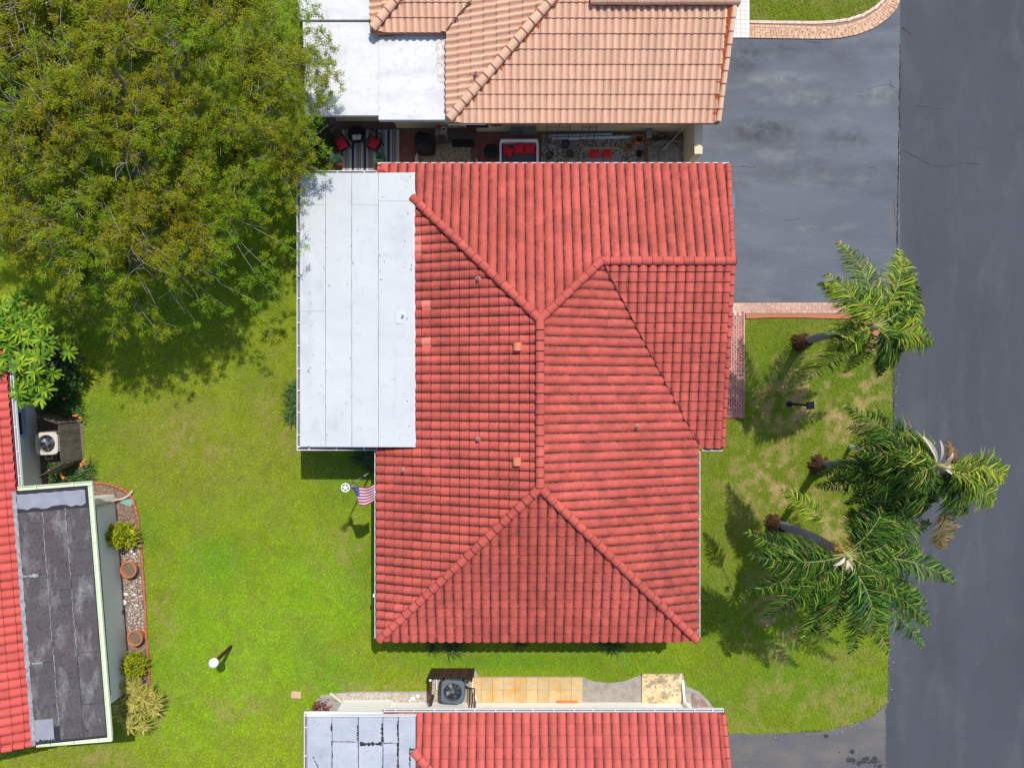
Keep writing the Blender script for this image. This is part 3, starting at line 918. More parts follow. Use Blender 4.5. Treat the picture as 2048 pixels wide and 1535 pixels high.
# lawn colours -------------------------------------------------------
def blob(X, Y, px, py, rpx, rpy=None):
    c = at(px, py); rx = rpx / 50.0; ry = (rpy or rpx) / 50.0
    return np.exp(-(((X - c.x) / rx) ** 2 + ((Y - c.y) / ry) ** 2))


def lawn_fields(X, Y):
    n1 = vnoise(X, Y, 3.2, 1); n2 = vnoise(X, Y, 0.8, 2); n3 = vnoise(X, Y, 0.55, 3); n4 = vnoise(X, Y, 1.6, 4); n5 = vnoise(X, Y, 0.24, 5, 2)
    green = sstep(0.44, 0.86, n1 * 0.55 + n4 * 0.25 + n2 * 0.2 + 0.03)
    green = np.maximum(green, 0.9 * np.maximum.reduce([blob(X, Y, 430, 1120, 75, 60), blob(X, Y, 700, 1140, 45, 120), blob(X, Y, 1000, 1320, 220, 22),
                                                       blob(X, Y, 340, 1330, 50, 40), blob(X, Y, 640, 1330, 70, 30)]))
    wear = np.maximum.reduce([blob(X, Y, 1570, 820, 60, 70), blob(X, Y, 1690, 800, 70, 90), blob(X, Y, 1560, 960, 80, 70), blob(X, Y, 1680, 1040, 70, 60),
                              blob(X, Y, 1730, 680, 60, 30), blob(X, Y, 1560, 1230, 60, 70), blob(X, Y, 1640, 760, 90, 30)])
    wear = np.maximum(wear, 0.42 * np.maximum.reduce([blob(X, Y, 470, 1420, 60, 25), blob(X, Y, 700, 1100, 60, 40), blob(X, Y, 380, 880, 80, 60), blob(X, Y, 560, 850, 40, 60),
                                                      blob(X, Y, 200, 1515, 90, 18), blob(X, Y, 330, 1240, 30, 60), blob(X, Y, 320, 1420, 30, 40), blob(X, Y, 1620, 1400, 200, 60) * .6, blob(X, Y, 800, 1375, 160, 12)]))
    straw = np.clip(sstep(0.44, 0.62, n2 * 0.35 + n3 * 0.2 + n5 * 0.45) * (0.09 + 1.0 * wear + .10 * sstep(7.4, 8.6, X)), 0, 1)
    return n2, n3, green, straw


C_YEL = np.array((0.35, 0.475, 0.007)); C_OLV = np.array((0.35, 0.385, 0.03)); C_GRN = np.array((0.165, 0.42, 0.006)); C_STR = np.array((0.52, 0.40, 0.15)); C_DK = np.array((0.19, 0.27, 0.006)); C_LIME = np.array((0.32, 0.59, 0.006)); C_FRONT = np.array((0.19, 0.285, 0.012))


def lawn_col(X, Y, rnd):
    n2, n3, green, straw = lawn_fields(X, Y)
    c = C_YEL * (1 - green)[:, None] + C_GRN * green[:, None]
    olv = np.clip(np.maximum.reduce([blob(X, Y, 360, 900, 190, 130), blob(X, Y, 560, 860, 90, 160), .8 * blob(X, Y, 330, 1230, 40, 160), .7 * blob(X, Y, 690, 1080, 70, 90), .9 * blob(X, Y, 150, 1515, 200, 30)]), 0, 1) * (.45 + .6 * n2)
    c = c * (1 - olv)[:, None] + C_OLV * olv[:, None]
    lime = np.clip(np.maximum.reduce([blob(X, Y, 480, 1290, 190, 150), .8 * blob(X, Y, 620, 1180, 130, 120), .8 * blob(X, Y, 400, 1440, 120, 80)]), 0, 1) * .72
    c = c * (1 - lime)[:, None] + C_LIME * lime[:, None]
    fr_ = sstep(6.9, 8.2, X) * (.35 + .35 * sstep(-9.5, -6.0, Y))
    c = c * (1 - fr_)[:, None] + C_FRONT * fr_[:, None]
    c = c * (.90 + .22 * vnoise(X, Y, 0.17, 6, 2))[:, None]
    dk = sstep(0.45, 0.7, n3) * 0.28
    c = c * (1 - dk)[:, None] + C_DK * dk[:, None]
    s = np.clip(straw * (0.6 + 0.8 * rnd), 0, 1)
    c = c * (1 - s)[:, None] + C_STR * s[:, None]
    return c, straw


gx = np.arange(-23.5, 23.51, 0.16); gy = np.arange(-18, 18.01, 0.16)
GX, GY = np.meshgrid(gx, gy)
nx, ny = len(gx), len(gy)
GZ = (vnoise(GX.ravel(), GY.ravel(), 0.5, 8) - 0.5) * 0.02 - 0.012
V = np.stack([GX.ravel(), GY.ravel(), GZ], 1)
ii = np.arange(nx * ny).reshape(ny, nx)
F = np.stack([ii[:-1, :-1].ravel(), ii[:-1, 1:].ravel(), ii[1:, 1:].ravel(), ii[1:, :-1].ravel()], 1)
lc, st = lawn_col(V[:, 0], V[:, 1], np.full(len(V), 0.6))
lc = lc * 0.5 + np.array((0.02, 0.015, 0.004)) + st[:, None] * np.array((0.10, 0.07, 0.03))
fx = V[F].mean(1)
keep = ~(inside(ROAD, fx[:, 0], fx[:, 1]) | inside(SDRIVE, fx[:, 0], fx[:, 1]) | (inside(DRIVE, fx[:, 0], fx[:, 1]) & (fx[:, 0] > 8)))
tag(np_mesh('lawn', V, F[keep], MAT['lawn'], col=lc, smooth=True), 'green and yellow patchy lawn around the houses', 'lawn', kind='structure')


# ------------------------------------------------------------------ main house
EZ = 2.70                                     # eave height
main = thing('house', 'red clay-tiled hip roof house with pale flat patio roof in the centre', 'house', (1, -0.5, 0), 'houses of the street')
MAIN_FOOT = [(-4.3, -8.7), (6.15, -8.7), (6.15, -1.7), (7.2, -1.7), (7.2, 7.3), (-4.3, 7.3)]
wall_box(main, MAIN_FOOT, 2.62, MAT['main_wall'])
wall_box(main, [(-7.3, -1.9), (-4.302, -1.9), (-4.302, 7.1), (-7.3, 7.1)], 2.55, MAT['main_wall'])
KM = 1 / 3.0
RZ = EZ + 5.78 * KM
J1 = (0.93, 2.14); J2 = (0.93, -3.45); G1 = (3.06, 4.21)
GZr = EZ + (7.94 - 4.21) * KM
hide_main = lambda x, y: (-8 < x < -3.62 and -2.1 < y < 7.40)
rf = Roof(main, MAT['red_tile'], MAT['red_under'], 0.327, 0.343, h=0.072, bar=0.89, lift=0.042, hide=hide_main,
          new=[at2(838, 476, 3.3), at2(838, 497, 3.3), at2(857, 606, 3.35), at2(857, 676, 3.35)])
nO = (3.06, 7.93, EZ)
rf.slope(nO, (0, -1), KM, [(-4.86, 7.93), (3.06, 7.93), (3.06, 4.21), (0.93, 2.14)])
rf.slope(nO, (0, -1), KM, [(3.06, 7.93), (7.84, 7.93), (7.62, 4.21), (3.06, 4.21)])
rf.slope((6.70, 0.0, EZ), (-1, 0), KM, [(0.93, 2.14), (3.06, 4.21), (6.70, -2.20), (6.70, -9.24), (0.93, -3.45)])
rf.slope((0.9, -9.27, EZ - .01), (0, 1), KM, [(0.93, -3.45), (6.72, -9.27), (-4.86, -9.27)], lip=.064)  # wide dark lip paints course shadows on the slopes turned from the sun
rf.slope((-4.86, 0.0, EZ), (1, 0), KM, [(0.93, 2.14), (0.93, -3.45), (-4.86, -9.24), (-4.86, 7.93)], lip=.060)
SP = (GZr - 2.66) / (4.21 + 2.30)
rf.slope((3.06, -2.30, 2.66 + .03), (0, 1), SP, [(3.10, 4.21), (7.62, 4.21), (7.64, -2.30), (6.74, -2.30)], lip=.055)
rf.finish()
zc = 0.055
caps(main, (-4.79, -9.2, EZ + zc), (J2[0], J2[1], RZ + zc), MAT['red_tile'])
caps(main, (6.65, -9.2, EZ + zc), (J2[0], J2[1], RZ + zc), MAT['red_tile'])
caps(main, (J2[0], J2[1], RZ + zc), (J1[0], J1[1], RZ + zc), MAT['red_tile'])
caps(main, (-3.52, 6.58, EZ + (7.93 - 6.58) * KM + zc), (J1[0], J1[1], RZ + zc), MAT['red_tile'])
caps(main, (G1[0], G1[1], GZr + zc), (J1[0], J1[1], RZ + zc), MAT['red_tile'])
caps(main, (7.66, 4.21, GZr + .03), (3.0, 4.21, GZr + .03), MAT['red_tile'])
# rake tiles on the gable end over the garage
for A, B in (((7.80, 7.9, EZ + .0), (7.58, 4.30, GZr - .01)), ((7.60, -2.26, 2.69), (7.58, 4.12, GZr - .01))):
    caps(main, A, B, MAT['red_tile'], r=0.085, L=0.36, lift=0.05, key='rake')
# valley flashing (dark open joint)
ragged_strip('valley_joint', [(3.12, 4.12, GZr + .03), (4.95, 0.95, 2.70 + 1.81 * KM + .05), (6.78, -2.22, EZ + .05)], 0.06, MAT['red_under'], main, 0.8, dz=0.045)
# flat patio roof
fz0, fz1 = 3.315, 2.86
xa = at(592.5, 600, fz1).x + 0.13; xb = at(827, 600, fz0).x
yt = at(700, 345, 3.0).y; yb = at(700, 894, 3.0).y
Y_ = lambda py, z: at(0, py, z).y
fr, qf = flat_roof(main, [(xa, Y_(346, fz1), fz1), (xb + .02, Y_(345, fz0), fz0), (xb + .04, Y_(894, fz0), fz0), (xa, Y_(893, fz1), fz1)],
    [0, 0.228, 0.458, 0.69, 1.0], [[0, .117, .505, 1], [0, 1], [0, .118, 1], [0, .104, 1]], MAT['white_roof'], MAT['gutter_in'], lip=0.003, gap=0.004)
mb = MB()
for s in (0.228, 0.458, 0.69):
    pass
# turned-up flashing lip along the tiles
ragged_strip('flashing', [tuple(qf(0.995, t) + Vector((0, 0, .012))) for t in np.linspace(0.0, 1.0, 40)], 0.10, MAT['white_roof'], fr, 0.25)
fl = MB()
fl.lathe(tuple(qf(0.905, 0.52)), [(0.10, 0.006), (0.10, 0.02), (0.035, 0.03), (0.033, 0.20), (0.02, 0.20), (0.02, 0.10)], 14)
fl.build('vent_pipe', MAT['white_roof'], main)
pp = qf(0.905, 0.525)
fl = MB(); fl.box((pp.x, pp.y, pp.z + .008), (0.5, 0.48, 0.012)); fl.build('flashing_patch', MAT['white_roof'], fr)
sm = MB()
for k in range(90):
    s_ = random.choice((0.228, 0.458, 0.69, .93, .1, .97)) + random.gauss(0, .02); t_ = random.random() ** .8
    if not 0.01 < s_ < .985: continue
    p = qf(s_, t_) + Vector((0, 0, .017)); a_ = random.gauss(1.57, .6); l_ = random.uniform(.01, .07); w_ = random.uniform(.004, .018)
    d_ = Vector((math.cos(a_), math.sin(a_), 0)); e_ = Vector((-d_.y, d_.x, 0))
    sm.face([p - d_ * l_, p - e_ * w_, p + d_ * l_ * .8 + e_ * w_ * .3, p + e_ * w_])
tag(sm.build('scuff_mark', MAT['tar'], fr), kind='stuff')
gutter(main, (xa - .005, yt, 2.80), (xa - .005, yb, 2.80), -1, w=0.125)
gutter(main, (xa - .13, yb - .005, 2.80), (-4.86, yb - .005, 2.80), -1, w=0.125, hang=0.8)
gutter(main, (xa - .13, yt + .005, 2.80), (-4.88, yt + .005, 2.80), 1, w=0.125, hang=0.9)
gutter(main, (-4.875, yb - .14, 2.66), (-4.875, -9.2, 2.66), -1, w=0.10, hang=0.9)
gutter(main, (6.725, -9.25, 2.66), (6.725, -2.44, 2.66), -1, w=0.09, hang=0.9)
gutter(main, (6.9, -2.32, 2.64), (7.62, -2.32, 2.64), -1, w=0.10, hang=0.4)
gutter(main, (-4.86, 7.95, 2.67), (7.86, 7.95, 2.67), 1, w=0.06, hang=0)
# roof vents and pipes
def wz(x): return EZ + (x + 4.86) * KM
for px, py in ((1035, 693), (1034, 924)):
    p = at(px, py, 4.65)
    z = wz(p.x) + 0.05
    mb = MB()
    n = 8
    for k in range(n):
        a0, a1 = math.pi * k / n, math.pi * (k + 1) / n
        f = lambda a, yy: (p.x - .14 * math.cos(a), p.y + yy, z + .08 + .13 * math.sin(a))
        mb.face([f(a0, -.13), f(a0, .15), f(a1, .15), f(a1, -.13)][::-1])
    mb.box((p.x, p.y + .03, z + .03), (.28, .24, .14))
    mb.build('roof_vent', MAT['vent_tile'], main, smooth=False)
for px, py, zf, zz in ((957, 560, wz, 3.8), (957, 877, wz, 3.9), (806, 940, wz, 3.2), (1273, 853, lambda x: EZ + (6.70 - x) * KM, 3.55)):
    p = at(px, py, zz)
    z = zf(p.x) + .04
    mb = MB(); mb.lathe((p.x, p.y, z), [(0.12, -0.02), (0.10, 0.05), (0.05, 0.08), (0.045, 0.26), (0.03, 0.26), (0.03, 0.1)], 12)
    mb.build('vent_pipe', MAT['vent_pipe'], main, smooth=True)
p = at(750, 1191, 2.4)
mb = MB(); mb.box((p.x - .02, p.y, 2.35), (.12, .12, .12), bev=.02); mb.box((p.x + .3, p.y, 2.3), (.6, .03, .03)); mb.build('wall_lamp', MAT['white'], main)
# windows (mostly under the eaves)
for (cx, cy, sx, sy) in ((-4.31, -6.2, .04, 1.4), (-4.31, -4.0, .04, 1.2), (6.16, -6.0, .04, 1.6), (0.9, -8.71, 2.0, .04), (-2.5, -8.71, 1.2, .04), (4.0, -8.71, 1.2, .04)):
    mb = MB(); mb.box((cx, cy, 1.5), (sx + .04, sy + .04, 1.14)); w = mb.build('window', MAT['white'], main)
    mb = MB(); mb.box((cx, cy, 1.5), (sx + .06 if sx < .1 else sx - .08, sy + .06 if sy < .1 else sy - .08, 1.0)); mb.build('pane', MAT['window'], w)
mb = MB(); mb.box((7.21, 5.0, 1.1), (.05, 4.2, 2.2)); gd = mb.build('garage_door', MAT['white'], main)
for i in range(4):
    mb = MB(); mb.box((7.225, 5.0, .3 + i * .55), (.05, 4.1, .5)); mb.build('door_panel', MAT['white'], gd)

# ------------------------------------------------------------------ north house
nh = thing('house', 'peach clay-tiled house with bright white flat roof at the top', 'house', (2, 12, 0), 'houses of the street')
wall_box(nh, [(-2.0, 10.08), (7.1, 10.08), (7.1, 18), (-2.0, 18)], 2.6, MAT['beige_wall'])
wall_box(nh, [(-4.6, 10.22), (-2.002, 10.22), (-2.002, 18), (-4.6, 18)], 2.28, MAT['beige_wall'])
wall_box(nh, [(-7.0, 10.5), (-4.602, 10.5), (-4.602, 18), (-7.0, 18)], 0.62, MAT['beige_wall'], 'knee_wall')
rn = Roof(nh, MAT['peach_tile'], MAT['peach_pan'], 0.252, 0.462, h=0.062, bar=0.68, lift=0.04, limit=300)
v = (-6, 9, 9, 15.2)
rn.slope((2.74, 9.42, EZ), (0, 1), KM, [(-2.37, 9.42), (2.74, 9.42), (2.74, 13.15), (2.05, 13.84)], view=v, lip=.018)
rn.slope((2.74, 9.42, EZ), (0, 1), KM, [(2.74, 9.42), (7.50, 9.42), (7.72, 13.15), (2.74, 13.15)], view=v, lip=.018)
rn.slope((-2.37, 9.42, EZ), (1, 0), KM, [(-2.37, 9.42), (2.05, 13.84), (2.05, 17.1), (-2.37, 12.69)], view=v, lip=.012)
rn.slope((-5.1, 12.69, EZ), (0, 1), KM, [(-5.1, 12.69), (-2.37, 12.69), (1.94, 17), (-0.8, 17)], view=v)
rn.slope((-5.1, 12.69, EZ), (1, 0), KM, [(-5.1, 12.69), (-0.8, 17), (-5.1, 17)], view=v)
rn.slope((2.74, 13.15, EZ + 3.73 * KM), (0, 1), -0.2, [(2.74, 13.15), (7.72, 13.15), (7.72, 18), (2.74, 18)], tiles=False)
rn.finish()
zr = EZ + 3.73 * KM
def pk(A, B, r=0.155, L=0.44, key='peach', m=0.2):
    mortar(nh, A, B, MAT['orange_mortar'], m)
    caps(nh, A, B, MAT['peach_tile'], r=r, L=L, key=key, lift=0.06)
pk((-2.25, 9.54, EZ + .06), (2.05, 13.84, EZ + 4.42 * KM + .06), L=0.40)
pk((-5.0, 12.79, EZ + .06), (-1.4, 16.4, EZ + 3.6 * KM + .06), L=0.40)
pk((7.78, 13.15, zr + .05), (2.74, 13.15, zr + .05), r=0.19, L=0.48, key='peachridge')
mortar(nh, (7.34, 9.48, EZ - .02), (7.52, 13.0, zr - .02), MAT['orange_mortar'], 0.13, lift=0.07)
caps(nh, (7.43, 9.46, EZ + .03), (7.64, 13.0, zr + .03), MAT['peach_tile'], r=0.09, L=0.42, key='peachrake')
ragged_strip('valley_joint', [(-2.37, 12.72, EZ + .09), (-0.4, 14.66, EZ + 1.94 * KM + .09)], 0.05, MAT['rust'], nh, 0.7, dz=.03)
p = at(951, 144, 3.4)
mb = MB(); mb.lathe((p.x, p.y, EZ + (p.x + 2.37) * KM + .03), [(0.13, 0), (0.10, .06), (0.055, .09), (0.05, .26), (0.035, .26), (0.035, .1)], 12)
mb.build('vent_pipe', MAT['vent_pipe'], nh, smooth=True)
# bright white flat roofs at two levels
w1x0 = at(611, 200, 2.4).x; w1x1 = at(757, 200, 2.45).x; w2x1 = -2.30
wy0 = at(0, 240, 2.45).y; wy1 = at(0, 231, 2.4).y; wym = at(0, 42, 2.45).y
fa, qa = flat_roof(nh, [(w1x0 - .1, wym - .02, 2.40), (w1x1, wym - .02, 2.40), (w1x1, wy1, 2.40), (w1x0, wy1, 2.40)], [0, .5, 1], [[0, 1], [0, 1]], MAT['bright_roof'], MAT['bright_roof'], lip=0.001, gap=0.002)
fb, qb = flat_roof(nh, [(w1x1 + .005, 12.62, 2.46), (w2x1, 12.95, 2.46), (w2x1, wy0, 2.46), (w1x1 + .005, wy0, 2.46)], [0, 1], [[0, 1]], MAT['bright_roof'], MAT['bright_roof'], lip=0.001, gap=0.002, thick=0.2)
fc, qc = flat_roof(nh, [(w1x0 - .4, 17.5, 2.49), (-4.9, 17.5, 2.49), (-4.9, wym + .02, 2.49), (w1x0 - .25, wym + .02, 2.49)], [0, .5, 1], [[0, 1], [0, 1]], MAT['bright_roof'], MAT['bright_roof'], lip=0.001, gap=0.002, thick=0.2)
# bare worn patch beside the tiles
MAT['worn_patch'] = pmat('worn_brown_patch', (0.66, 0.65, 0.64), 0.85, [(4, 0.40, 0.58, (0.40, 0.26, 0.19), 0.85), (20, 0.50, 0.6, (0.66, 0.65, 0.63), 0.85)])
mb = MB(); a = at(869, 76, 2.47); b = at(892, 165, 2.47)
n = 26
mb.face([(b.x, b.y, 2.478), (b.x, a.y, 2.478)] + [(a.x + abs(random.gauss(0, .07)) + .12 * (k / n) ** 2, a.y + (b.y - a.y) * k / n, 2.478) for k in range(n + 1)]); mb.build('worn_patch', MAT['worn_patch'], fb)
gutter(nh, (-2.30, 9.44, 2.66), (-0.95, 9.44, 2.66), -1, w=0.05, h=.06, hang=0)
# screened porch opening and windows in the shaded wall
for (x0, x1, y, z0, z1) in ((-6.9, -4.75, 10.48, 0.70, 2.24),):
    mb = MB(); mb.box(((x0 + x1) / 2, y + .06, (z0 + z1) / 2), (x1 - x0, .03, z1 - z0)); mb.build('porch_screen', MAT['window'], nh)
    for xx in (x0, x1):
        mb = MB(); mb.box((xx, y, (z0 + z1) / 2), (.07, .08, z1 - z0)); mb.build('porch_post', MAT['white'], nh)
mb = MB(); mb.box((-3.95, 10.20, 1.35), (1.35, .06, 1.2)); w = mb.build('window', MAT['white'], nh)
mb = MB(); mb.box((-3.95, 10.175, 1.35), (1.2, .05, 1.05)); mb.build('pane', MAT['window'], w)
mb = MB(); mb.box((-1.35, 10.06, 1.2), (1.0, .06, 1.3)); w = mb.build('window', MAT['grey_wall'], nh)
mb = MB(); mb.box((-1.35, 10.035, 1.2), (.88, .05, 1.18)); mb.build('pane', MAT['window'], w)
mb = MB(); mb.box((0.45, 10.06, 1.02), (1.0, .06, 2.0)); d = mb.build('door', MAT['grey_slab'], nh)
mb = MB(); mb.box((0.45, 10.02, .04), (1.1, .16, .08)); mb.build('door_step', MAT['grey_slab'], nh)
p = at(1119, 252, 0.9); mb = MB(); mb.box((p.x, 10.06, 0.95), (.17, .06, .17)); ob = mb.build('wall_socket', MAT['white'], nh)
mb = MB(); mb.box((p.x, 10.02, 0.95), (.09, .05, .09)); mb.build('socket_cover', MAT['black'], ob)

# ------------------------------------------------------------------ south house
sh = thing('house', 'red tiled house with cracked grey flat roof at the bottom edge', 'house', (1, -14, 0), 'houses of the street')
wall_box(sh, [(-4.8, -12.72), (7.1, -12.72), (7.1, -19), (-4.8, -19)], 2.6, MAT['cream'])
wall_box(sh, [(-6.75, -12.62), (-4.802, -12.62), (-4.802, -19), (-6.75, -19)], 2.5, MAT['cream'])
rs = Roof(sh, MAT['red_tile_south'], MAT['red_under'], 0.322, 0.358, h=0.075, bar=0.90, hide=lambda x, y: x < -3.6 and y < -12.1, limit=300)
v = (-6, 9, -15.5, -11)
rs.slope((0.0, -11.86, EZ - .02), (0, -1), KM, [(-4.62, -11.86), (7.66, -11.86), (7.74, -16), (-0.45, -16)], view=v)
rs.slope((-4.62, -12.0, EZ), (1, 0), KM, [(-4.62, -11.86), (-0.45, -16), (-4.62, -16)], view=v)
rs.finish()
caps(sh, (-3.5, -12.98, EZ + 1.12 * KM + .06), (-0.55, -15.93, EZ + 4.07 * KM + .06), MAT['red_tile_south'], key='south', r=0.15)
caps(sh, (7.62, -11.88, EZ), (7.70, -15.9, EZ + 4.04 * KM), MAT['red_tile_south'], r=0.085, L=0.36, lift=0.05, key='southrake')
sx0 = at(607, 1480, 2.86).x + .13; sx1 = at(832, 1480, 3.2).x; sy0 = at(0, 1432, 3.0).y
sy0 = Y_(1433, 2.86); sy1 = Y_(1432, 3.22)
cs, qs = flat_roof(sh, [(sx0, sy0, 2.86), (sx1, sy1, 3.22), (sx1, -19, 3.22), (sx0, -19, 2.86)],
    [0, .232, .475, .70, .842, 1.0], [[0, 1], [0, .125, 1], [0, .131, 1], [0, .131, 1], [0, .27, 1]], MAT['grey_roof'], MAT['tar'], gap=0.008, lip=0.006)
for s, t0, t1, w in ((.228, .03, .07, .06), (.232, .12, .5, .030), (.471, .04, .12, .055), (.475, .13, .5, .025), (.695, .03, .125, .06), (.70, .13, .4, .012), (.838, .02, .26, .055), (.945, .15, .25, .04)):
    n = 12
    ragged_strip('tar_seam', [tuple(qs(s, t0 + (t1 - t0) * k / n) + Vector((0, 0, .016))) for k in range(n + 1)], w, MAT['tar'], cs, 0.9)
for (s0, t0, s1, t1, w) in ((.245, .122, .44, .124, .02), (.49, .135, .69, .133, .09), (.71, .13, .79, .128, .03), (.055, .20, .15, .30, .025), (.15, .30, .225, .27, .012), (.855, .262, .94, .268, .09), (.95, .165, .985, .155, .06)):
    a = qs(s0, t0); b = qs(s1, t1)
    ragged_strip('tar_seam', [tuple(a + (b - a) * k / 8 + Vector((0, 0, .018))) for k in range(9)], w, MAT['tar'], cs, 0.9)
gutter(sh, (sx0 - .005, sy0 + .12, 2.82), (sx0 - .005, -19, 2.82), -1, w=0.12, hang=.9)
gutter(sh, (sx0 - .13, sy0 + .005, 2.80), (-4.64, sy0 + .005, 2.80), 1, w=0.14, hang=0, mat_in=MAT['white'])
gutter(sh, (-4.62, -11.86, 2.68), (7.66, -11.86, 2.68), 1, w=0.115, hang=0.72, mat_in=MAT['gutter_in'])
mb = MB(); mb.seg((sx0, sy0 + .014, 2.775), (sx1, sy1 + .014, 3.135), .02, .17); mb.build('fascia', MAT['white'], sh)
mb = MB(); mb.box((2.2, -12.70, .045), (.85, .12, .05)); mb.build('door_step', MAT['terracotta'], sh)
MAT['bench_cream'] = pmat('dull_cream_pipe', (0.60, 0.54, 0.42), 0.8)
# downspouts with splash elbows
for (x, y, dx, dy, z0) in ((-6.62, -12.45, -.62, .12, 0.2), (6.85, -12.35, -.05, .55, 0.25)):
    mb = MB(); mb.tube([(x, y + .35, 2.6), (x, y - .2, 2.25), (x, y - .25, .5), (x + dx * .2, y - .2, z0), (x + dx, y + dy, .08)], .055, 8)
    mb.build('downspout', MAT['cream' if x > 0 else 'bench_cream'], sh)

# ------------------------------------------------------------------ west house (turned a few degrees)
wh = thing('house', 'red tiled house with worn dark flat roof and pale green gutters at the left edge', 'house', (-19, -7, 0), 'houses of the street')
AW = R(4.5)
dS = Vector((math.sin(AW), -math.cos(AW), 0)); dE = Vector((math.cos(AW), math.sin(AW), 0))
WO = Vector((-17.86, -3.80, 0))                       # where the flat roof meets the eave line (north end)
def wl(e, s, z=0.0):
    p = WO + dE * e + dS * s
    return Vector((p.x, p.y, z))
def wl2(e, s):
    p = wl(e, s); return (p.x, p.y)
wall_box(wh, [wl2(-6, -6), wl2(-0.95, -6), wl2(-0.95, 9.0), wl2(-6, 9.0)], 2.6, MAT['grey_wall'])
wall_box(wh, [wl2(-0.948, .75), wl2(1.92, .75), wl2(1.92, 8.55), wl2(-0.948, 8.55)], 2.55, MAT['grey_wall'])
rw = Roof(wh, MAT['red_tile_west'], MAT['red_under'], 0.322, 0.352, h=0.078, bar=0.92, limit=300)
po = wl(0, 0, EZ - .02)
rw.slope(po, (-dE.x, -dE.y), KM, [wl2(-.02, -5.5), wl2(-4.2, -5.5), wl2(-4.2, 9.15), wl2(-.02, 9.15)], view=(-24, -15, -13.6, 3.2))
rw.finish()
caps(wh, tuple(wl(0.0, 9.16, EZ)), tuple(wl(-4.1, 9.16, EZ + 4.1 * KM)), MAT['red_tile_west'], r=0.10, L=.352, key='west', lift=.04)
cw, qw = flat_roof(wh, [wl(0.02, .05, 3.0), wl(2.62, .05, 2.86), wl(2.62, 9.12, 2.86), wl(0.02, 9.12, 3.0)],
    [0.03, .375, .685, 0.995], [[.085, .335, .68, .935], [.085, .40, .99], [.085, .35, .655, .86, .99]], MAT['dark_roof'], MAT['tar'], lip=0.008, gap=0.008)
for name, s0, s1, t0, t1, mt, dz in (('roof_patch', .05, .96, .012, .078, 'roof_patch', .006), ('roof_patch', .05, .30, .90, .99, 'roof_patch', .02)):
    mb = MB(); n = 14
    top = [qw(s0 + (s1 - s0) * k / n, t0 + random.uniform(0, .004)) + Vector((0, 0, dz)) for k in range(n + 1)]
    bot = [qw(s0 + (s1 - s0) * k / n, t1 - random.uniform(0, .012)) + Vector((0, 0, dz)) for k in range(n + 1)]
    for k in range(n):
        mb.face([bot[k], bot[k + 1], top[k + 1], top[k]])
    mb.build(name, MAT[mt], cw)
MAT['coping'] = pmat('chalky_coping', (0.36, 0.36, 0.37), 0.9, [(6, 0.42, 0.62, (0.20, 0.195, 0.20), 0.85), (22, .5, .65, (.12, .11, .11), .6)])
ragged_strip('coping', [tuple(qw(0.022, t) + Vector((0, 0, .025))) for t in np.linspace(0, 1, 30)], 0.15, MAT['coping'], cw, 0.22)
for s, t0, t1 in ((.375, .09, .6), (.375, .62, .93), (.685, .08, .36), (.685, .40, .66)):
    ragged_strip('worn_seam', [tuple(qw(s, t) + Vector((0, 0, .022))) for t in np.linspace(t0, t1, 20)], 0.022, MAT['coping'], cw, 0.55)
for s0, s1, t in ((.06, .26, .335), (.08, .22, .68)):
    ragged_strip('worn_seam', [tuple(qw(s0 + (s1 - s0) * k / 8, t) + Vector((0, 0, .023))) for k in range(9)], 0.07, MAT['coping'], cw, 0.98)
gutter(wh, tuple(wl(2.62, .05, 2.86)), tuple(wl(2.62, 9.12, 2.86)), 1, w=0.15, mat=MAT['pale_green'], mat_in=MAT['pale_green_in'], hang=.8)
gutter(wh, tuple(wl(2.76, .04, 2.86)), tuple(wl(0.1, .04, 2.86)), -1, w=0.14, mat=MAT['pale_green'], mat_in=MAT['pale_green_in'], hang=.9)
gutter(wh, tuple(wl(0.05, 9.13, 2.86)), tuple(wl(2.76, 9.13, 2.86)), -1, w=0.14, mat=MAT['pale_green'], mat_in=MAT['pale_green_in'], hang=.8)
gutter(wh, tuple(wl(0.0, -5.4, 2.66)), tuple(wl(0.0, .0, 2.66)), 1, w=0.12, hang=.85, mat_in=MAT['gutter_in'])
mb = MB(); c = wl(-.93, -2.35, 1.45); mb.box(c, (.06, 1.0, 1.1), AW); w = mb.build('window', MAT['sill'], wh)
mb = MB(); c = wl(-.905, -2.35, 1.45); mb.box(c, (.05, .84, .96), AW); mb.build('pane', MAT['window'], w)
mb = MB(); c = wl(-.86, -2.35, .87); mb.box(c, (.16, 1.1, .06), AW); mb.build('window_sill', MAT['sill'], w)
# screen frames under the eave of the flat roof
mb = MB(); c = wl(1.93, 4.6, 1.9); mb.box(c, (.05, 7.2, 1.1), AW); w = mb.build('window_band', MAT['window'], wh)
for k in range(7):
    mb = MB(); c = wl(1.95, 1.2 + k * 1.15, 1.9); mb.box(c, (.05, .06, 1.14), AW); mb.build('mullion', MAT['sill'], w)
# downspout running out over the bed, and its splash tray
mb = MB(); mb.tube([wl(2.66, .72, 2.75), wl(2.25, .95, 2.3), wl(2.0, 1.0, .6), wl(2.02, .98, .2), wl(2.3, .95, .11), wl(2.52, .84, .10), wl(2.70, .66, .10)], .055, 8)
MAT['old_pipe'] = pmat('weathered_pipe', (0.50, 0.42, 0.36), 0.8, [(5, .45, .65, (.42, .22, .12), .6)])
mb.build('downspout', MAT['old_pipe'], wh, smooth=True)


# ------------------------------------------------------------------ paved strips
def piece_mesh(name, sx, sy, h, mat, bev=0.004):
    mb = MB(); mb.box((0, 0, h / 2), (sx, sy, h), bev=bev)
    me = bpy.data.meshes.new(name); me.from_pydata(mb.v, [], mb.f); add_mat(me, mat); me.update()
    return me


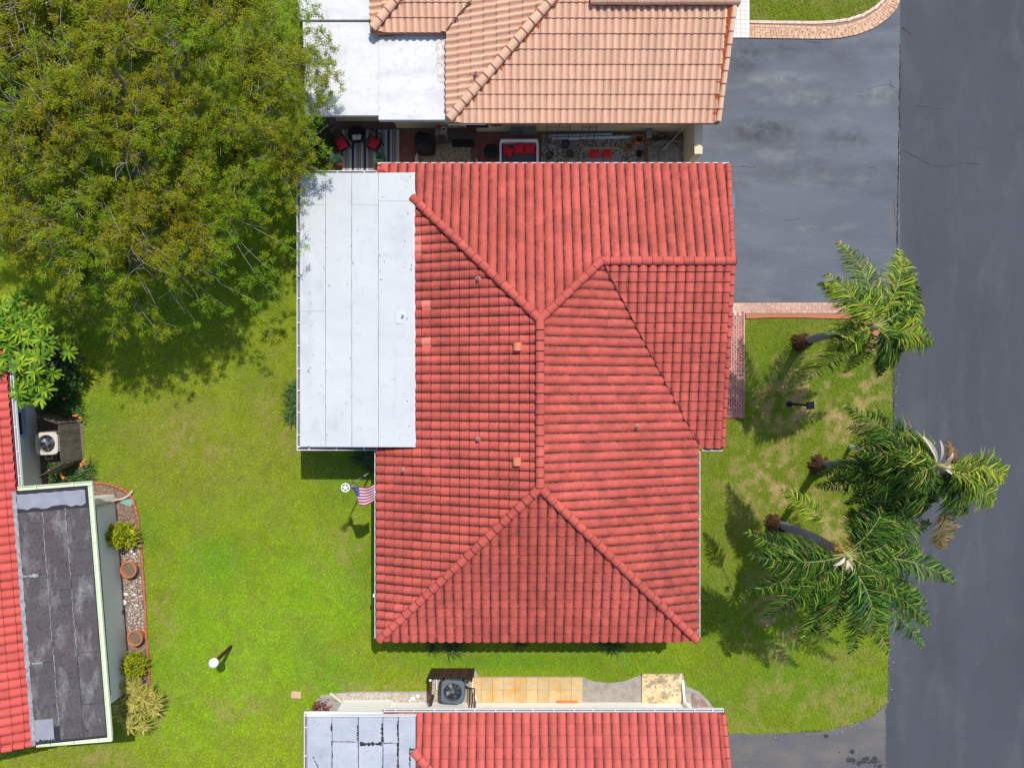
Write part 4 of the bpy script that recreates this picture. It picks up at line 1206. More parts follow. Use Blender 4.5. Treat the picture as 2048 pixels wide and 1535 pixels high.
def lay(me, name, parent, x, y, z, rz=0.0):
    return link(name, me, parent, Matrix.Translation((x, y, z + random.uniform(-.002, .002))) @ Matrix.Rotation(rz + random.gauss(0, .008), 4, 'Z'))


# brick walk along the house (running bond, pale grout)
mb = MB(); mb.prism([at2(1440, 606), at2(1489, 606), at2(1488, 835), at2(1440, 835)], -0.1, 0.028)
walk = tag(mb.build('brick_walkway', MAT['grout']), 'red brick walkway with pale grout beside the garage wall', 'walkway', kind='structure')
bx0, bx1 = at(1446, 0).x, at(1482, 0).x; by0, by1 = at(0, 832).y, at(0, 628).y
bw, bl = 0.095, 0.195
me = piece_mesh('brick', bw - .016, bl - .018, 0.012, MAT['red_brick'])
i = 0; x = bx1 - bw / 2
while x > bx0 - .02:
    y = by0 + .04 + (bl / 2 if i % 2 else bl * .98)
    if not i % 2:
        y -= bl * .5; link('brick', piece_mesh('half_brick', bw - .016, bl * .46, .012, MAT['red_brick']), walk, Matrix.Translation((x, by0 + .09, .022))); y = by0 + .04 + bl
    while y < by1:
        lay(me, 'brick', walk, x, y, 0.022); y += bl
    x -= bw; i += 1
me2 = piece_mesh('edge_brick', 0.09, bl - .008, 0.03, MAT['red_brick'])
y = by0
while y < by1 + .1:
    lay(me2, 'edge_brick', walk, bx1 + .06, y, 0.022); y += bl
x = bx0
while x < bx1 + .05:
    lay(me2, 'edge_brick', walk, x, by0 - .02, 0.021, R(90)); x += bl

# pink paver strip below the driveway with orange painted kerb
mb = MB(); mb.prism(poly_at([(1440, 606), (1700, 604), (1700, 629), (1489.3, 628), (1489.3, 606.5), (1440, 606.5)]), -0.1, 0.028)
mb = MB(); mb.prism(poly_at([(1489.6, 606), (1702, 604), (1702, 628.5), (1489.6, 628.5)]), -0.1, 0.029)
strip = tag(mb.build('paver_strip', MAT['dark_joint']), 'pink brick paver strip between the driveway and front lawn', 'paving', kind='structure')
a = at(1466, 606); b = at(1700, 628)
me = piece_mesh('brick', 0.188, 0.090, 0.012, MAT['brick'])
x = at(1471, 0).x; k = 0
ytop = at(0, 605).y
while x < at(1700, 0).x:
    pat = k % 3
    if pat == 0:
        lay(me, 'brick', strip, x, ytop - .215, .024, R(90))
    elif pat == 1:
        lay(me, 'brick', strip, x, ytop - .215, .024, R(90))
    else:
        lay(me, 'brick', strip, x + .05, ytop - .165, .024, 0); lay(me, 'brick', strip, x + .05, ytop - .265, .024, 0); x += .102
    x += .102; k += 1
x = at(1471, 0).x; k = 0
me3 = piece_mesh('edge_brick', 0.190, 0.092, 0.012, MAT['brick'])
while x < at(1698, 0).x:
    lay(me3, 'edge_brick', strip, x + .1, ytop - .37, .024, 0); lay(me3, 'edge_brick', strip, x + .1, ytop - .06, .024, 0); x += .204
mb = MB(); mb.prism(poly_at([(1491, 628.8), (1560, 629), (1640, 628.8), (1702, 628.8), (1702, 638), (1670, 637), (1600, 635), (1540, 635), (1491, 637)]), -0.1, 0.05)
tag(mb.build('kerb', MAT['orange_kerb']), 'orange painted kerb edging the front lawn', 'kerb', kind='structure')
mb = MB(); mb.prism(poly_at([(1738, 645), (1752, 650), (1775, 672), (1772, 684), (1745, 668), (1725, 655)]), -0.1, 0.03)
tag(mb.build('kerb', MAT['orange_kerb']), 'short pinkish kerb piece under the upper palm', 'kerb', kind='structure')

# curved tan paver band round the upper lawn
mb = MB()
po, pi_ = poly_at(outer), poly_at(inner)
n = min(len(po), len(pi_))
def resample(P, m):
    P = [Vector((p[0], p[1], 0)) for p in P]
    L = [0]
    for a, b in zip(P[:-1], P[1:]): L.append(L[-1] + (b - a).length)
    out = []
    for k in range(m):
        s = L[-1] * k / (m - 1); j = 0
        while j < len(L) - 2 and L[j + 1] < s: j += 1
        t = (s - L[j]) / (L[j + 1] - L[j]); out.append(P[j] * (1 - t) + P[j + 1] * t)
    return out, L[-1]
po, lo_ = resample(po, 60); pi_, li_ = resample(pi_, 60)
top = []
for a, b in zip(po, pi_): top.append((a, b))
for (a0, b0), (a1, b1) in zip(top[:-1], top[1:]):
    f = lambda v, z: (v.x, v.y, z)
    mb.face([f(a0, .03), f(a1, .03), f(b1, .03), f(b0, .03)]); mb.face([f(a0, -.1), f(a1, -.1), f(a1, .03), f(a0, .03)]); mb.face([f(b1, -.1), f(b0, -.1), f(b0, .03), f(b1, .03)])
band = tag(mb.build('paver_band', MAT['dark_joint']), 'curved tan brick paver band round the upper lawn', 'paving', kind='structure')
me_b = piece_mesh('brick', 0.196, 0.096, 0.024, MAT['tan_brick'])
me_e = piece_mesh('edge_brick', 0.196, 0.10, 0.03, MAT['tan_brick'])
me_k = piece_mesh('kerb_brick', 0.30, 0.12, 0.045, MAT['pale_kerb'], 0.01)
def along(t):
    i = min(int(t * 58.999), 58); f = t * 59 - i; f = min(max(f, 0), 1)
    a = po[i] * (1 - f) + po[i + 1] * f; b = pi_[i] * (1 - f) + pi_[i + 1] * f
    d = (po[i + 1] - po[i]).normalized()
    return a, b, math.atan2(d.y, d.x)
Lb = (lo_ + li_) / 2
m = int(Lb / 0.206)
for k in range(m):
    a, b, ang = along((k + .5) / m)
    w = (b - a).length; u = (b - a).normalized(); d = Vector((math.cos(ang), math.sin(ang), 0))
    c = a + u * .055; lay(me_e, 'edge_brick', band, c.x, c.y, .022, ang)
    if k % 2 == 0:
        for q in (-.052, .052):
            c = a + u * .215 + d * q; lay(me_b, 'brick', band, c.x, c.y, .024, ang + R(90))
        c = a + u * .372; lay(me_b, 'brick', band, c.x, c.y, .024, ang)
    else:
        c = a + u * .162; lay(me_b, 'brick', band, c.x, c.y, .024, ang)
        for q in (-.052, .052):
            c = a + u * .32 + d * q; lay(me_b, 'brick', band, c.x, c.y, .024, ang + R(90))
    if w > .6:
        c = a + u * .480; lay(me_e, 'edge_brick', band, c.x, c.y, .022, ang)
for k in range(int(Lb / .31)):
    a, b, ang = along((k + .5) / int(Lb / .31))
    u = (a - b).normalized(); c = b + u * .06; lay(me_k, 'kerb_brick', band, c.x, c.y, .018, ang)

# pale tiled path by the peach house
mb = MB(); mb.prism(poly_at([(1462, -100), (1498.5, -100), (1497.5, 77), (1462, 77)]), -0.1, .032)
npath = tag(mb.build('garden_path', MAT['dark_joint']), 'pale square-tiled path beside the peach roof', 'path', kind='structure')
me = piece_mesh('path_tile', .172, .172, .02, MAT['white_tile'])
x = at(1494, 0).x
for i in range(5):
    y = at(0, 72).y
    while y < 16.4:
        lay(me, 'path_tile', npath, x - i * .18, y, .026); y += .18

# paving behind the south house
mb = MB(); mb.prism(poly_at([(640, 1389), (700, 1382), (860, 1381), (862, 1337), (950, 1337), (958, 1352), (1165, 1352), (1185, 1361), (1215, 1365), (1245, 1362), (1281, 1349), (1365, 1345), (1372, 1370), (1398, 1382), (1415, 1398), (1432, 1420), (1432, 1460), (630, 1460)]), -0.1, .012)
sbed = tag(mb.build('path', MAT['weathered_concrete']), 'weathered grey concrete and gravel strip along the bottom house', 'path', kind='structure')
x0, x1 = at(940, 0).x, at(1165, 0).x
tw = (x1 - x0) / 10
me = piece_mesh('paving_tile', tw - .008, .49, .03, MAT['sand_tile'], .006)
for i in range(10):
    for j in range(2):
        lay(me, 'paving_tile', sbed, x0 + tw * (i + .5), at(0, 1353).y - .25 - .498 * j, .012)
mb = MB(); a = at(1283, 1346); b = at(1363, 1404); mb.box(((a.x + b.x) / 2, (a.y + b.y) / 2, .045), (b.x - a.x, a.y - b.y, .09), bev=.015)
mb.build('concrete_pad', MAT['concrete_pad'], sbed)
mb = MB(); a = at(1373, 1378); mb.prism(poly_at([(1371, 1383), (1380, 1383), (1383, 1420), (1372, 1420)]), .012, .06); mb.build('kerb_stone', MAT['weathered_concrete'], sbed)
MAT['red_slab'] = pmat('reddish_slab', (0.28, 0.17, 0.13), 0.95, [(4, .45, .65, (.42, .36, .31), .7), (20, .6, .7, (.15, .1, .08), .6)], bump=(30, .4, .02))
mb = MB(); mb.prism(poly_at([(1382, 1384), (1394, 1387), (1410, 1402), (1424, 1421), (1386, 1421)]), .012, .04); mb.build('paving_slab', MAT['red_slab'], sbed)
mb = MB(); mb.prism(poly_at([(634, 1394), (690, 1402), (690, 1407), (634, 1407)]), .012, .09); mb.build('kerb_stone', MAT['weathered_concrete'], sbed)

# west bed: soil, orange edging, downspout tray
mb = MB(); mb.prism(BED_W, -.05, .02)
wbed = tag(mb.build('garden_bed', MAT['mulch_base']), 'mulched garden bed along the left house wall', 'garden bed', kind='structure')
edge_pts = poly_at([(183, 964), (215, 966), (248, 977), (268, 996), (276, 1030), (283, 1080), (287, 1140), (291, 1200), (294, 1270), (299, 1330), (300, 1365)])
ep, el = resample(edge_pts, 48)
med = None
for k in range(len(ep) - 1):
    a, b = ep[k], ep[k + 1]
    mb = MB(); d = b - a
    mb.box((0, 0, .05), (d.length * .96, .07 + random.uniform(-.015, .015), .10 + random.uniform(0, .03)), bev=.02)
    mb.build('edging_brick', MAT['orange_kerb'], wbed, mw=Matrix.Translation(((a.x + b.x) / 2, (a.y + b.y) / 2, random.uniform(-.03, .01))) @ Matrix.Rotation(math.atan2(d.y, d.x) + random.gauss(0, .08), 4, 'Z'))
mb = MB(); a = at(252, 1003); mb.prism(poly_at([(240, 1000), (266, 996), (270, 1004), (262, 1012), (246, 1006)]), .02, .07)
tag(mb.build('splash_tray', MAT['drain_green']), 'green plastic splash tray under the white downspout', 'splash tray')
mb = MB(); mb.prism(BED_AC, -.05, .015)
tag(mb.build('garden_bed', MAT['mulch_base']), 'bare soil bed round the beige air conditioner', 'garden bed', kind='structure')

# lawn stepping stone
mb = MB(); c = at(593, 1388); mb.box((c.x, c.y, .035), (.40, .27, .07), R(-6), bev=.015)
tag(mb.build('stepping_stone', MAT['paver_pink']), 'single pinkish paving stone lying in the lawn', 'paving stone')

# scattered chips: mulch, gravel
def chips(name, poly, count, size, mat, label, cat, zs=(.02, .04), parent=None, round_=False):
    P = np.array(poly); lo, hi = P.min(0), P.max(0)
    X = RNG.uniform(lo[0], hi[0], count * 3); Y = RNG.uniform(lo[1], hi[1], count * 3)
    k = inside(poly, X, Y); X, Y = X[k][:count], Y[k][:count]
    n = len(X)
    s = RNG.uniform(size[0], size[1], n); asp = RNG.uniform(.8, 1.0, n) if round_ else RNG.uniform(.25, .7, n); a = RNG.uniform(0, 6.28, n)
    cx, sx = np.cos(a), np.sin(a)
    z = RNG.uniform(zs[0], zs[1], n)
    base = []
    h = s * (0.5 if round_ else 0.3)
    m = 6
    V = np.zeros((n, m + 1, 3))
    for q in range(m):
        t = 2 * math.pi * q / m
        u = np.cos(t) * s; v = np.sin(t) * s * asp
        V[:, q, 0] = X + u * cx - v * sx; V[:, q, 1] = Y + u * sx + v * cx; V[:, q, 2] = z - h * .4
    V[:, m, 0] = X; V[:, m, 1] = Y; V[:, m, 2] = z + h
    idx = (np.arange(n) * (m + 1))[:, None]
    F = np.concatenate([np.stack([idx[:, 0] + q, idx[:, 0] + (q + 1) % m, idx[:, 0] + m], 1) for q in range(m)])
    o = np_mesh(name, V.reshape(-1, 3), F, mat, parent)
    return tag(o, label, cat, kind='stuff')


chips('mulch', poly_at([(192, 968), (245, 982), (262, 1000), (272, 1050), (279, 1090), (283, 1150), (287, 1210), (291, 1280), (295, 1335), (262, 1335), (228, 1010), (190, 985)]), 5200, (.02, .055), MAT['mulch'], 'loose bark mulch in the bed along the left house', 'mulch')
chips('gravel', poly_at([(655, 1389), (700, 1385), (856, 1385), (856, 1404), (690, 1404)]), 2600, (.015, .04), MAT['gravel'], 'pale gravel along the white wall of the bottom house', 'gravel', (.012, .03))
chips('gravel', poly_at([(240, 1085), (279, 1090), (283, 1150), (287, 1210), (291, 1280), (262, 1290)]), 700, (.015, .035), MAT['stone_white'], 'small white chips scattered in the mulched bed', 'gravel', (.03, .05))
chips('gravel', poly_at([(862, 1358), (885, 1358), (878, 1402), (862, 1402)]), 300, (.015, .04), MAT['gravel'], 'gravel and soil beside the grey air conditioner', 'gravel', (.012, .03))

chips('grit', poly_at([(1788, 640), (1800, 640), (1797, 900), (1792, 1100), (1787, 1300), (1786, 1400), (1760, 1440), (1700, 1464), (1560, 1474), (1500, 1475), (1500, 1466), (1640, 1463), (1742, 1433), (1772, 1404), (1776, 1300), (1782, 1100), (1787, 900)]), 900, (.008, .026), MAT['gravel'], 'sandy grit washed along the lawn edge of the road', 'grit', (.004, .012))
chips('leaf_litter', poly_at([(120, 640), (560, 560), (585, 700), (420, 780), (180, 760)]), 420, (.012, .035), MAT['mulch'], 'brown leaf litter scattered under the big tree', 'leaf litter', (.06, .085))

# ------------------------------------------------------------------ grass blades
N = 1150000
X = RNG.uniform(-22.5, 22.5, N); Y = RNG.uniform(-17, 17, N)
bad = np.zeros(N, bool)
edge_n = (vnoise(X, Y, .35, 41, 2) - .5) * .16
jx = X + RNG.normal(0, .03, N) + edge_n; jy = Y + RNG.normal(0, .03, N) + edge_n
for pz in EXCL:
    bad |= inside(pz, jx, jy)
for pz in (MAIN_FOOT, [(-7.3, -1.9), (-4.3, -1.9), (-4.3, 7.1), (-7.3, 7.1)], [wl2(-6, -6), wl2(-.95, -6), wl2(-.95, 9), wl2(-6, 9)], [wl2(-.95, .75), wl2(1.92, .75), wl2(1.92, 8.55), wl2(-.95, 8.55)],
           [(-7, 10.2), (8, 10.2), (8, 18), (-7, 18)], [(-7, -12.6), (7.3, -12.6), (7.3, -18), (-7, -18)]):
    bad |= inside(pz, X, Y)
ne = inside(LAWN_NE, X, Y)
bad &= ~ne
X, Y = X[~bad], Y[~bad]
rnd = RNG.random(len(X))
C, straw = lawn_col(X, Y, rnd)
k = RNG.random(len(X)) > straw * 0.35
X, Y, C, rnd, straw = X[k], Y[k], C[k], rnd[k], straw[k]
n = len(X)
C = C * RNG.uniform(.84, 1.16, n)[:, None]
brown = RNG.random(n) < .035
C[brown] = np.array((.36, .26, .10)) * RNG.uniform(.6, 1.2, brown.sum())[:, None]
a = RNG.uniform(0, 6.28, n); L = RNG.uniform(.05, .10, n) * (1 - .35 * straw); lean = RNG.uniform(.45, 1.0, n); w = RNG.uniform(.008, .014, n)
dx, dy = np.cos(a), np.sin(a)
V = np.zeros((n, 3, 3))
V[:, 0] = np.stack([X - dy * w, Y + dx * w, np.full(n, -.01)], 1)
V[:, 1] = np.stack([X + dy * w, Y - dx * w, np.full(n, -.01)], 1)
V[:, 2] = np.stack([X + dx * L * lean, Y + dy * L * lean, .012 + L * np.sqrt(1 - (lean * .97) ** 2) * .7], 1)
F = np.arange(n * 3).reshape(-1, 3)
Cv = np.repeat(C, 3, 0); Cv[2::3] *= 1.12
tag(np_mesh('grass', V.reshape(-1, 3), F, MAT['grass'], col=Cv), 'short green and straw grass blades covering the lawns', 'grass', kind='stuff')


# ------------------------------------------------------------------ foliage kit
def unit(A):
    return A / np.maximum(np.linalg.norm(A, axis=1, keepdims=True), 1e-9)


UP = np.array((0, 0, 1.0))


def leaves_arr(B, D, L, W, roll=None):
    """diamond leaves: base B, unit direction D, length L, width W"""
    n = len(B)
    S = np.cross(D, UP + RNG.normal(0, .35, (n, 3))); S = unit(S)
    V = np.zeros((n, 4, 3))
    V[:, 0] = B; V[:, 1] = B + D * (L * .45)[:, None] + S * (W / 2)[:, None]
    V[:, 2] = B + D * L[:, None]; V[:, 3] = B + D * (L * .45)[:, None] - S * (W / 2)[:, None]
    return V.reshape(-1, 3), np.arange(n * 4).reshape(-1, 4)


def straps_arr(B, D1, D2, L, W, tip=.12):
    """bent strap leaves of two segments"""
    n = len(B)
    S = unit(np.cross(D1, UP + RNG.normal(0, .12, (n, 3))))
    M = B + D1 * (L * .5)[:, None]; T = M + D2 * (L * .5)[:, None]
    w = (W / 2)[:, None]
    V = np.zeros((n, 6, 3))
    V[:, 0] = B - S * w * .6; V[:, 1] = B + S * w * .6; V[:, 2] = M + S * w; V[:, 3] = M - S * w
    V[:, 4] = T + S * w * tip; V[:, 5] = T - S * w * tip
    i = (np.arange(n) * 6)[:, None]
    F = np.concatenate([i + np.array((0, 1, 2, 3)), i + np.array((3, 2, 4, 5))])
    return V.reshape(-1, 3), F


def pick(cols, n, jit=.18):
    cols = np.array(cols); c = cols[RNG.integers(0, len(cols), n)]
    return c * RNG.uniform(1 - jit, 1 + jit, n)[:, None]


def join(parts):
    V, F, C, o = [], [], [], 0
    for v, f, c in parts:
        V.append(v); F.append(f + o); C.append(c); o += len(v)
    return np.concatenate(V), np.concatenate(F), np.concatenate(C)


def shrub(name, label, c, rad, clumps, per, leaf, cols, cat='shrub', group=None, z0=.1, stem=True, up=.5):
    """leafy shrub: leaf clumps spread through a dome"""
    t = thing(name, label, cat, (c[0], c[1], 0), group)
    d = unit(RNG.normal(0, 1, (clumps, 3))); d[:, 2] = np.abs(d[:, 2]) * 1.0 - .1
    r = RNG.uniform(.35, 1.0, clumps) ** .6 * RNG.uniform(.85, 1.12, clumps)
    P = np.array(c) + d * r[:, None] * np.array(rad)
    P[:, 2] = np.maximum(P[:, 2], z0)
    B = np.repeat(P, per, 0) + RNG.normal(0, leaf * .45, (clumps * per, 3))
    D = unit(RNG.normal(0, .8, B.shape) + np.repeat(d, per, 0) * .7 + UP * up)
    n = len(B)
    V, F = leaves_arr(B, D, RNG.uniform(.7, 1.3, n) * leaf, RNG.uniform(.35, .6, n) * leaf)
    cc = np.repeat(pick(cols, clumps), per, 0) * RNG.uniform(.85, 1.15, n)[:, None]
    np_mesh('foliage', V, F, MAT['leaf'], t, col=np.repeat(cc, 4, 0))
    if stem:
        mb = MB()
        for k in range(6):
            j = random.randrange(clumps)
            mb.tube([(c[0] + random.uniform(-.04, .04), c[1] + random.uniform(-.04, .04), 0), tuple((P[j] + np.array((c[0], c[1], 0))) / 2 + np.array((0, 0, .05))), tuple(P[j])], [.018, .012, .006], 5)
        mb.build('stem', MAT['bark'], t)
    return t


def strap_plant(name, label, c, heads, per, L, W, cols, cat='plant', droop=.9, spread=.25, group=None, z=.02, parent=None, arch=.9):
    """clumps of arching strap leaves; heads: list of (dx, dy, dz)"""
    t = thing(name, label, cat, (c[0], c[1], 0), group) if parent is None else parent
    parts = []
    for (hx, hy, hz) in heads:
        n = per
        B = np.array((c[0] + hx, c[1] + hy, z + hz)) + RNG.normal(0, .02, (n, 3)); B[:, 2] = np.maximum(B[:, 2], z)
        a = RNG.uniform(0, 6.28, n); e = RNG.uniform(.15, 1.25, n)
        D1 = np.stack([np.cos(a) * np.cos(e), np.sin(a) * np.cos(e), np.sin(e) * arch], 1); D1 = unit(D1)
        D2 = unit(D1 * np.array((1.3, 1.3, .2)) - UP * (droop * RNG.uniform(.5, 1.2, n))[:, None])
        LL = L * RNG.uniform(.65, 1.15, n)
        V, F = straps_arr(B, D1, D2, LL, W * RNG.uniform(.7, 1.2, n))
        V[:, 2] = np.maximum(V[:, 2], .01)
        parts.append((V, F, np.repeat(pick(cols, n), 6, 0)))
    V, F, C = join(parts)
    np_mesh('foliage', V, F, MAT['leaf'], t, col=C)
    return t


# ------------------------------------------------------------------ the big tree
TC = np.array((-13.3, 9.75, 3.4)); TR = np.array((6.9, 8.1, 4.5))
tree = thing('shade_tree', 'large olive-green spreading tree filling the upper left corner', 'tree', (TC[0], TC[1], 0))


def dome(n, lo, hi, seed):
    g = np.random.default_rng(seed)
    r = np.sqrt(g.random(n)); th = g.uniform(0, 6.283, n)
    wob = 1 + .10 * np.sin(th * 3 + 1.0) + .06 * np.sin(th * 7 + 2.3)
    s = g.uniform(lo, hi, n)
    x = TC[0] + TR[0] * r * np.cos(th) * wob * s; y = TC[1] + TR[1] * r * np.sin(th) * wob * s
    z = TC[2] + TR[2] * np.sqrt(np.maximum(0, 1 - r * r)) * s + g.normal(0, .25, n) + .55 * (vnoise(x, y, 1.7, 21) - .5) * 2
    return np.stack([x, y, z], 1), r


CROWN_EDGE = [(-900, -700), (720, -700), (700, 0), (655, 90), (680, 150), (665, 210), (632, 270), (645, 330), (600, 390), (578, 480), (535, 560), (470, 600), (400, 625), (310, 645), (210, 640), (120, 600), (60, 540), (0, 505), (-200, 380), (-900, 100)]
CROWN_EDGE = [((x - 1024) * 24 / 1400, (767.5 - y) * 24 / 1400) for x, y in CROWN_EDGE]     # drip line at mid-crown height


def trim(P, r):
    k = inside(CROWN_EDGE, P[:, 0] * 24 / (28 - P[:, 2]), P[:, 1] * 24 / (28 - P[:, 2]))
    return P[k], r[k]


limbs, _ = dome(13, .50, .66, 5)
brs, _ = dome(130, .66, .86, 6)
tips, tr_ = dome(2100, .84, 1.05, 7)
low, lr_ = dome(420, .55, .85, 8)
tips = np.concatenate([tips, low]); tr_ = np.concatenate([tr_, lr_])
tips, tr_ = trim(tips, tr_)
# stray sprays reaching out past the crown
spray = [(640, 30), (655, 62), (668, 96), (676, 128), (690, 165), (655, 150), (664, 190), (640, 215), (650, 250), (628, 288), (655, 312), (640, 345), (612, 372), (598, 440), (590, 500), (560, 548), (545, 585), (505, 600), (468, 622), (430, 618), (405, 655), (352, 650), (330, 668), (288, 660), (250, 662), (225, 690), (190, 650), (150, 640), (120, 618), (668, 215), (648, 105), (630, 60)]
spray = np.array([tuple(at(x + random.uniform(-8, 8), y + random.uniform(-8, 8), random.uniform(3.2, 4.8))) for x, y in spray])
tips = np.concatenate([tips, spray]); tr_ = np.concatenate([tr_, np.full(len(spray), 1.0)])
hub = np.array((TC[0], TC[1], 2.3))
mb = MB()
mb.tube([(TC[0], TC[1], -.05), (TC[0] + .05, TC[1], .4), (TC[0] - .04, TC[1] + .05, 1.3), tuple(hub)], [.42, .30, .25, .24], 12)
mb.build('trunk', MAT['bark'], tree, smooth=True)
mb = MB()
def curve(a, b, bend, n=4, sag=0.0):
    a = np.array(a); b = np.array(b); m = (a + b) / 2 + bend
    out = []
    for k in range(n + 1):
        t = k / n
        p = a * (1 - t) ** 2 + m * 2 * t * (1 - t) + b * t * t
        out.append(tuple(p + np.array((0, 0, -sag * t * t))))
    return out
limb_paths = []
for l in limbs:
    c = curve(hub, l, np.array((random.gauss(0, .3), random.gauss(0, .3), .4)), 6)
    limb_paths.append(np.array(c)); mb.tube(c, list(np.linspace(.17, .07, 7)), 7)
LP = np.concatenate([p[2:] for p in limb_paths])
bpaths = []
for b in brs:
    j = np.argmin(((LP - b) ** 2).sum(1) + np.maximum(0, LP[:, 2] - b[2]) * 3)
    c = curve(LP[j], b, np.array((random.gauss(0, .25), random.gauss(0, .25), .15)), 5)
    bpaths.append(np.array(c)); mb.tube(c, list(np.linspace(.055, .022, 6)), 5, cap=False)
BP = np.concatenate([p[1:] for p in bpaths])
mb.build('limb', MAT['bark'], tree, smooth=True)
mb = MB()
tw_dir = []
for tpt in tips:
    j = np.argmin(((BP - tpt) ** 2).sum(1))
    ln = np.linalg.norm(BP[j] - tpt)
    c = curve(BP[j], tpt, np.array((random.gauss(0, .06 + .16 * ln), random.gauss(0, .06 + .16 * ln), .12 + .10 * ln)), 4, .08)
    mb.tube(c, [.014, .011, .009, .007, .005], 4, cap=False)
    v = np.array(c[-1]) - np.array(c[1]); tw_dir.append(v / max(np.linalg.norm(v), .01))
    # side twigs, some of them bare
    for q in range(1):
        s = np.array(c[2 + q]); e = s + np.array((random.gauss(0, .35), random.gauss(0, .35), random.gauss(.12, .15)))
        mb.tube([tuple(s), tuple((s + e) / 2 + np.array((0, 0, .04))), tuple(e)], [.010, .008, .005], 3, cap=False)
tag(mb.build('twig', MAT['bark'], tree), kind='stuff')
tw_dir = np.array(tw_dir)
PER = 9
cen = np.repeat(tips, PER, 0); dirs = np.repeat(tw_dir, PER, 0); rr = np.repeat(tr_, PER)
cen = cen - dirs * RNG.uniform(-.05, .95, len(cen))[:, None] + RNG.normal(0, .17, cen.shape) * np.array((1, 1, .7))
gapn = vnoise(cen[:, 0], cen[:, 1], .9, 31, 2)
k = (gapn > .33) | (RNG.random(len(cen)) < .15)
cen, dirs, rr = cen[k], dirs[k], rr[k]
nc = len(cen); NL = 52
hue = .2 + .62 * vnoise(cen[:, 0], cen[:, 1], 1.5, 33) + RNG.normal(0, .11, nc) - .62 * np.clip(rr - .72, 0, 1)
COLS = np.array(((.150, .280, .007), (.188, .262, .006), (.215, .240, .005), (.232, .224, .005), (.245, .206, .006)))
ci = np.clip((hue - .18) / .6 * 4, 0, 3.999); i0 = ci.astype(int); f = (ci - i0)[:, None]
cc = COLS[i0] * (1 - f) + COLS[np.minimum(i0 + 1, 4)] * f
cc = cc * RNG.uniform(.75, 1.25, nc)[:, None]
B = np.repeat(cen, NL, 0) + RNG.normal(0, .062, (nc * NL, 3)) * np.array((1, 1, .8))
D = unit(RNG.normal(0, .75, B.shape) + np.repeat(dirs, NL, 0) * .5 - UP * .35)
n = len(B)
V, F = leaves_arr(B, D, RNG.uniform(.045, .09, n), RNG.uniform(.018, .034, n))
np_mesh('crown', V, F, MAT['leaf'], tree, col=np.repeat(np.repeat(cc, NL, 0) * RNG.uniform(.85, 1.15, n)[:, None], 4, 0))

# ------------------------------------------------------------------ palms
def bez(a, m, b, t):
    t = np.asarray(t)[:, None]
    return a * (1 - t) ** 2 + m * 2 * t * (1 - t) + b * t * t


WIND = np.array((-.10, -.22, 0))


def frond(palm, c, tip, lift, cols, pairs=46, leaf=.55, start=.12, width=.033, droop=1.25, bare_side=0, rad=.020):
    pairs = int(pairs * 2.1); leaf *= 1.38
    c = np.array(c, float); tip = np.array(tip, float)
    sdv = np.cross(tip - c, UP); sdv /= max(np.linalg.norm(sdv), .01)
    m = (c + tip) / 2 + np.array((0, 0, lift)) + RNG.normal(0, .08, 3) + sdv * RNG.normal(0, .26)
    ts = np.linspace(0, 1, 12)
    mb = MB(); P = bez(c, m, tip, ts)
    mb.tube([tuple(p) for p in P], list(np.linspace(rad, .006, 12)), 5)
    fo = mb.build('frond', MAT['rachis'], palm)
    if pairs:
        t = np.linspace(start, .995, pairs)
        parts = []
        pos = bez(c, m, tip, t)
        T = unit(2 * (1 - t)[:, None] * (m - c) + 2 * t[:, None] * (tip - m))
        S = unit(np.cross(T, UP))
        for sd in (-1, 1):
            if bare_side == sd:
                continue
            n = pairs
            prof = np.clip(np.sin(np.pi * np.clip((t - start) / (1 - start), 0, 1) ** .75 * .86 + .30), .22, 1)
            LL = leaf * prof * RNG.uniform(.8, 1.15, n)
            D1 = unit(S * sd * (.85 + RNG.normal(0, .12, n))[:, None] + T * (.55 + RNG.normal(0, .28, n))[:, None] + UP * (.20 + RNG.normal(0, .26, n))[:, None])
            D2 = unit(D1 - UP * (droop * RNG.uniform(.45, 1.2, n))[:, None] + WIND * 1.6 + T * .25 + RNG.normal(0, .22, (n, 3)))
            V, F = straps_arr(pos + RNG.normal(0, .008, (n, 3)), D1, D2, LL, width * RNG.uniform(.75, 1.2, n))
            pc = pick(cols, n, .3); bb = RNG.random(n) < .05; pc[bb] = pick(BR, bb.sum()) if bb.any() else pc[bb]
            pc = np.repeat(pc, 6, 0); parts.append((V, F, pc))
        V, F, C = join(parts)
        tag(np_mesh('foliage', V, F, MAT['palm_leaf'], fo, col=C), kind='stuff')
    return fo


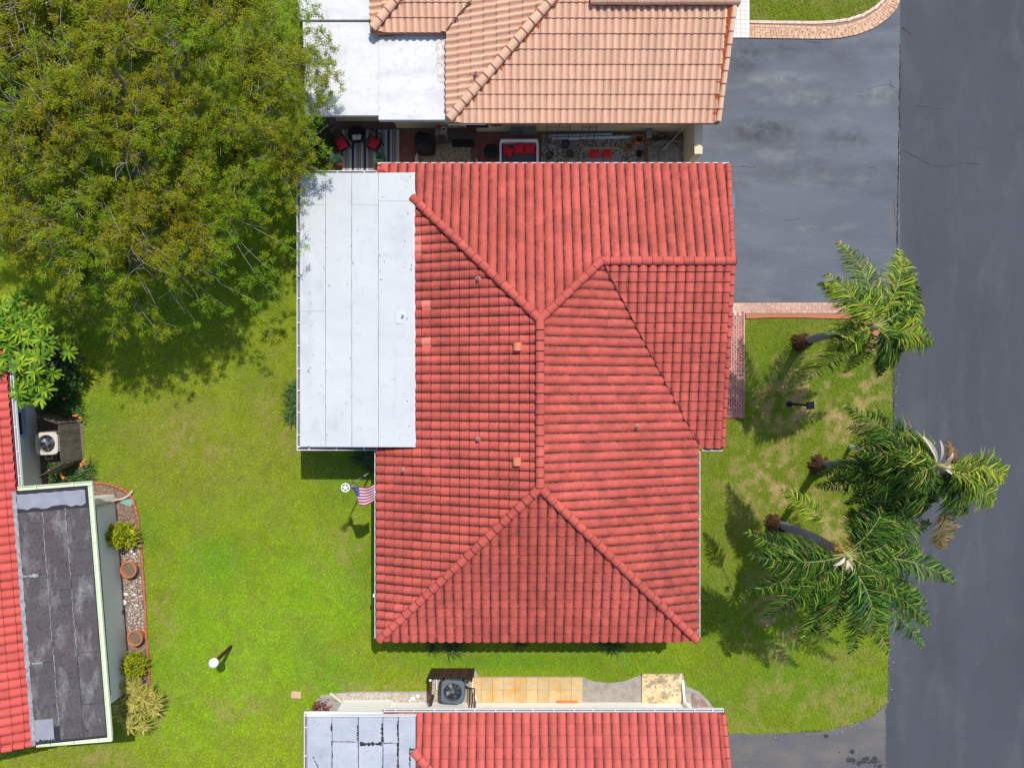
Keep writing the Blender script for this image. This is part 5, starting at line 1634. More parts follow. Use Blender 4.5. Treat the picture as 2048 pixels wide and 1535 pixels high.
def palm(label, base_px, crown_px, zc, fronds, r=.15, rootr=.30):
    b = at(*base_px); c = at(*crown_px, zc)
    t = thing('palm_tree', label, 'palm tree', (b.x, b.y, 0), 'palms in the front lawn')
    mb = MB(); pts, rad = [], []
    for k in range(61):
        s = k / 60
        p = b * (1 - s) + c * s
        p = p + Vector((.10 * math.sin(s * 3.1), .10 * math.sin(s * 2.7 + .4) - .04, 0)); p.z = zc * s - .02
        pts.append(tuple(p)); rad.append(r * (1.12 - .28 * s) * (1.035 if k % 3 == 0 else .985) * random.uniform(.985, 1.015))
    mb.tube(pts, rad, 14)
    tr = mb.build('trunk', MAT['palm_trunk'], t, smooth=True)
    mb = MB(); mb.lathe((b.x, b.y, 0), [(rootr * 1.15, -.02), (rootr, .15), (rootr * .86, .45), (r * 1.25, .85), (r * 1.0, .95)], 16)
    for v in range(len(mb.v)):
        x, y, z = mb.v[v]; q = 1 + .10 * math.sin(v * 5.1) ; mb.v[v] = (b.x + (x - b.x) * q, b.y + (y - b.y) * q, z)
    for q in range(34):
        a = random.uniform(0, 6.283); r0 = rootr * .8; r1 = rootr * random.uniform(1.15, 1.7)
        mb.tube([(b.x + r0 * math.cos(a), b.y + r0 * math.sin(a), .3), (b.x + r1 * .9 * math.cos(a + .1), b.y + r1 * .9 * math.sin(a + .1), .1), (b.x + r1 * math.cos(a + .2), b.y + r1 * math.sin(a + .2), -.01)], [.03, .022, .012], 4)
    mb.build('root_boss', MAT['palm_root'], t, smooth=False)
    cc = Vector(pts[-1]) + Vector((0, 0, .12))
    mb = MB(); mb.tube([tuple(cc - Vector((0, 0, .5))), tuple(cc), tuple(cc + Vector((.02, -.02, .45)))], [r * .95, r * .85, .02], 10)
    mb.build('crownshaft', MAT['rachis'], t, smooth=True)
    for fr_ in fronds:
        px, py, dz, lift = fr_[:4]
        kw = fr_[4] if len(fr_) > 4 else {}
        tip = at(px, py, zc + dz)
        base = np.array(cc) + np.array(((tip.x - cc.x) * .03, (tip.y - cc.y) * .03, random.uniform(-.1, .15)))
        frond(t, base, tip, lift, **kw)
    return t, cc


YG = [(.31, .37, .02), (.20, .29, .016), (.11, .20, .013), (.40, .42, .05), (.06, .13, .010), (.035, .085, .008)]
DG = [(.024, .070, .007), (.038, .105, .009), (.075, .16, .012), (.012, .040, .005), (.18, .28, .03)]
YGk = dict(cols=YG); DGk = dict(cols=DG)
BR = [(.20, .11, .05), (.30, .20, .09), (.12, .07, .035)]
def K(base, **kw):
    d = dict(base); d.update(kw); return d

pA, ccA = palm('yellow-green palm beside the pink paver strip, uppermost of three', (1600, 685), (1744, 652), 6.0, [
    (1676, 484, -.5, 1.1, K(DGk, cols=YG[1:] + DG[:2])), (1640, 566, -.6, .9, YGk), (1652, 548, -.2, 1.2, K(YGk, pairs=36)), (1798, 500, -.5, 1.0, YGk), (1816, 520, -.9, .7, K(DGk, cols=YG[1:] + DG[:2])),
    (1828, 560, -.9, .8, K(DGk)), (1845, 612, -.6, .8, YGk), (1836, 640, -1.1, .6, K(DGk, cols=YG[1:] + DG[:2])), (1866, 684, -1.0, .8, K(DGk)), (1850, 664, -.4, 1.0, YGk), (1796, 724, -1.2, .7, K(DGk)),
    (1758, 752, -1.6, .5, K(DGk)), (1776, 700, -.4, 1.2, K(DGk, pairs=34)), (1594, 766, -3.2, .5, K(YGk, pairs=26, leaf=.5, start=.12)), (1660, 700, -.9, .7, K(YGk, leaf=.6)), (1690, 745, -2.0, .4, K(YGk, leaf=.4, pairs=30)),
    (1722, 590, .4, .6, K(YGk, pairs=34))], r=.145, rootr=.27)
pB, ccB = palm('tallest dark green palm with dry spathes leaning over the road', (1637, 931), (1868, 926), 7.8, [
    (1694, 812, -1.2, 1.0, K(DGk, leaf=.6)), (1698, 852, -1.5, .9, K(DGk, leaf=.55)), (1708, 880, -1.0, 1.0, K(DGk)), (1640, 950, -2.6, 1.0, K(DGk, pairs=58)), (1632, 972, -2.8, .9, K(DGk, pairs=58)), (1692, 1008, -2.4, .8, K(DGk, pairs=50)),
    (1712, 1040, -2.6, .7, K(DGk, pairs=50)), (1740, 930, -.6, 1.2, K(DGk)), (1760, 990, -1.6, .8, K(DGk)), (2008, 962, -.6, .9, YGk), (1988, 1004, -1.4, .8, K(YGk, cols=YG[1:] + DG[1:3])), (1932, 1028, -1.9, .8, K(DGk)),
    (1960, 930, -.2, .9, K(YGk)), (1950, 985, -1.0, .7, K(DGk)), (1884, 1096, -3.0, .2, K(YGk, cols=BR + [(.16, .17, .03), (.2, .2, .03), (.08, .1, .02)], start=.42, pairs=30, leaf=.62, droop=1.4)), (1898, 880, -.9, .5, K(DGk, cols=BR, pairs=26, leaf=.4)),
    (1770, 880, -.2, 1.1, K(YGk, pairs=36)), (1660, 960, -2.0, 1.0, K(DGk, pairs=58)), (1672, 925, -1.6, 1.0, K(DGk, pairs=52)), (1730, 1020, -2.0, .7, K(DGk)), (1790, 1010, -2.0, .7, K(DGk)), (1720, 905, -.6, 1.0, K(DGk)), (1912, 1000, -1.4, .5, K(DGk)), (1800, 1040, -2.2, .7, K(DGk)), (1840, 1030, -2.0, .6, K(DGk)), (1850, 1005, -1.6, .6, K(DGk)), (1800, 950, .1, .9, K(YGk, cols=YG[1:] + DG))], r=.15, rootr=.30)
pC, ccC = palm('broad dark green palm with brown fruit stalks, lowest of three', (1548, 1046), (1686, 1104), 5.9, [
    (1494, 1062, -.7, .9, K(DGk)), (1498, 1108, -.3, .8, K(DGk, pairs=54)), (1496, 1184, -1.3, .8, K(DGk)), (1528, 1236, -1.5, .8, K(DGk)), (1566, 1206, -.9, .8, K(DGk)), (1602, 1280, -1.5, .8, K(DGk)), (1650, 1270, -1.0, .9, K(DGk)), (1700, 1306, -1.4, .8, K(DGk)), (1778, 1304, -1.3, .8, K(DGk)),
    (1846, 1290, -1.7, .7, K(DGk, cols=DG + [(.05, .16, .07)])), (1740, 1262, -.2, 1.1, K(DGk, cols=DG + [(.05, .16, .07)], leaf=.75)), (1908, 1162, -.5, .9, K(DGk, pairs=54)), (1852, 1206, -1.1, .7, K(DGk)), (1836, 1232, -1.5, .7, K(DGk)), (1832, 940, -.3, 1.0, K(DGk, pairs=54)), (1828, 985, -.6, .9, K(DGk, leaf=.65)), (1790, 1010, -.6, .8, K(DGk)),
    (1706, 1016, -.9, .7, K(DGk)), (1776, 968, .2, .9, K(DGk)), (1800, 1046, -.4, .9, K(DGk)), (1748, 1000, -1.2, .6, K(DGk)), (1620, 1250, -2.0, .6, K(DGk)), (1720, 1220, -.6, .8, K(DGk)), (1860, 1250, -1.6, .7, K(DGk)), (1852, 1000, -.1, .9, K(DGk)), (1858, 1044, -.5, .8, K(DGk)), (1800, 980, .1, .8, K(DGk)), (1840, 1090, -.7, .9, K(DGk)), (1562, 978, -1.0, .6, K(YGk, pairs=30, start=.45, leaf=.4)), (1786, 1150, -.2, 1.0, K(DGk))], r=.15, rootr=.27)
# dry spathes and fruit stalks hanging in the crowns
def spathes(palm_t, cc, L, mat='spathe'):
    for (px, py, dz, w) in L:
        tip = np.array(at(px, py, cc.z + dz)); b = np.array(cc) + np.array((0, 0, .05))
        mb = MB(); P = bez(b, (b + tip) / 2 + np.array((0, 0, .35)), tip, np.linspace(.12, 1, 9))
        prev = None
        for k, p in enumerate(P):
            t = k / 8; ww = w * (.25 + 1.5 * t * (1 - t) * 1.7); d = unit((tip - b)[None])[0]; s = np.cross(d, UP)
            cur = (tuple(p - s * ww / 2 + UP * ww * .2), tuple(p - UP * ww * .15), tuple(p + s * ww / 2 + UP * ww * .2))
            if prev:
                mb.face([prev[0], prev[1], cur[1], cur[0]]); mb.face([prev[1], prev[2], cur[2], cur[1]])
            prev = cur
        mb.build('spathe', MAT[mat], palm_t, smooth=True)
spathes(pB, ccB, [(1846, 872, .6, .16), (1880, 880, .5, .10), (1905, 905, .5, .13), (1902, 932, .3, .12), (1905, 950, .2, .08)])
spathes(pC, ccC, [(1666, 1130, .2, .14), (1690, 1140, .2, .12), (1722, 1194, .1, .09), (1704, 1120, .2, .08)])
def fruit(palm_t, cc, px, py, dz, R_):
    c = at(px, py, cc.z + dz); mb = MB()
    for k in range(60):
        d = Vector((random.gauss(0, 1), random.gauss(0, 1), random.gauss(0, .7))).normalized()
        e = c + d * R_ * random.uniform(.5, 1)
        mb.tube([tuple(c * .3 + Vector(cc) * .7), tuple(c), tuple(e)], [.008, .006, .012], 4)
    mb.build('fruit_stalk', MAT['fruit'], palm_t)
fruit(pC, ccC, 1700, 1086, .1, .28)
fruit(pC, ccC, 1676, 1092, .2, .16)
fruit(pB, ccB, 1872, 955, -.2, .22)

# ------------------------------------------------------------------ shrubs and plants
YEL = [(.38, .40, .012), (.30, .36, .012), (.18, .27, .012), (.46, .43, .02)]
shrub('yellow_shrub', 'yellow-green leafy shrub leaning from the wall above the upper terracotta pot', (at(243, 1070, .6).x, at(243, 1070, .6).y, .45), (.62, .50, .55), 170, 9, .13, YEL, group='shrubs in the mulched bed')
shrub('yellow_shrub', 'round yellow-green shrub between the lower terracotta pot and spiky plant', (at(268, 1332, .6).x, at(268, 1332, .6).y, .40), (.50, .50, .55), 170, 9, .10, YEL, group='shrubs in the mulched bed')
c = at(271, 1413, .8)
heads = [(random.uniform(-.75, .75), random.uniform(-.8, .8), random.uniform(.5, .95)) for _ in range(20)]
heads = [h for h in heads if (h[0] / .85) ** 2 + (h[1] / .9) ** 2 < 1.1] + [(-.6, .1, .7), (0, .75, .7), (.7, -.2, .6), (.1, -.75, .6), (-.35, -.5, .8), (.4, .4, .9)]
t = strap_plant('dracaena_bush', 'golden spiky-leaved bush at the corner of the dark flat roof', (c.x, c.y), heads, 40, .44, .045, [(.48, .42, .08), (.38, .37, .06), (.27, .24, .05), (.55, .46, .14)], cat='shrub', droop=.5, arch=.75)
mb = MB()
for h in heads:
    mb.tube([(c.x + h[0] * .2, c.y + h[1] * .2, 0), (c.x + h[0] * .7, c.y + h[1] * .7, h[2] * .6), (c.x + h[0], c.y + h[1], h[2])], .02, 5)
mb.build('stem', MAT['wood_grey'], t)
# rosette tree by the left house
c = at(50, 705, 2.2)
t = thing('rosette_tree', 'glossy rosette-leaved small tree against the left house eave', 'tree', (c.x, c.y, 0))
mb = MB(); parts = []
NR = 78; ros = []
tries = 0
while len(ros) < NR and tries < 4000:
    tries += 1
    a = random.uniform(0, 6.283); r = math.sqrt(random.random())
    x = c.x - .15 + 1.6 * r * math.cos(a); y = c.y + .15 + 2.15 * r * math.sin(a); z = 1.9 + 1.0 * math.sqrt(1 - r * r * .9) + random.uniform(-.35, .1)
    if all((x - p[0]) ** 2 + (y - p[1]) ** 2 > .035 for p in ros):
        ros.append((x, y, z))
for (x, y, z) in ros:
    mb.tube([(c.x, c.y, 0), (c.x * .6 + x * .4, c.y * .6 + y * .4, 1.0), (x, y, z)], [.05, .03, .015], 5)
    n = 22
    a = np.linspace(0, 6.283 * 2, n) + RNG.normal(0, .12, n); e = np.concatenate([RNG.uniform(.05, .3, n // 2), RNG.uniform(.4, .8, n - n // 2)])
    D1 = np.stack([np.cos(a) * np.cos(e), np.sin(a) * np.cos(e), np.sin(e)], 1); D2 = unit(D1 - UP * .45)
    V, F = straps_arr(np.array((x, y, z)) + D1 * .03, D1, D2, RNG.uniform(.28, .42, n), RNG.uniform(.075, .11, n), tip=.5)
    parts.append((V, F, np.repeat(pick([(.22, .36, .014), (.14, .28, .014), (.30, .41, .025), (.09, .20, .014)], n), 6, 0)))
mb.build('stem', MAT['bark'], t)
V, F, C = join(parts)
np_mesh('crown', V, F, MAT['leaf'], t, col=C)
# dark under-storey and flowering strap plants by the left air conditioner
DKG = [(.04, .10, .02), (.06, .13, .03), (.10, .18, .05), (.03, .07, .02)]
def flowers(t, pts):
    for (px, py, z) in pts:
        c = at(px, py, z); mb = MB()
        mb.tube([(c.x, c.y, 0), (c.x, c.y, z)], .008, 4, mi=1)
        for k in range(7):
            d = Vector((random.gauss(0, .03), random.gauss(0, .03), random.gauss(0, .02)))
            mb.lathe((c.x + d.x, c.y + d.y, z + d.z), [(0, .03), (.03, .015), (.03, -.01), (0, -.025)], 6, mi=0)
        mb.build('flower', [MAT['flower'], MAT['rachis']], t)
c = at(135, 948, .2)
t = strap_plant('lily_clump', 'green strap-leaved lilies with orange flowers below the beige air conditioner', (c.x, c.y), [(random.uniform(-.95, .95), random.uniform(-.4, .42), 0) for _ in range(24)], 16, .55, .035, DKG + [(.14, .22, .05)], cat='plant', droop=.8)
flowers(t, [(98, 943, .55), (122, 947, .55), (127, 955, .55), (162, 928, .6), (168, 922, .55)])
c = at(112, 800, .2)
t = strap_plant('lily_clump', 'shaded strap-leaved lilies with orange flowers above the beige air conditioner', (c.x, c.y), [(random.uniform(-1.1, .9), random.uniform(-.55, .5), 0) for _ in range(26)], 16, .6, .035, DKG, cat='plant', droop=.8)
flowers(t, [(152, 830, .6), (161, 836, .55), (112, 789, .6), (128, 797, .55), (75, 830, .5)])
shrub('dark_shrub', 'dark leafy shrub under the rosette tree', (at(130, 745, .6).x, at(130, 745, .6).y, .45), (.8, 1.0, .7), 200, 8, .14, DKG)
# strap plants along the main house
for lab, px, py, hs, L in (('dark strap-leaved clump left of the pale flat roof', 588, 800, [(0, .5, 0), (.05, .2, 0), (0, -.1, 0), (.05, -.4, 0), (0, -.7, 0)], .65),
                           ('strap-leaved plant in the shaded corner by the flagpole', 735, 920, [(0, 0, 0), (.15, -.25, 0), (-.3, .1, 0), (.2, .2, 0)], .65),
                           ('first spiky plant under the lower eave, next to the left corner', 866, 1290, [(0, 0, 0)], .55),
                           ('large spiky plant under the lower eave near the grey air conditioner', 905, 1290, [(-.1, 0, 0), (.15, 0, 0)], .7),
                           ('small spiky plant under the middle of the lower eave', 1040, 1284, [(0, 0, 0)], .5),
                           ('spiky plant under the lower eave, nearest the right corner', 1222, 1288, [(-.1, 0, 0), (.12, 0, 0)], .65)):
    c = at(px, py)
    strap_plant('spiky_plant', lab, (c.x, c.y), hs, 44, L, .03, DKG + [(.12, .2, .05)], cat='plant', droop=.8, group='spiky plants round the central house')
shrub('patio_shrub', 'dark leafy bush at the left end of the shaded patio', (at(642, 290, .6).x, at(642, 290, .6).y, .5), (.62, 1.0, .6), 240, 8, .12, [(.05, .11, .015), (.08, .14, .02), (.03, .07, .01)])
c = at(645, 1411)
shrub('red_plant', 'low red-leaved plant by the white downspout of the bottom house', (c.x, c.y, .12), (.35, .25, .2), 60, 7, .08, [(.30, .02, .02), (.20, .03, .02), (.12, .05, .03)], cat='plant', stem=False)
c = at(1450, 1446)
shrub('red_plant', 'small red-brown plant tucked against the bottom house gable', (c.x - .1, c.y, .1), (.12, .3, .2), 30, 6, .08, [(.28, .05, .02), (.2, .06, .02)], cat='plant', stem=False)


# ------------------------------------------------------------------ air conditioners and their screens
def rsq(c, s, r, z, n=5):
    """rounded square ring of points"""
    pts = []
    for k in range(48):
        t = 2 * math.pi * (k + .5) / 48
        q = s / (abs(math.cos(t)) ** 6 + abs(math.sin(t)) ** 6) ** (1 / 6)
        pts.append((c[0] + q * math.cos(t), c[1] + q * math.sin(t), z))
    return pts


def air_con(label, c, s, h, body, dark, rz, blades, louvre=True, group='air conditioners'):
    t = thing('air_conditioner', label, 'air conditioner', (c[0], c[1], 0), group)
    M = Matrix.Translation((c[0], c[1], 0)) @ Matrix.Rotation(rz, 4, 'Z')
    mb = MB(); r0 = rsq((0, 0), s, s * .28, .08); r1 = rsq((0, 0), s, s * .28, h - .05); n = len(r0)
    for a, b in ((r0, r1),):
        mb.add(a + b, [(k, (k + 1) % n, n + (k + 1) % n, n + k) for k in range(n)], M)
    mb.build('cabinet', dark, t)
    mb = MB(); mb.box((0, 0, .04), (2.3 * s, 2.3 * s, .08), M=M, bev=.01); mb.build('base_pad', MAT['weathered_concrete'], t)
    # louvre ribs
    if louvre:
        for side in range(4):
            Q = M @ Matrix.Rotation(side * math.pi / 2, 4, 'Z')
            for k in range(7):
                mb = MB(); x = -s * .66 + s * 1.32 * k / 6
                mb.box((x, -s - .006, h * .5), (s * .12, .03, h * .8), M=Q, bev=.006); mb.build('louvre', body, t)
    # top ring
    mb = MB(); ro = rsq((0, 0), s * 1.02, s * .32, h - .05); ru = rsq((0, 0), s * 1.02, s * .32, h - .01); rt = rsq((0, 0), s * .97, s * .30, h + .012)
    m = len(ro); R1 = s * .80
    def ang(p): return math.atan2(p[1], p[0])
    ring = [(R1 * math.cos(ang(p)), R1 * math.sin(ang(p)), h + .012) for p in rt]
    rin = [(R1 * .98 * math.cos(ang(p)), R1 * .98 * math.sin(ang(p)), h - .16) for p in rt]
    vs = ro + ru + rt + ring + rin
    fs = []
    for lv in range(4):
        fs += [(lv * m + k, lv * m + (k + 1) % m, (lv + 1) * m + (k + 1) % m, (lv + 1) * m + k) for k in range(m)]
    mb.add(vs, fs, M); mb.build('top_cover', body, t, smooth=False)
    mb = MB(); mb.lathe((0, 0, 0), [(0, h - .20), (R1 * .98, h - .20)], 24); vv = [M @ Vector(p) for p in mb.v]; mb.v = [tuple(p) for p in vv]
    mb.build('fan_well', MAT['fan_dark'], t)
    fan = MB(); fan.lathe((0, 0, 0), [(0, h - .04), (s * .17, h - .04), (s * .17, h - .15)], 14); fan.v = [tuple(M @ Vector(p)) for p in fan.v]
    fo = fan.build('fan', MAT['motor'], t)
    for k in range(blades):
        a = 2 * math.pi * k / blades + .5
        mb = MB(); Q = M @ Matrix.Rotation(a, 4, 'Z')
        w = .95 / blades * 1.05
        pts = []
        for rr in (s * .17, s * .42, R1 * .80):
            ww = w * (.55 + .55 * (rr / s))
            pts.append([(rr * math.cos(q), rr * math.sin(q), h - .13 + .06 * (q / ww)) for q in (-ww, 0, ww)])
        vs = [p for row in pts for p in row]
        mb.add(vs, [(0, 1, 4, 3), (1, 2, 5, 4), (3, 4, 7, 6), (4, 5, 8, 7)], Q)
        mb.build('fan_blade', MAT['fan'], fo)
    mb = MB()
    for k in range(5):
        a = 2 * math.pi * k / 5
        mb.seg(tuple(M @ Vector((s * .14 * math.cos(a), s * .14 * math.sin(a), h + .018))), tuple(M @ Vector((R1 * 1.02 * math.cos(a), R1 * 1.02 * math.sin(a), h + .018))), .012, .008)
    for rr in np.linspace(.25, .98, 9):
        pts = [tuple(M @ Vector((R1 * rr * math.cos(q), R1 * rr * math.sin(q), h + .016))) for q in np.linspace(0, 6.283, 25)]
        mb.tube(pts, .0018, 3, cap=False)
    mb.build('guard_grille', MAT['ac_grey'], t)
    return t


c = at(905, 1384, .95)
acs = air_con('dark grey air conditioner behind the brown fence at the bottom house', (c.x, c.y), .44, .92, MAT['ac_grey'], MAT['fan_dark'], R(-3), 4)
# service pipes on the wall
mb = MB()
for k in range(3):
    x = c.x + .62 + k * .10
    mb.tube([(c.x + .45, c.y + .1 - k * .05, .5), (x, c.y - .1, .35), (x, -12.66, .4), (x, -12.66, 1.6)], .022, 6)
mb.build('service_pipe', MAT['black'], acs)
mb = MB(); mb.tube([(c.x + .70, -11.45, .1), (c.x + .72, -12.2, .1), (c.x + .9, -12.6, .12), (c.x + .9, -12.68, .9)], .032, 8); mb.build('drain_pipe', MAT['white'], acs)
mb = MB(); mb.tube([(c.x - .72, -11.75, .12), (c.x - .70, -12.15, .14)], .025, 8); mb.build('drain_pipe', MAT['white'], acs)
c = at(92, 887, .78)
acw = air_con('beige air conditioner with grey fan by the left house wall', (c.x, c.y), .43, .76, MAT['ac_beige'], MAT['fan_dark'], AW * .6, 3)
mb = MB(); mb.tube([(c.x - .1, c.y - .42, .3), (c.x - .1, c.y - .62, .25), (c.x - .35, c.y - .66, .25), (c.x - .38, c.y - .45, .25)], .022, 6); mb.build('drain_pipe', MAT['white'], acw)


def board_fence(t, A, B, h, mat, bw=.11, lean=(0, 0), name='board'):
    A = Vector(A); B = Vector(B); d = (B - A); n = max(2, round(d.length / bw)); u = d.normalized()
    for k in range(n):
        p = A + d * ((k + .5) / n); hh = h * random.uniform(.97, 1.02)
        mb = MB(); mb.box((0, 0, hh / 2), (d.length / n - .006, .02, hh), bev=.002)
        sh_ = Matrix.Identity(4); sh_[0][2] = lean[0]; sh_[1][2] = lean[1]
        M = Matrix.Translation(p) @ sh_ @ Matrix.Rotation(math.atan2(u.y, u.x) + random.gauss(0, .02), 4, 'Z')
        mb.v = [tuple(M @ Vector(v)) for v in mb.v]
        mb.build(name, mat, t)
    mb = MB()
    for z in (.2, h * .8):
        off = Vector((u.y, -u.x, 0)) * .025
        o = Vector((lean[0] * z, lean[1] * z, z))
        mb.seg(A + off + o, B + off + o, .03, .07)
    mb.build('rail', mat, t)


f = thing('fence', 'dark brown board screen around the grey air conditioner', 'fence', (-2.35, -11.4, 0))
board_fence(f, (-3.22, -11.36, 0), (-1.48, -11.36, 0), .88, MAT['wood_dark'], .105)
for (x, y) in ((-3.16, -11.44), (-1.58, -11.46)):
    mb = MB(); mb.box((x, y, .47), (.09, .09, .94)); mb.build('post', MAT['wood_dark'], f)
mb = MB(); mb.lathe((-3.16, -11.44, .94), [(.05, 0), (.05, .02), (0, .03)], 8); mb.build('post_cap', MAT['white'], f)
board_fence(f, (-3.20, -11.48, 0), (-3.20, -12.2, 0), .75, MAT['wood_dark'], .12)
mb = MB(); mb.seg((-3.16, -11.5, .84), (-3.16, -12.45, .84), .09, .05); mb.build('rail', MAT['wood_dark'], f)
mb = MB(); mb.box((-3.16, -12.45, .42), (.09, .09, .84)); mb.build('post', MAT['wood_dark'], f)

f = thing('fence', 'weathered grey board screen around the beige air conditioner', 'fence', (-17.2, -2.3, 0))
board_fence(f, (-17.30, -1.55, 0), (-17.17, -3.02, 0), 1.32, MAT['wood_grey'], .105)
board_fence(f, (-17.36, -1.52, 0), (-18.30, -1.20, 0), 1.25, MAT['wood_grey'], .13)
board_fence(f, (-17.22, -3.06, 0), (-18.05, -3.50, 0), 1.25, MAT['wood_grey'], .13)

# ------------------------------------------------------------------ pots and stones in the bed
def pot(label, c, r, h, mat, group=None, soil=True, name='plant_pot', cat='plant pot'):
    t = thing(name, label, cat, (c[0], c[1], 0), group)
    mb = MB(); z = c[2] if len(c) > 2 else .02
    mb.lathe((c[0], c[1], z), [(0, 0), (r * .68, 0), (r * .90, h * .8), (r, h * .8), (r * 1.03, h), (r * .90, h), (r * .86, h * .78), (r * .84, h * .76)], 22)
    mb.build('pot_body', mat, t, smooth=False)
    if soil:
        mb = MB(); mb.lathe((c[0], c[1], z), [(0, h * .80), (r * .4, h * .79), (r * .87, h * .76)], 18); mb.build('pot_soil', MAT['potting'], t)
    return t


p = at(257, 1139, .42); pot('upper terracotta pot of dry soil in the mulched bed', (p.x, p.y), .31, .42, MAT['terracotta'], 'terracotta pots in the bed')
p = at(270, 1276, .42); pot('lower terracotta pot of dry soil beside the round shrub', (p.x, p.y), .29, .42, MAT['terracotta'], 'terracotta pots in the bed')


def stone(label, px, py, r, mat, sq=.6, group=None):
    p = at(px, py); mb = MB()
    n, m = 9, 5
    vs = []
    for i in range(m + 1):
        ph = math.pi * i / m
        for k in range(n):
            t = 2 * math.pi * k / n; q = r * random.uniform(.78, 1.12) if 0 < i < m else r
            vs.append((p.x + q * math.sin(ph) * math.cos(t), p.y + q * math.sin(ph) * math.sin(t) * .8, .03 + r * sq * (1 + math.cos(ph)) * .5))
    fs = [(i * n + k, (i + 1) * n + k, (i + 1) * n + (k + 1) % n, i * n + (k + 1) % n) for i in range(m) for k in range(n)]
    mb.add(vs, fs)
    return tag(mb.build('stone', mat, None, smooth=True), label, 'stone', group)


for lab, px, py, r in (('larger white stone below the upper yellow shrub', 263, 1101, .13), ('small cream stone touching the larger white stone', 269, 1107, .09),
                       ('white stone below the upper terracotta pot, left of a pair', 253, 1187, .11), ('white stone below the upper terracotta pot, right of a pair', 270, 1188, .08),
                       ('big pale rock against the wall in the mulched bed', 249, 1203, .16), ('small white stone beside the orange edging halfway down', 275, 1209, .07)):
    stone(lab, px, py, r, MAT['stone_white'], group='stones in the bed')
for lab, px, py, r in (('pale limestone rock left of the brown fence', 826, 1394, .13), ('second pale rock left of the brown fence', 836, 1390, .10), ('flat white rock by the wall left of the fence', 820, 1399, .08)):
    stone(lab, px, py, r, MAT['stone_white'], group='rocks by the bottom house')
mb = MB(); p = at(247, 1222); mb.lathe((p.x, p.y, .02), [(.08, 0), (.10, .12), (.07, .12), (.06, .05), (0, .05)], 12)
tag(mb.build('small_pot', MAT['rust']), 'small rusty brown pot against the left house wall', 'plant pot')

# ------------------------------------------------------------------ flagpole
p = at(745, 953)
px_, py_ = -5.60, -3.48
t = thing('flagpole', 'silver flagpole topped by a white star ring beside the left eave', 'flagpole', (px_, py_, 0))
mb = MB(); mb.tube([(px_, py_, -.05), (px_, py_, 1.6)], .032, 10); mb.tube([(px_, py_, 1.6), (px_, py_, 3.1)], .026, 10); mb.tube([(px_, py_, 3.1), (px_ + .01, py_, 4.42)], .020, 10)
mb.build('pole', MAT['silver'], t, smooth=True)
mb = MB(); zt = 4.45; R0, R1 = .150, .125; n = 32
ri = [[(px_ + r * math.cos(2 * math.pi * k / n), py_ + r * math.sin(2 * math.pi * k / n), z) for k in range(n)] for r, z in ((R0, zt), (R0, zt + .025), (R1, zt + .025), (R1, zt))]
vs = [v for r in ri for v in r]
mb.add(vs, [(a * n + k, a * n + (k + 1) % n, ((a + 1) % 4) * n + (k + 1) % n, ((a + 1) % 4) * n + k) for a in range(4) for k in range(n)])
mb.build('finial_ring', MAT['white'], t)
mb = MB(); st_ = []
for k in range(10):
    r = .127 if k % 2 == 0 else .054
    st_.append((px_ + r * math.cos(math.pi / 2 + k * math.pi / 5), py_ + r * math.sin(math.pi / 2 + k * math.pi / 5)))
mb.prism(st_, zt + .003, zt + .022); mb.build('finial_star', MAT['white'], t)

# striped flag blown out from the pole
L, Hh = 1.12, .80; NS, NT = 76, 52
Vf = []
for j in range(NT + 1):
    tt = j / NT
    for i in range(NS + 1):
        s = i / NS
        e = min(1, s * 3.0); e = e * e * (3 - 2 * e)
        wave = .05 * math.sin(s * 9 - tt * 3) * (0.3 + s)
        x = px_ + .03 + s * L * (.80 - .12 * tt) + .05 * tt * e
        y = py_ - .05 - tt * .62 * e * (1 + .10 * math.sin(s * 5)) + .05 * math.sin(s * 7) * (.3 + s) + .10 * s * (1 - tt)
        z = 4.28 - tt * Hh * (1 - .55 * e) - .18 * s + wave
        Vf.append((x, y, z))
Ff, Mi = [], []
for j in range(NT):
    for i in range(NS):
        a = j * (NS + 1) + i
        Ff.append((a, a + 1, a + NS + 2, a + NS + 1))
        stripe = int(j / NT * 13)
        m = 0 if stripe % 2 == 0 else 1
        if i < NS * .40 and j < NT * 7 / 13:
            ci_, cj = i % 5, j % 5
            m = 1 if (ci_ in (2, 3) and cj == 2) else 2
        Mi.append(m)
me = bpy.data.meshes.new('flag'); me.from_pydata(Vf, [], Ff); add_mat(me, [MAT['flag_red'], MAT['flag_white'], MAT['flag_blue']])
me.polygons.foreach_set('material_index', Mi); me.polygons.foreach_set('use_smooth', [True] * len(Ff)); me.update()
tag(link('flag', me), 'red and white striped flag with blue starred corner flying from the silver pole', 'flag')

# ------------------------------------------------------------------ posts in the lawns
bx, by = -11.24, -10.50
t = thing('globe_post', 'white globe on a dark post standing in the left lawn', 'lamp post', (bx, by, 0))
mb = MB(); mb.box((bx, by, .72), (.10, .10, 1.48)); mb.build('post', MAT['wood_dark'], t)
mb = MB(); mb.lathe((bx, by, 1.62), [(0, .17)] + [(.185 * math.sin(q), .17 * math.cos(q)) for q in np.linspace(.2, 2.9, 12)] + [(0, -.17)], 24); mb.build('globe', MAT['globe'], t, smooth=True)
mb = MB(); mb.lathe((bx, by, 1.40), [(.07, 0), (.09, .06), (.05, .08)], 12); mb.build('collar', MAT['black_metal'], t)
bx, by = 11.10, -.80
t = thing('solar_lamp', 'black solar lamp post with square panel in the front lawn', 'lamp post', (bx, by, 0))
mb = MB(); mb.tube([(bx, by, 0), (bx, by, 1.82)], .045, 10); mb.build('post', MAT['black_metal'], t, smooth=True)
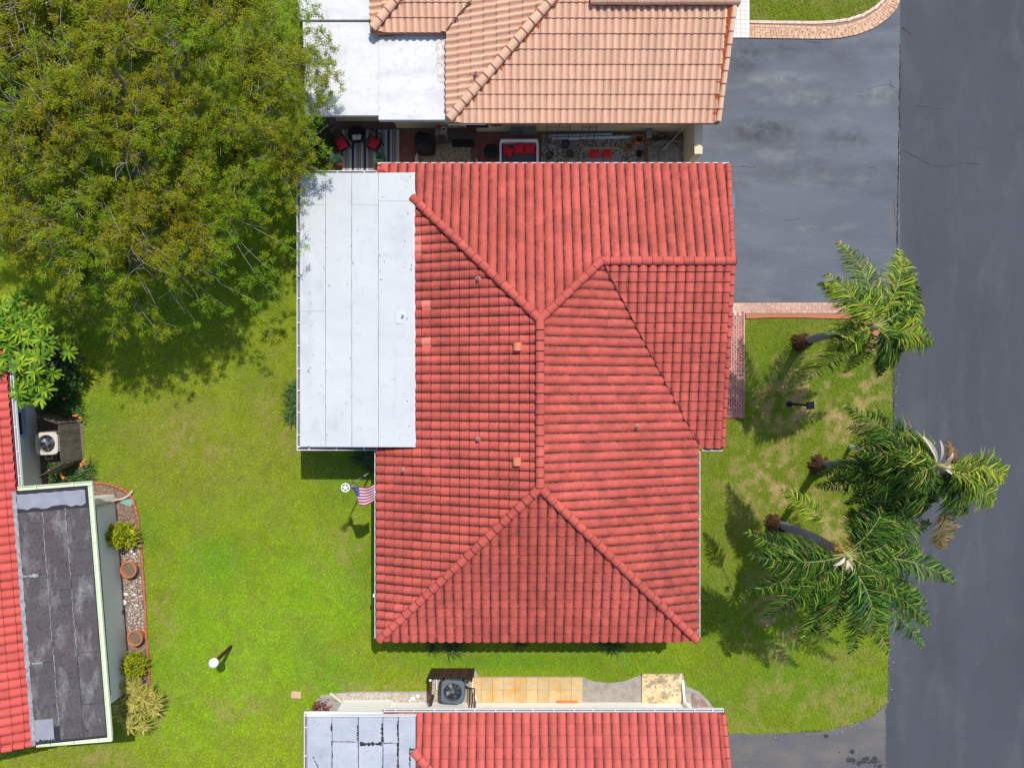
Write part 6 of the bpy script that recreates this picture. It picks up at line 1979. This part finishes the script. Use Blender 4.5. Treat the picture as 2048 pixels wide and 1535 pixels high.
mb = MB(); mb.lathe((bx, by, 0), [(.13, 0), (.13, .03), (.07, .06), (.05, .18)], 14); mb.build('foot', MAT['black_metal'], t)
mb = MB(); mb.box((bx, by, 1.95), (.29, .28, .05), R(4), bev=.01); h = mb.build('lamp_head', MAT['black_metal'], t)
mb = MB(); mb.box((bx, by, 1.979), (.24, .23, .008), R(4)); mb.build('solar_panel', MAT['panel'], h)
mb = MB(); mb.lathe((bx - .05, by - .05, 1.78), [(.05, 0), (.09, .13), (.09, .15)], 10); mb.build('lamp_glass', MAT['globe'], h)
bx, by = at(1700, 893).x, at(1700, 893).y
t = thing('grey_post', 'pale grey square post half hidden under the tallest palm', 'post', (bx, by, 0))
mb = MB(); mb.box((bx, by, .76), (.12, .12, 1.52)); mb.build('post_shaft', MAT['grey_wall'], t)
mb = MB(); mb.box((bx, by, 1.545), (.16, .16, .05), bev=.015); mb.build('post_cap', MAT['white'], t)

# ------------------------------------------------------------------ shaded patio between the houses
mb = MB(); mb.prism([(-8.2, 7.2), (7.4, 7.2), (7.4, 10.6), (-8.2, 10.6)], -.1, .01)
patio = tag(mb.build('patio', MAT['mulch_base']), 'narrow shaded patio and planting strip between two houses', 'patio', kind='structure')
me = piece_mesh('patio_tile', .29, .29, .02, MAT['patio_tile'])
for (x0, x1, y0, y1) in ((-8.0, -3.72, 8.0, 10.2), (-1.55, 1.15, 7.9, 10.05)):
    x = x0 + .15
    while x < x1:
        y = y0 + .15
        while y < y1:
            lay(me, 'patio_tile', patio, x, y, .006); y += .30
        x += .30
me = piece_mesh('patio_slab', .44, .44, .03, MAT['grey_slab'])
for i in range(4):
    for j in range(4):
        lay(me, 'patio_slab', patio, 5.62 + i * .45, 8.15 + j * .45, .006)
GP1 = [(-3.55, 8.0), (-1.65, 8.0), (-1.65, 9.5), (-2.4, 9.6), (-3.6, 9.5), (-3.75, 8.9)]
chips('pebbles', GP1, 3800, (.02, .045), MAT['pebble'], 'brown pebbles around the black covered grill', 'pebbles', (.02, .05), round_=True)
GP2 = [(1.2, 7.9), (5.35, 7.9), (5.35, 9.95), (1.2, 9.95)]
chips('pebbles', GP2, 5200, (.02, .05), MAT['pebble_dark'], 'grey-brown pebbles under the garden bench', 'pebbles', (.02, .05), round_=True)
for lab, pts in (('curved pale stone edging left of the brown pebbles', [(-3.72, 9.30), (-3.82, 9.0), (-3.78, 8.7), (-3.62, 8.4), (-3.45, 8.15)]), ('curved pale stone edging right of the brown pebbles', [(-1.42, 9.0), (-1.36, 8.7), (-1.36, 8.4), (-1.42, 8.1)])):
    mb = MB(); mb.tube([(x, y, .06) for x, y in pts], [.05, .07, .07, .07, .05][:len(pts)], 8)
    tag(mb.build('stone_edging', MAT['stone_white'], smooth=True), lab, 'edging')
# rug
t = thing('striped_rug', 'beige and navy striped outdoor rug under the black table', 'rug', (-5.7, 9.2, 0))
x = -6.78; k = 0
seq = [(.10, 0), (.035, 1), (.03, 0), (.03, 1), (.03, 0), (.03, 1), (.12, 0), (.10, 1)]
while x < -4.62:
    w, m = seq[k % len(seq)]
    mb = MB(); mb.box((x + w / 2, 9.22, .033), (w, 1.86, .012)); mb.build('rug_stripe', MAT['rug_navy' if m else 'rug_beige'], t); x += w; k += 1


def pillow(parent, c, sx, sy, th, mat, rz=0, tilt=(0, 0), name='cushion', n=10):
    M = Matrix.Translation(Vector(c)) @ Matrix.Rotation(rz, 4, 'Z') @ Matrix.Rotation(tilt[0], 4, 'X') @ Matrix.Rotation(tilt[1], 4, 'Y')
    mb = MB(); vs = []
    for side in (1, -1):
        for j in range(n + 1):
            for i in range(n + 1):
                u, v = i / n * 2 - 1, j / n * 2 - 1
                h = ((1 - u * u) * (1 - v * v)) ** .42
                pinch = 1 - .10 * (1 - abs(u * v))
                vs.append((u * sx / 2 * (pinch if abs(v) < .99 or True else 1), v * sy / 2 * pinch, side * th / 2 * h))
    N_ = (n + 1) ** 2; fs = []
    for j in range(n):
        for i in range(n):
            a = j * (n + 1) + i
            fs.append((a, a + 1, a + n + 2, a + n + 1)); fs.append((N_ + a, N_ + a + n + 1, N_ + a + n + 2, N_ + a + 1))
    mb.add(vs, fs, M)
    return mb.build(name, mat, parent, smooth=True)


def patio_chair(label, x, y, rz):
    t = thing('patio_chair', label, 'chair', (x, y, 0), 'black patio chairs')
    M = Matrix.Translation((x, y, .02)) @ Matrix.Rotation(rz, 4, 'Z')
    mb = MB(); mb.box((0, 0, .42), (.50, .50, .05), M=M, bev=.01); mb.build('seat', MAT['black_metal'], t)
    for sx in (-.22, .22):
        for sy in (-.22, .22):
            mb = MB(); mb.seg(tuple(M @ Vector((sx, sy, 0))), tuple(M @ Vector((sx * .95, sy * .95, .42))), .035, .035); mb.build('leg', MAT['black_metal'], t)
        mb = MB(); mb.seg(tuple(M @ Vector((sx * 1.12, -.25, .62))), tuple(M @ Vector((sx * 1.12, .25, .64))), .05, .03); mb.seg(tuple(M @ Vector((sx * 1.12, -.22, .42))), tuple(M @ Vector((sx * 1.12, -.22, .62))), .03, .03); mb.build('armrest', MAT['black_metal'], t)
    for k in range(6):
        mb = MB(); xx = -.21 + k * .084; mb.seg(tuple(M @ Vector((xx, .24, .44))), tuple(M @ Vector((xx, .34, .88))), .035, .015); mb.build('back_slat', MAT['black_metal'], t)
    mb = MB(); mb.seg(tuple(M @ Vector((-.25, .345, .90))), tuple(M @ Vector((.25, .345, .90))), .04, .04); mb.build('top_rail', MAT['black_metal'], t)
    return M


M1 = patio_chair('black patio chair left of the round table', -6.70, 9.42, R(38))
tag(pillow(None, M1 @ Vector((0, .0, .53)), .44, .44, .14, MAT['cushion'], R(30), (R(18), 0)), 'crimson cushion on the chair left of the round table', 'cushion', 'red cushions')
M1 = patio_chair('black patio chair right of the round table', -5.42, 9.44, R(-28))
tag(pillow(None, M1 @ Vector((0, .0, .53)), .42, .42, .14, MAT['cushion'], R(-28), (R(18), 0)), 'crimson cushion on the chair right of the round table', 'cushion', 'red cushions')


def round_table(label, x, y, r, h, mat=None):
    t = thing('round_table', label, 'table', (x, y, 0)); mat = mat or MAT['black_metal']
    mb = MB(); mb.lathe((x, y, h), [(0, 0), (r * .97, 0), (r, -.015), (r * .97, -.035), (0, -.035)], 32); mb.build('tabletop', mat, t)
    for k in range(4):
        a = math.pi / 4 + k * math.pi / 2
        mb = MB(); mb.tube([(x + r * .35 * math.cos(a), y + r * .35 * math.sin(a), h - .03), (x + r * .5 * math.cos(a), y + r * .5 * math.sin(a), .3), (x + r * .85 * math.cos(a), y + r * .85 * math.sin(a), .02)], .014, 6); mb.build('leg', mat, t)
    return t


round_table('black round table between the two patio chairs', -6.06, 9.72, .36, .72)
mb = MB(); mb.box((-6.14, 9.60, .728), (.15, .20, .006), R(12)); mb.box((-5.96, 9.61, .728), (.15, .20, .006), R(-6)); mb.box((-6.05, 9.60, .735), (.02, .20, .012))
tag(mb.build('open_book', MAT['stone_white']), 'open white book lying on the round table', 'book')
round_table('low round black table left of the red-cushioned sofa', -.82, 9.15, .30, .46)
for lab, x, y, mp in (('leafy potted ball plant at the left end of the rug', -6.88, 8.84, 'terracotta'), ('leafy potted ball plant by the eave on the rug', -5.18, 8.84, 'black')):
    pot(lab.replace('leafy potted ball plant', 'planter pot holding the round plant'), (x, y, .02), .19, .34, MAT[mp], 'planters on the rug')
    shrub('ball_plant', lab.replace('leafy potted', 'round grey-green'), (x, y, .56), (.23, .23, .24), 150, 7, .05, [(.13, .27, .17), (.18, .33, .22), (.07, .17, .10)], cat='plant', stem=False, z0=.4, group='round plants on the rug')
# covered grill
x, y = -3.42, 9.42
t = thing('covered_grill', 'barbecue grill under a black fabric cover', 'grill', (x, y, 0))
mb = MB(); rows = []
for z, sx, sy in ((.03, .36, .33), (.5, .345, .31), (.85, .36, .32), (1.05, .33, .27), (1.14, .22, .15)):
    rows.append([(x + sx * math.copysign(abs(math.cos(q)) ** .45, math.cos(q)) * (1 + .05 * math.sin(q * 9 + z * 4)), y + sy * math.copysign(abs(math.sin(q)) ** .45, math.sin(q)) * (1 + .05 * math.sin(q * 7 + 1)), z) for q in np.linspace(0, 2 * math.pi, 29)[:-1]])
n = 28
mb.add([v for r in rows for v in r], [(a * n + k, a * n + (k + 1) % n, (a + 1) * n + (k + 1) % n, (a + 1) * n + k) for a in range(4) for k in range(n)] + [tuple(4 * n + k for k in range(n))])
mb.build('cover', MAT['black'], t, smooth=True)
mb = MB(); mb.tube([(x - .33, y + .2, 1.0), (x - .22, y, 1.12), (x - .20, y - .3, .95)], .008, 5); mb.build('cord', MAT['silver'], t)
# little table with oddments
x, y = -2.78, 9.95
t = thing('side_table', 'small grey side table against the wall holding garden oddments', 'table', (x, y, 0))
mb = MB(); mb.box((x, y - .02, .62), (.46, .36, .04), bev=.008); mb.build('tabletop', MAT['grey_slab'], t)
for sx in (-.19, .19):
    for sy in (-.15, .13):
        mb = MB(); mb.box((x + sx, y + sy - .02, .31), (.04, .04, .6)); mb.build('leg', MAT['grey_slab'], t)
mb = MB(); mb.lathe((x + .12, y - .03, .64), [(0, 0), (.07, 0), (.09, .10), (.07, .10)], 12); tag(mb.build('bowl', MAT['stone_white']), 'white bowl on the small grey side table', 'bowl')
mb = MB()
for k in range(14):
    mb.lathe((x - .1 + random.gauss(0, .05), y + .06 + random.gauss(0, .04), .66 + random.uniform(0, .08)), [(0, .03), (.03, .01), (0, -.02)], 6)
tag(mb.build('dried_flowers', MAT['cushion']), 'bunch of dull red dried flowers on the side table', 'flowers')
# black trough planter and stool
mb = MB(); mb.box((-1.95, 9.55, .17), (.85, .22, .30), bev=.02); tag(mb.build('trough_planter', MAT['black']), 'long black trough planter at the wall edge of the pebbles', 'planter')
mb = MB()
for k in range(3):
    mb.seg((-2.0 + k * .3, 9.98, .1), (-2.0 + k * .3, 9.9, .95), .03, .03)
mb.seg((-2.0, 9.93, .9), (-1.4, 9.93, .9), .03, .03); mb.seg((-2.0, 9.95, .5), (-1.4, 9.95, .5), .2, .02)
tag(mb.build('metal_shelf', MAT['rust']), 'thin metal plant stand under the dark window', 'plant stand')
# round wall basket
mb = MB(); p = (-.62, 10.02, 1.1)
for rr in (.06, .14, .22, .28):
    mb.tube([(p[0] + rr * math.cos(q), p[1], p[2] + rr * math.sin(q)) for q in np.linspace(0, 6.283, 21)], .03, 5, cap=False)
tag(mb.build('wall_wreath', MAT['wood_dark']), 'round dark wreath hanging on the beige wall', 'wreath')
# sofa
x0, x1, y0, y1 = -.45, 1.0, 8.45, 9.50
t = thing('garden_sofa', 'pale framed garden sofa with dark seat pad', 'sofa', ((x0 + x1) / 2, 9, 0))
xm = (x0 + x1) / 2
mb = MB(); mb.box((xm, y1 - .03, .42), (x1 - x0, .08, .78), bev=.01); mb.build('backrest', MAT['cream'], t)
for xx in (x0, x1):
    mb = MB(); mb.box((xx, (y0 + y1) / 2 - .02, .32), (.08, y1 - y0 - .06, .60), bev=.01); mb.build('armrest', MAT['cream'], t)
mb = MB(); mb.box((xm, 8.93, .20), (x1 - x0 - .09, .92, .16)); mb.box((xm, 8.50, .26), (x1 - x0 - .09, .06, .28)); mb.build('seat_frame', MAT['cream'], t)
mb = MB(); mb.box((xm, 8.98, .345), (x1 - x0 - .12, .86, .12), bev=.03); mb.build('seat_pad', MAT['grey_cushion'], t)
for lab, xx, yy, rz, m in (('red cushion at the left end of the garden sofa', -.17, 9.12, R(-28), 'cushion_red'), ('pinkish red cushion in the middle of the garden sofa', .27, 9.22, R(6), 'cushion'), ('red cushion at the right end of the garden sofa', .70, 9.2, R(0), 'cushion_red')):
    tag(pillow(None, (xx, yy, .56), .44, .42, .15, MAT[m], rz, (R(38), 0)), lab, 'cushion', 'red cushions')
# bench
t = thing('garden_bench', 'grey wooden bench with yellow wire back on the pebbles', 'bench', (3.55, 8.8, 0))
mb = MB(); bp = [(2.78, 8.72), (2.80, 8.62), (2.95, 8.60), (4.25, 8.72), (4.28, 9.02), (3.15, 9.02), (2.86, 8.86)]
mb.prism(bp, .40, .47); mb.build('seat', MAT['bench_wood'], t)
for (xx, yy) in ((3.0, 8.75), (4.1, 8.78), (3.1, 8.95), (4.1, 8.95)):
    mb = MB(); mb.box((xx, yy, .21), (.08, .06, .38)); mb.build('leg', MAT['rust'], t)
mb = MB()
for k in range(9):
    xx = 2.85 + k * .17
    mb.tube([(xx + .09 * math.cos(q), 9.10 + .03 * math.sin(q), .66 + .14 * math.sin(q)) for q in np.linspace(0, 6.283, 11)], .010, 4, cap=False)
mb.tube([(2.75, 9.1, .48), (2.8, 9.12, .84), (3.5, 9.14, .92), (4.25, 9.12, .84), (4.3, 9.1, .48)], .014, 5); mb.build('backrest', MAT['yellow_wire'], t)
for lab, xx, w in (('square red cushion on the grey bench', 3.22, .40), ('crumpled red cushion on the grey bench', 3.72, .38)):
    tag(pillow(None, (xx, 9.0, .62), w, .36, .14, MAT['cushion_red'], 0, (R(40), 0)), lab, 'cushion', 'red cushions')
# pots in the pebbles
for lab, px, py, r, h, m, soil in (('tall terracotta urn beside the bench end', 1277, 280, .17, .45, 'terracotta', False), ('dark empty pot with orange rim at the bench end', 1258, 292, .15, .30, 'terracotta', True),
                                   ('black plastic pot by the trellis', 1131, 288, .15, .28, 'black', True), ('dark pot in the pebbles near the sofa', 1099, 309, .14, .25, 'black', True), ('dark pot with weeds near the eave', 1140, 306, .14, .25, 'black', True)):
    p = at(px, py, .3); pot(lab, (p.x, p.y, .02), r, h, MAT[m], 'pots in the pebble strip', soil)
mb = MB(); p = at(1279, 307, .1); mb.box((p.x, p.y, .08), (.20, .26, .12), R(-20)); tag(mb.build('black_tray', MAT['black']), 'black plastic tray lying on the pebbles', 'tray')
mb = MB(); p = at(1297, 268, .2); mb.box((p.x, p.y, .2), (.22, .34, .38), bev=.01); tag(mb.build('concrete_block', MAT['grey_slab']), 'grey concrete block at the end of the white pipe', 'block')
for lab, y, x0, x1 in (('long white gutter pipe lying along the beige wall', 9.80, 1.6, 4.75), ('shorter grey pipe lying beside the white pipe', 9.92, 1.5, 4.0)):
    mb = MB(); mb.box(((x0 + x1) / 2, y, .08), (x1 - x0, .09, .08), R(1.5), bev=.01); tag(mb.build('gutter_pipe', MAT['white' if 'white gutter' in lab else 'sill']), lab, 'pipe')
for lab, x, w in (('rusty ladder trellis leaning on the beige wall behind the bench', 2.95, .55), ('thin rusty trellis near the sofa', 1.75, .9)):
    t = thing('trellis', lab, 'trellis', (x, 9.8, 0), 'rusty trellises')
    for k in range(3):
        mb = MB(); xx = x - w / 2 + k * w / 2; mb.seg((xx, 9.55, .02), (xx + .05, 10.02, 1.7), .022, .022); mb.build('upright', MAT['rust'], t)
    for k in range(4):
        zz = .35 + k * .38; yy = 9.55 + .47 * zz / 1.7
        mb = MB(); mb.seg((x - w / 2, yy, zz), (x + w / 2 + .03, yy, zz), .02, .02); mb.build('rung', MAT['rust'], t)
mb = MB(); mb.box((5.36, 9.0, .06), (.12, 1.9, .12)); tag(mb.build('timber_edge', MAT['timber']), 'orange-brown timber edging between pebbles and grey slabs', 'edging')
# boundary wall at the patio end
mb = MB(); mb.box((6.98, 9.35, .88), (.26, 1.46, 1.76)); bwall = mb.build('garden_wall', MAT['beige_wall'])
tag(bwall, 'beige garden wall closing the patio beside the driveway', 'wall')
mb = MB(); mb.box((6.98, 9.35, 1.785), (.30, 1.50, .05)); mb.build('wall_coping', MAT['beige_wall'], bwall)
# pruned branches and a stick
t = thing('branch_pile', 'tangled pile of pruned branches and hose in the patio corner', 'branches', (6.1, 9.8, 0))
for k in range(26):
    a = Vector((random.uniform(5.2, 6.6), random.uniform(9.5, 10.0), random.uniform(.05, .35)))
    b = a + Vector((random.uniform(-.7, .7), random.uniform(-.25, .25), random.uniform(-.1, .3)))
    mb = MB(); mb.tube([tuple(a), tuple((a + b) / 2 + Vector((0, 0, random.uniform(0, .15)))), tuple(b)], random.uniform(.008, .02), 5); mb.build('branch', MAT['bark' if k % 3 else 'black'], t)
mb = MB(); mb.seg((6.0, 9.3, .1), (6.75, 9.95, 1.35), .025, .025); tag(mb.build('wooden_stick', MAT['spathe']), 'pale wooden stick leaning in the patio corner', 'stick')
# pale path seen through the crown of the big tree
mb = MB(); mb.prism([(-23, 13.4), (-16.6, 15.6), (-17.0, 17.2), (-23, 15.2)], -.1, .02)
tag(mb.build('path', MAT['white_tile']), 'pale concrete path under the big tree', 'path', kind='structure')
# windfall leaves on the lawn
MAT['leaf_dry'] = pmat('dry_leaf', (0.42, 0.30, 0.16), 0.8)
me = None
for k, (px, py) in enumerate(((156, 687), (392, 790), (547, 825), (555, 800), (489, 684), (486, 657), (540, 1060), (420, 930), (627, 1000), (700, 960), (1480, 960))):
    p = at(px, py)
    mb = MB(); mb.face([(-.05, 0, .03), (0, -.022, .04), (.05, 0, .05), (0, .022, .04)])
    M = Matrix.Translation((p.x, p.y, .03)) @ Matrix.Rotation(random.uniform(0, 6), 4, 'Z'); mb.v = [tuple(M @ Vector(v)) for v in mb.v]
    tag(mb.build('fallen_leaf', MAT['leaf_dry']), 'small pale fallen leaf lying on the grass', 'leaf', 'fallen leaves on the lawn')
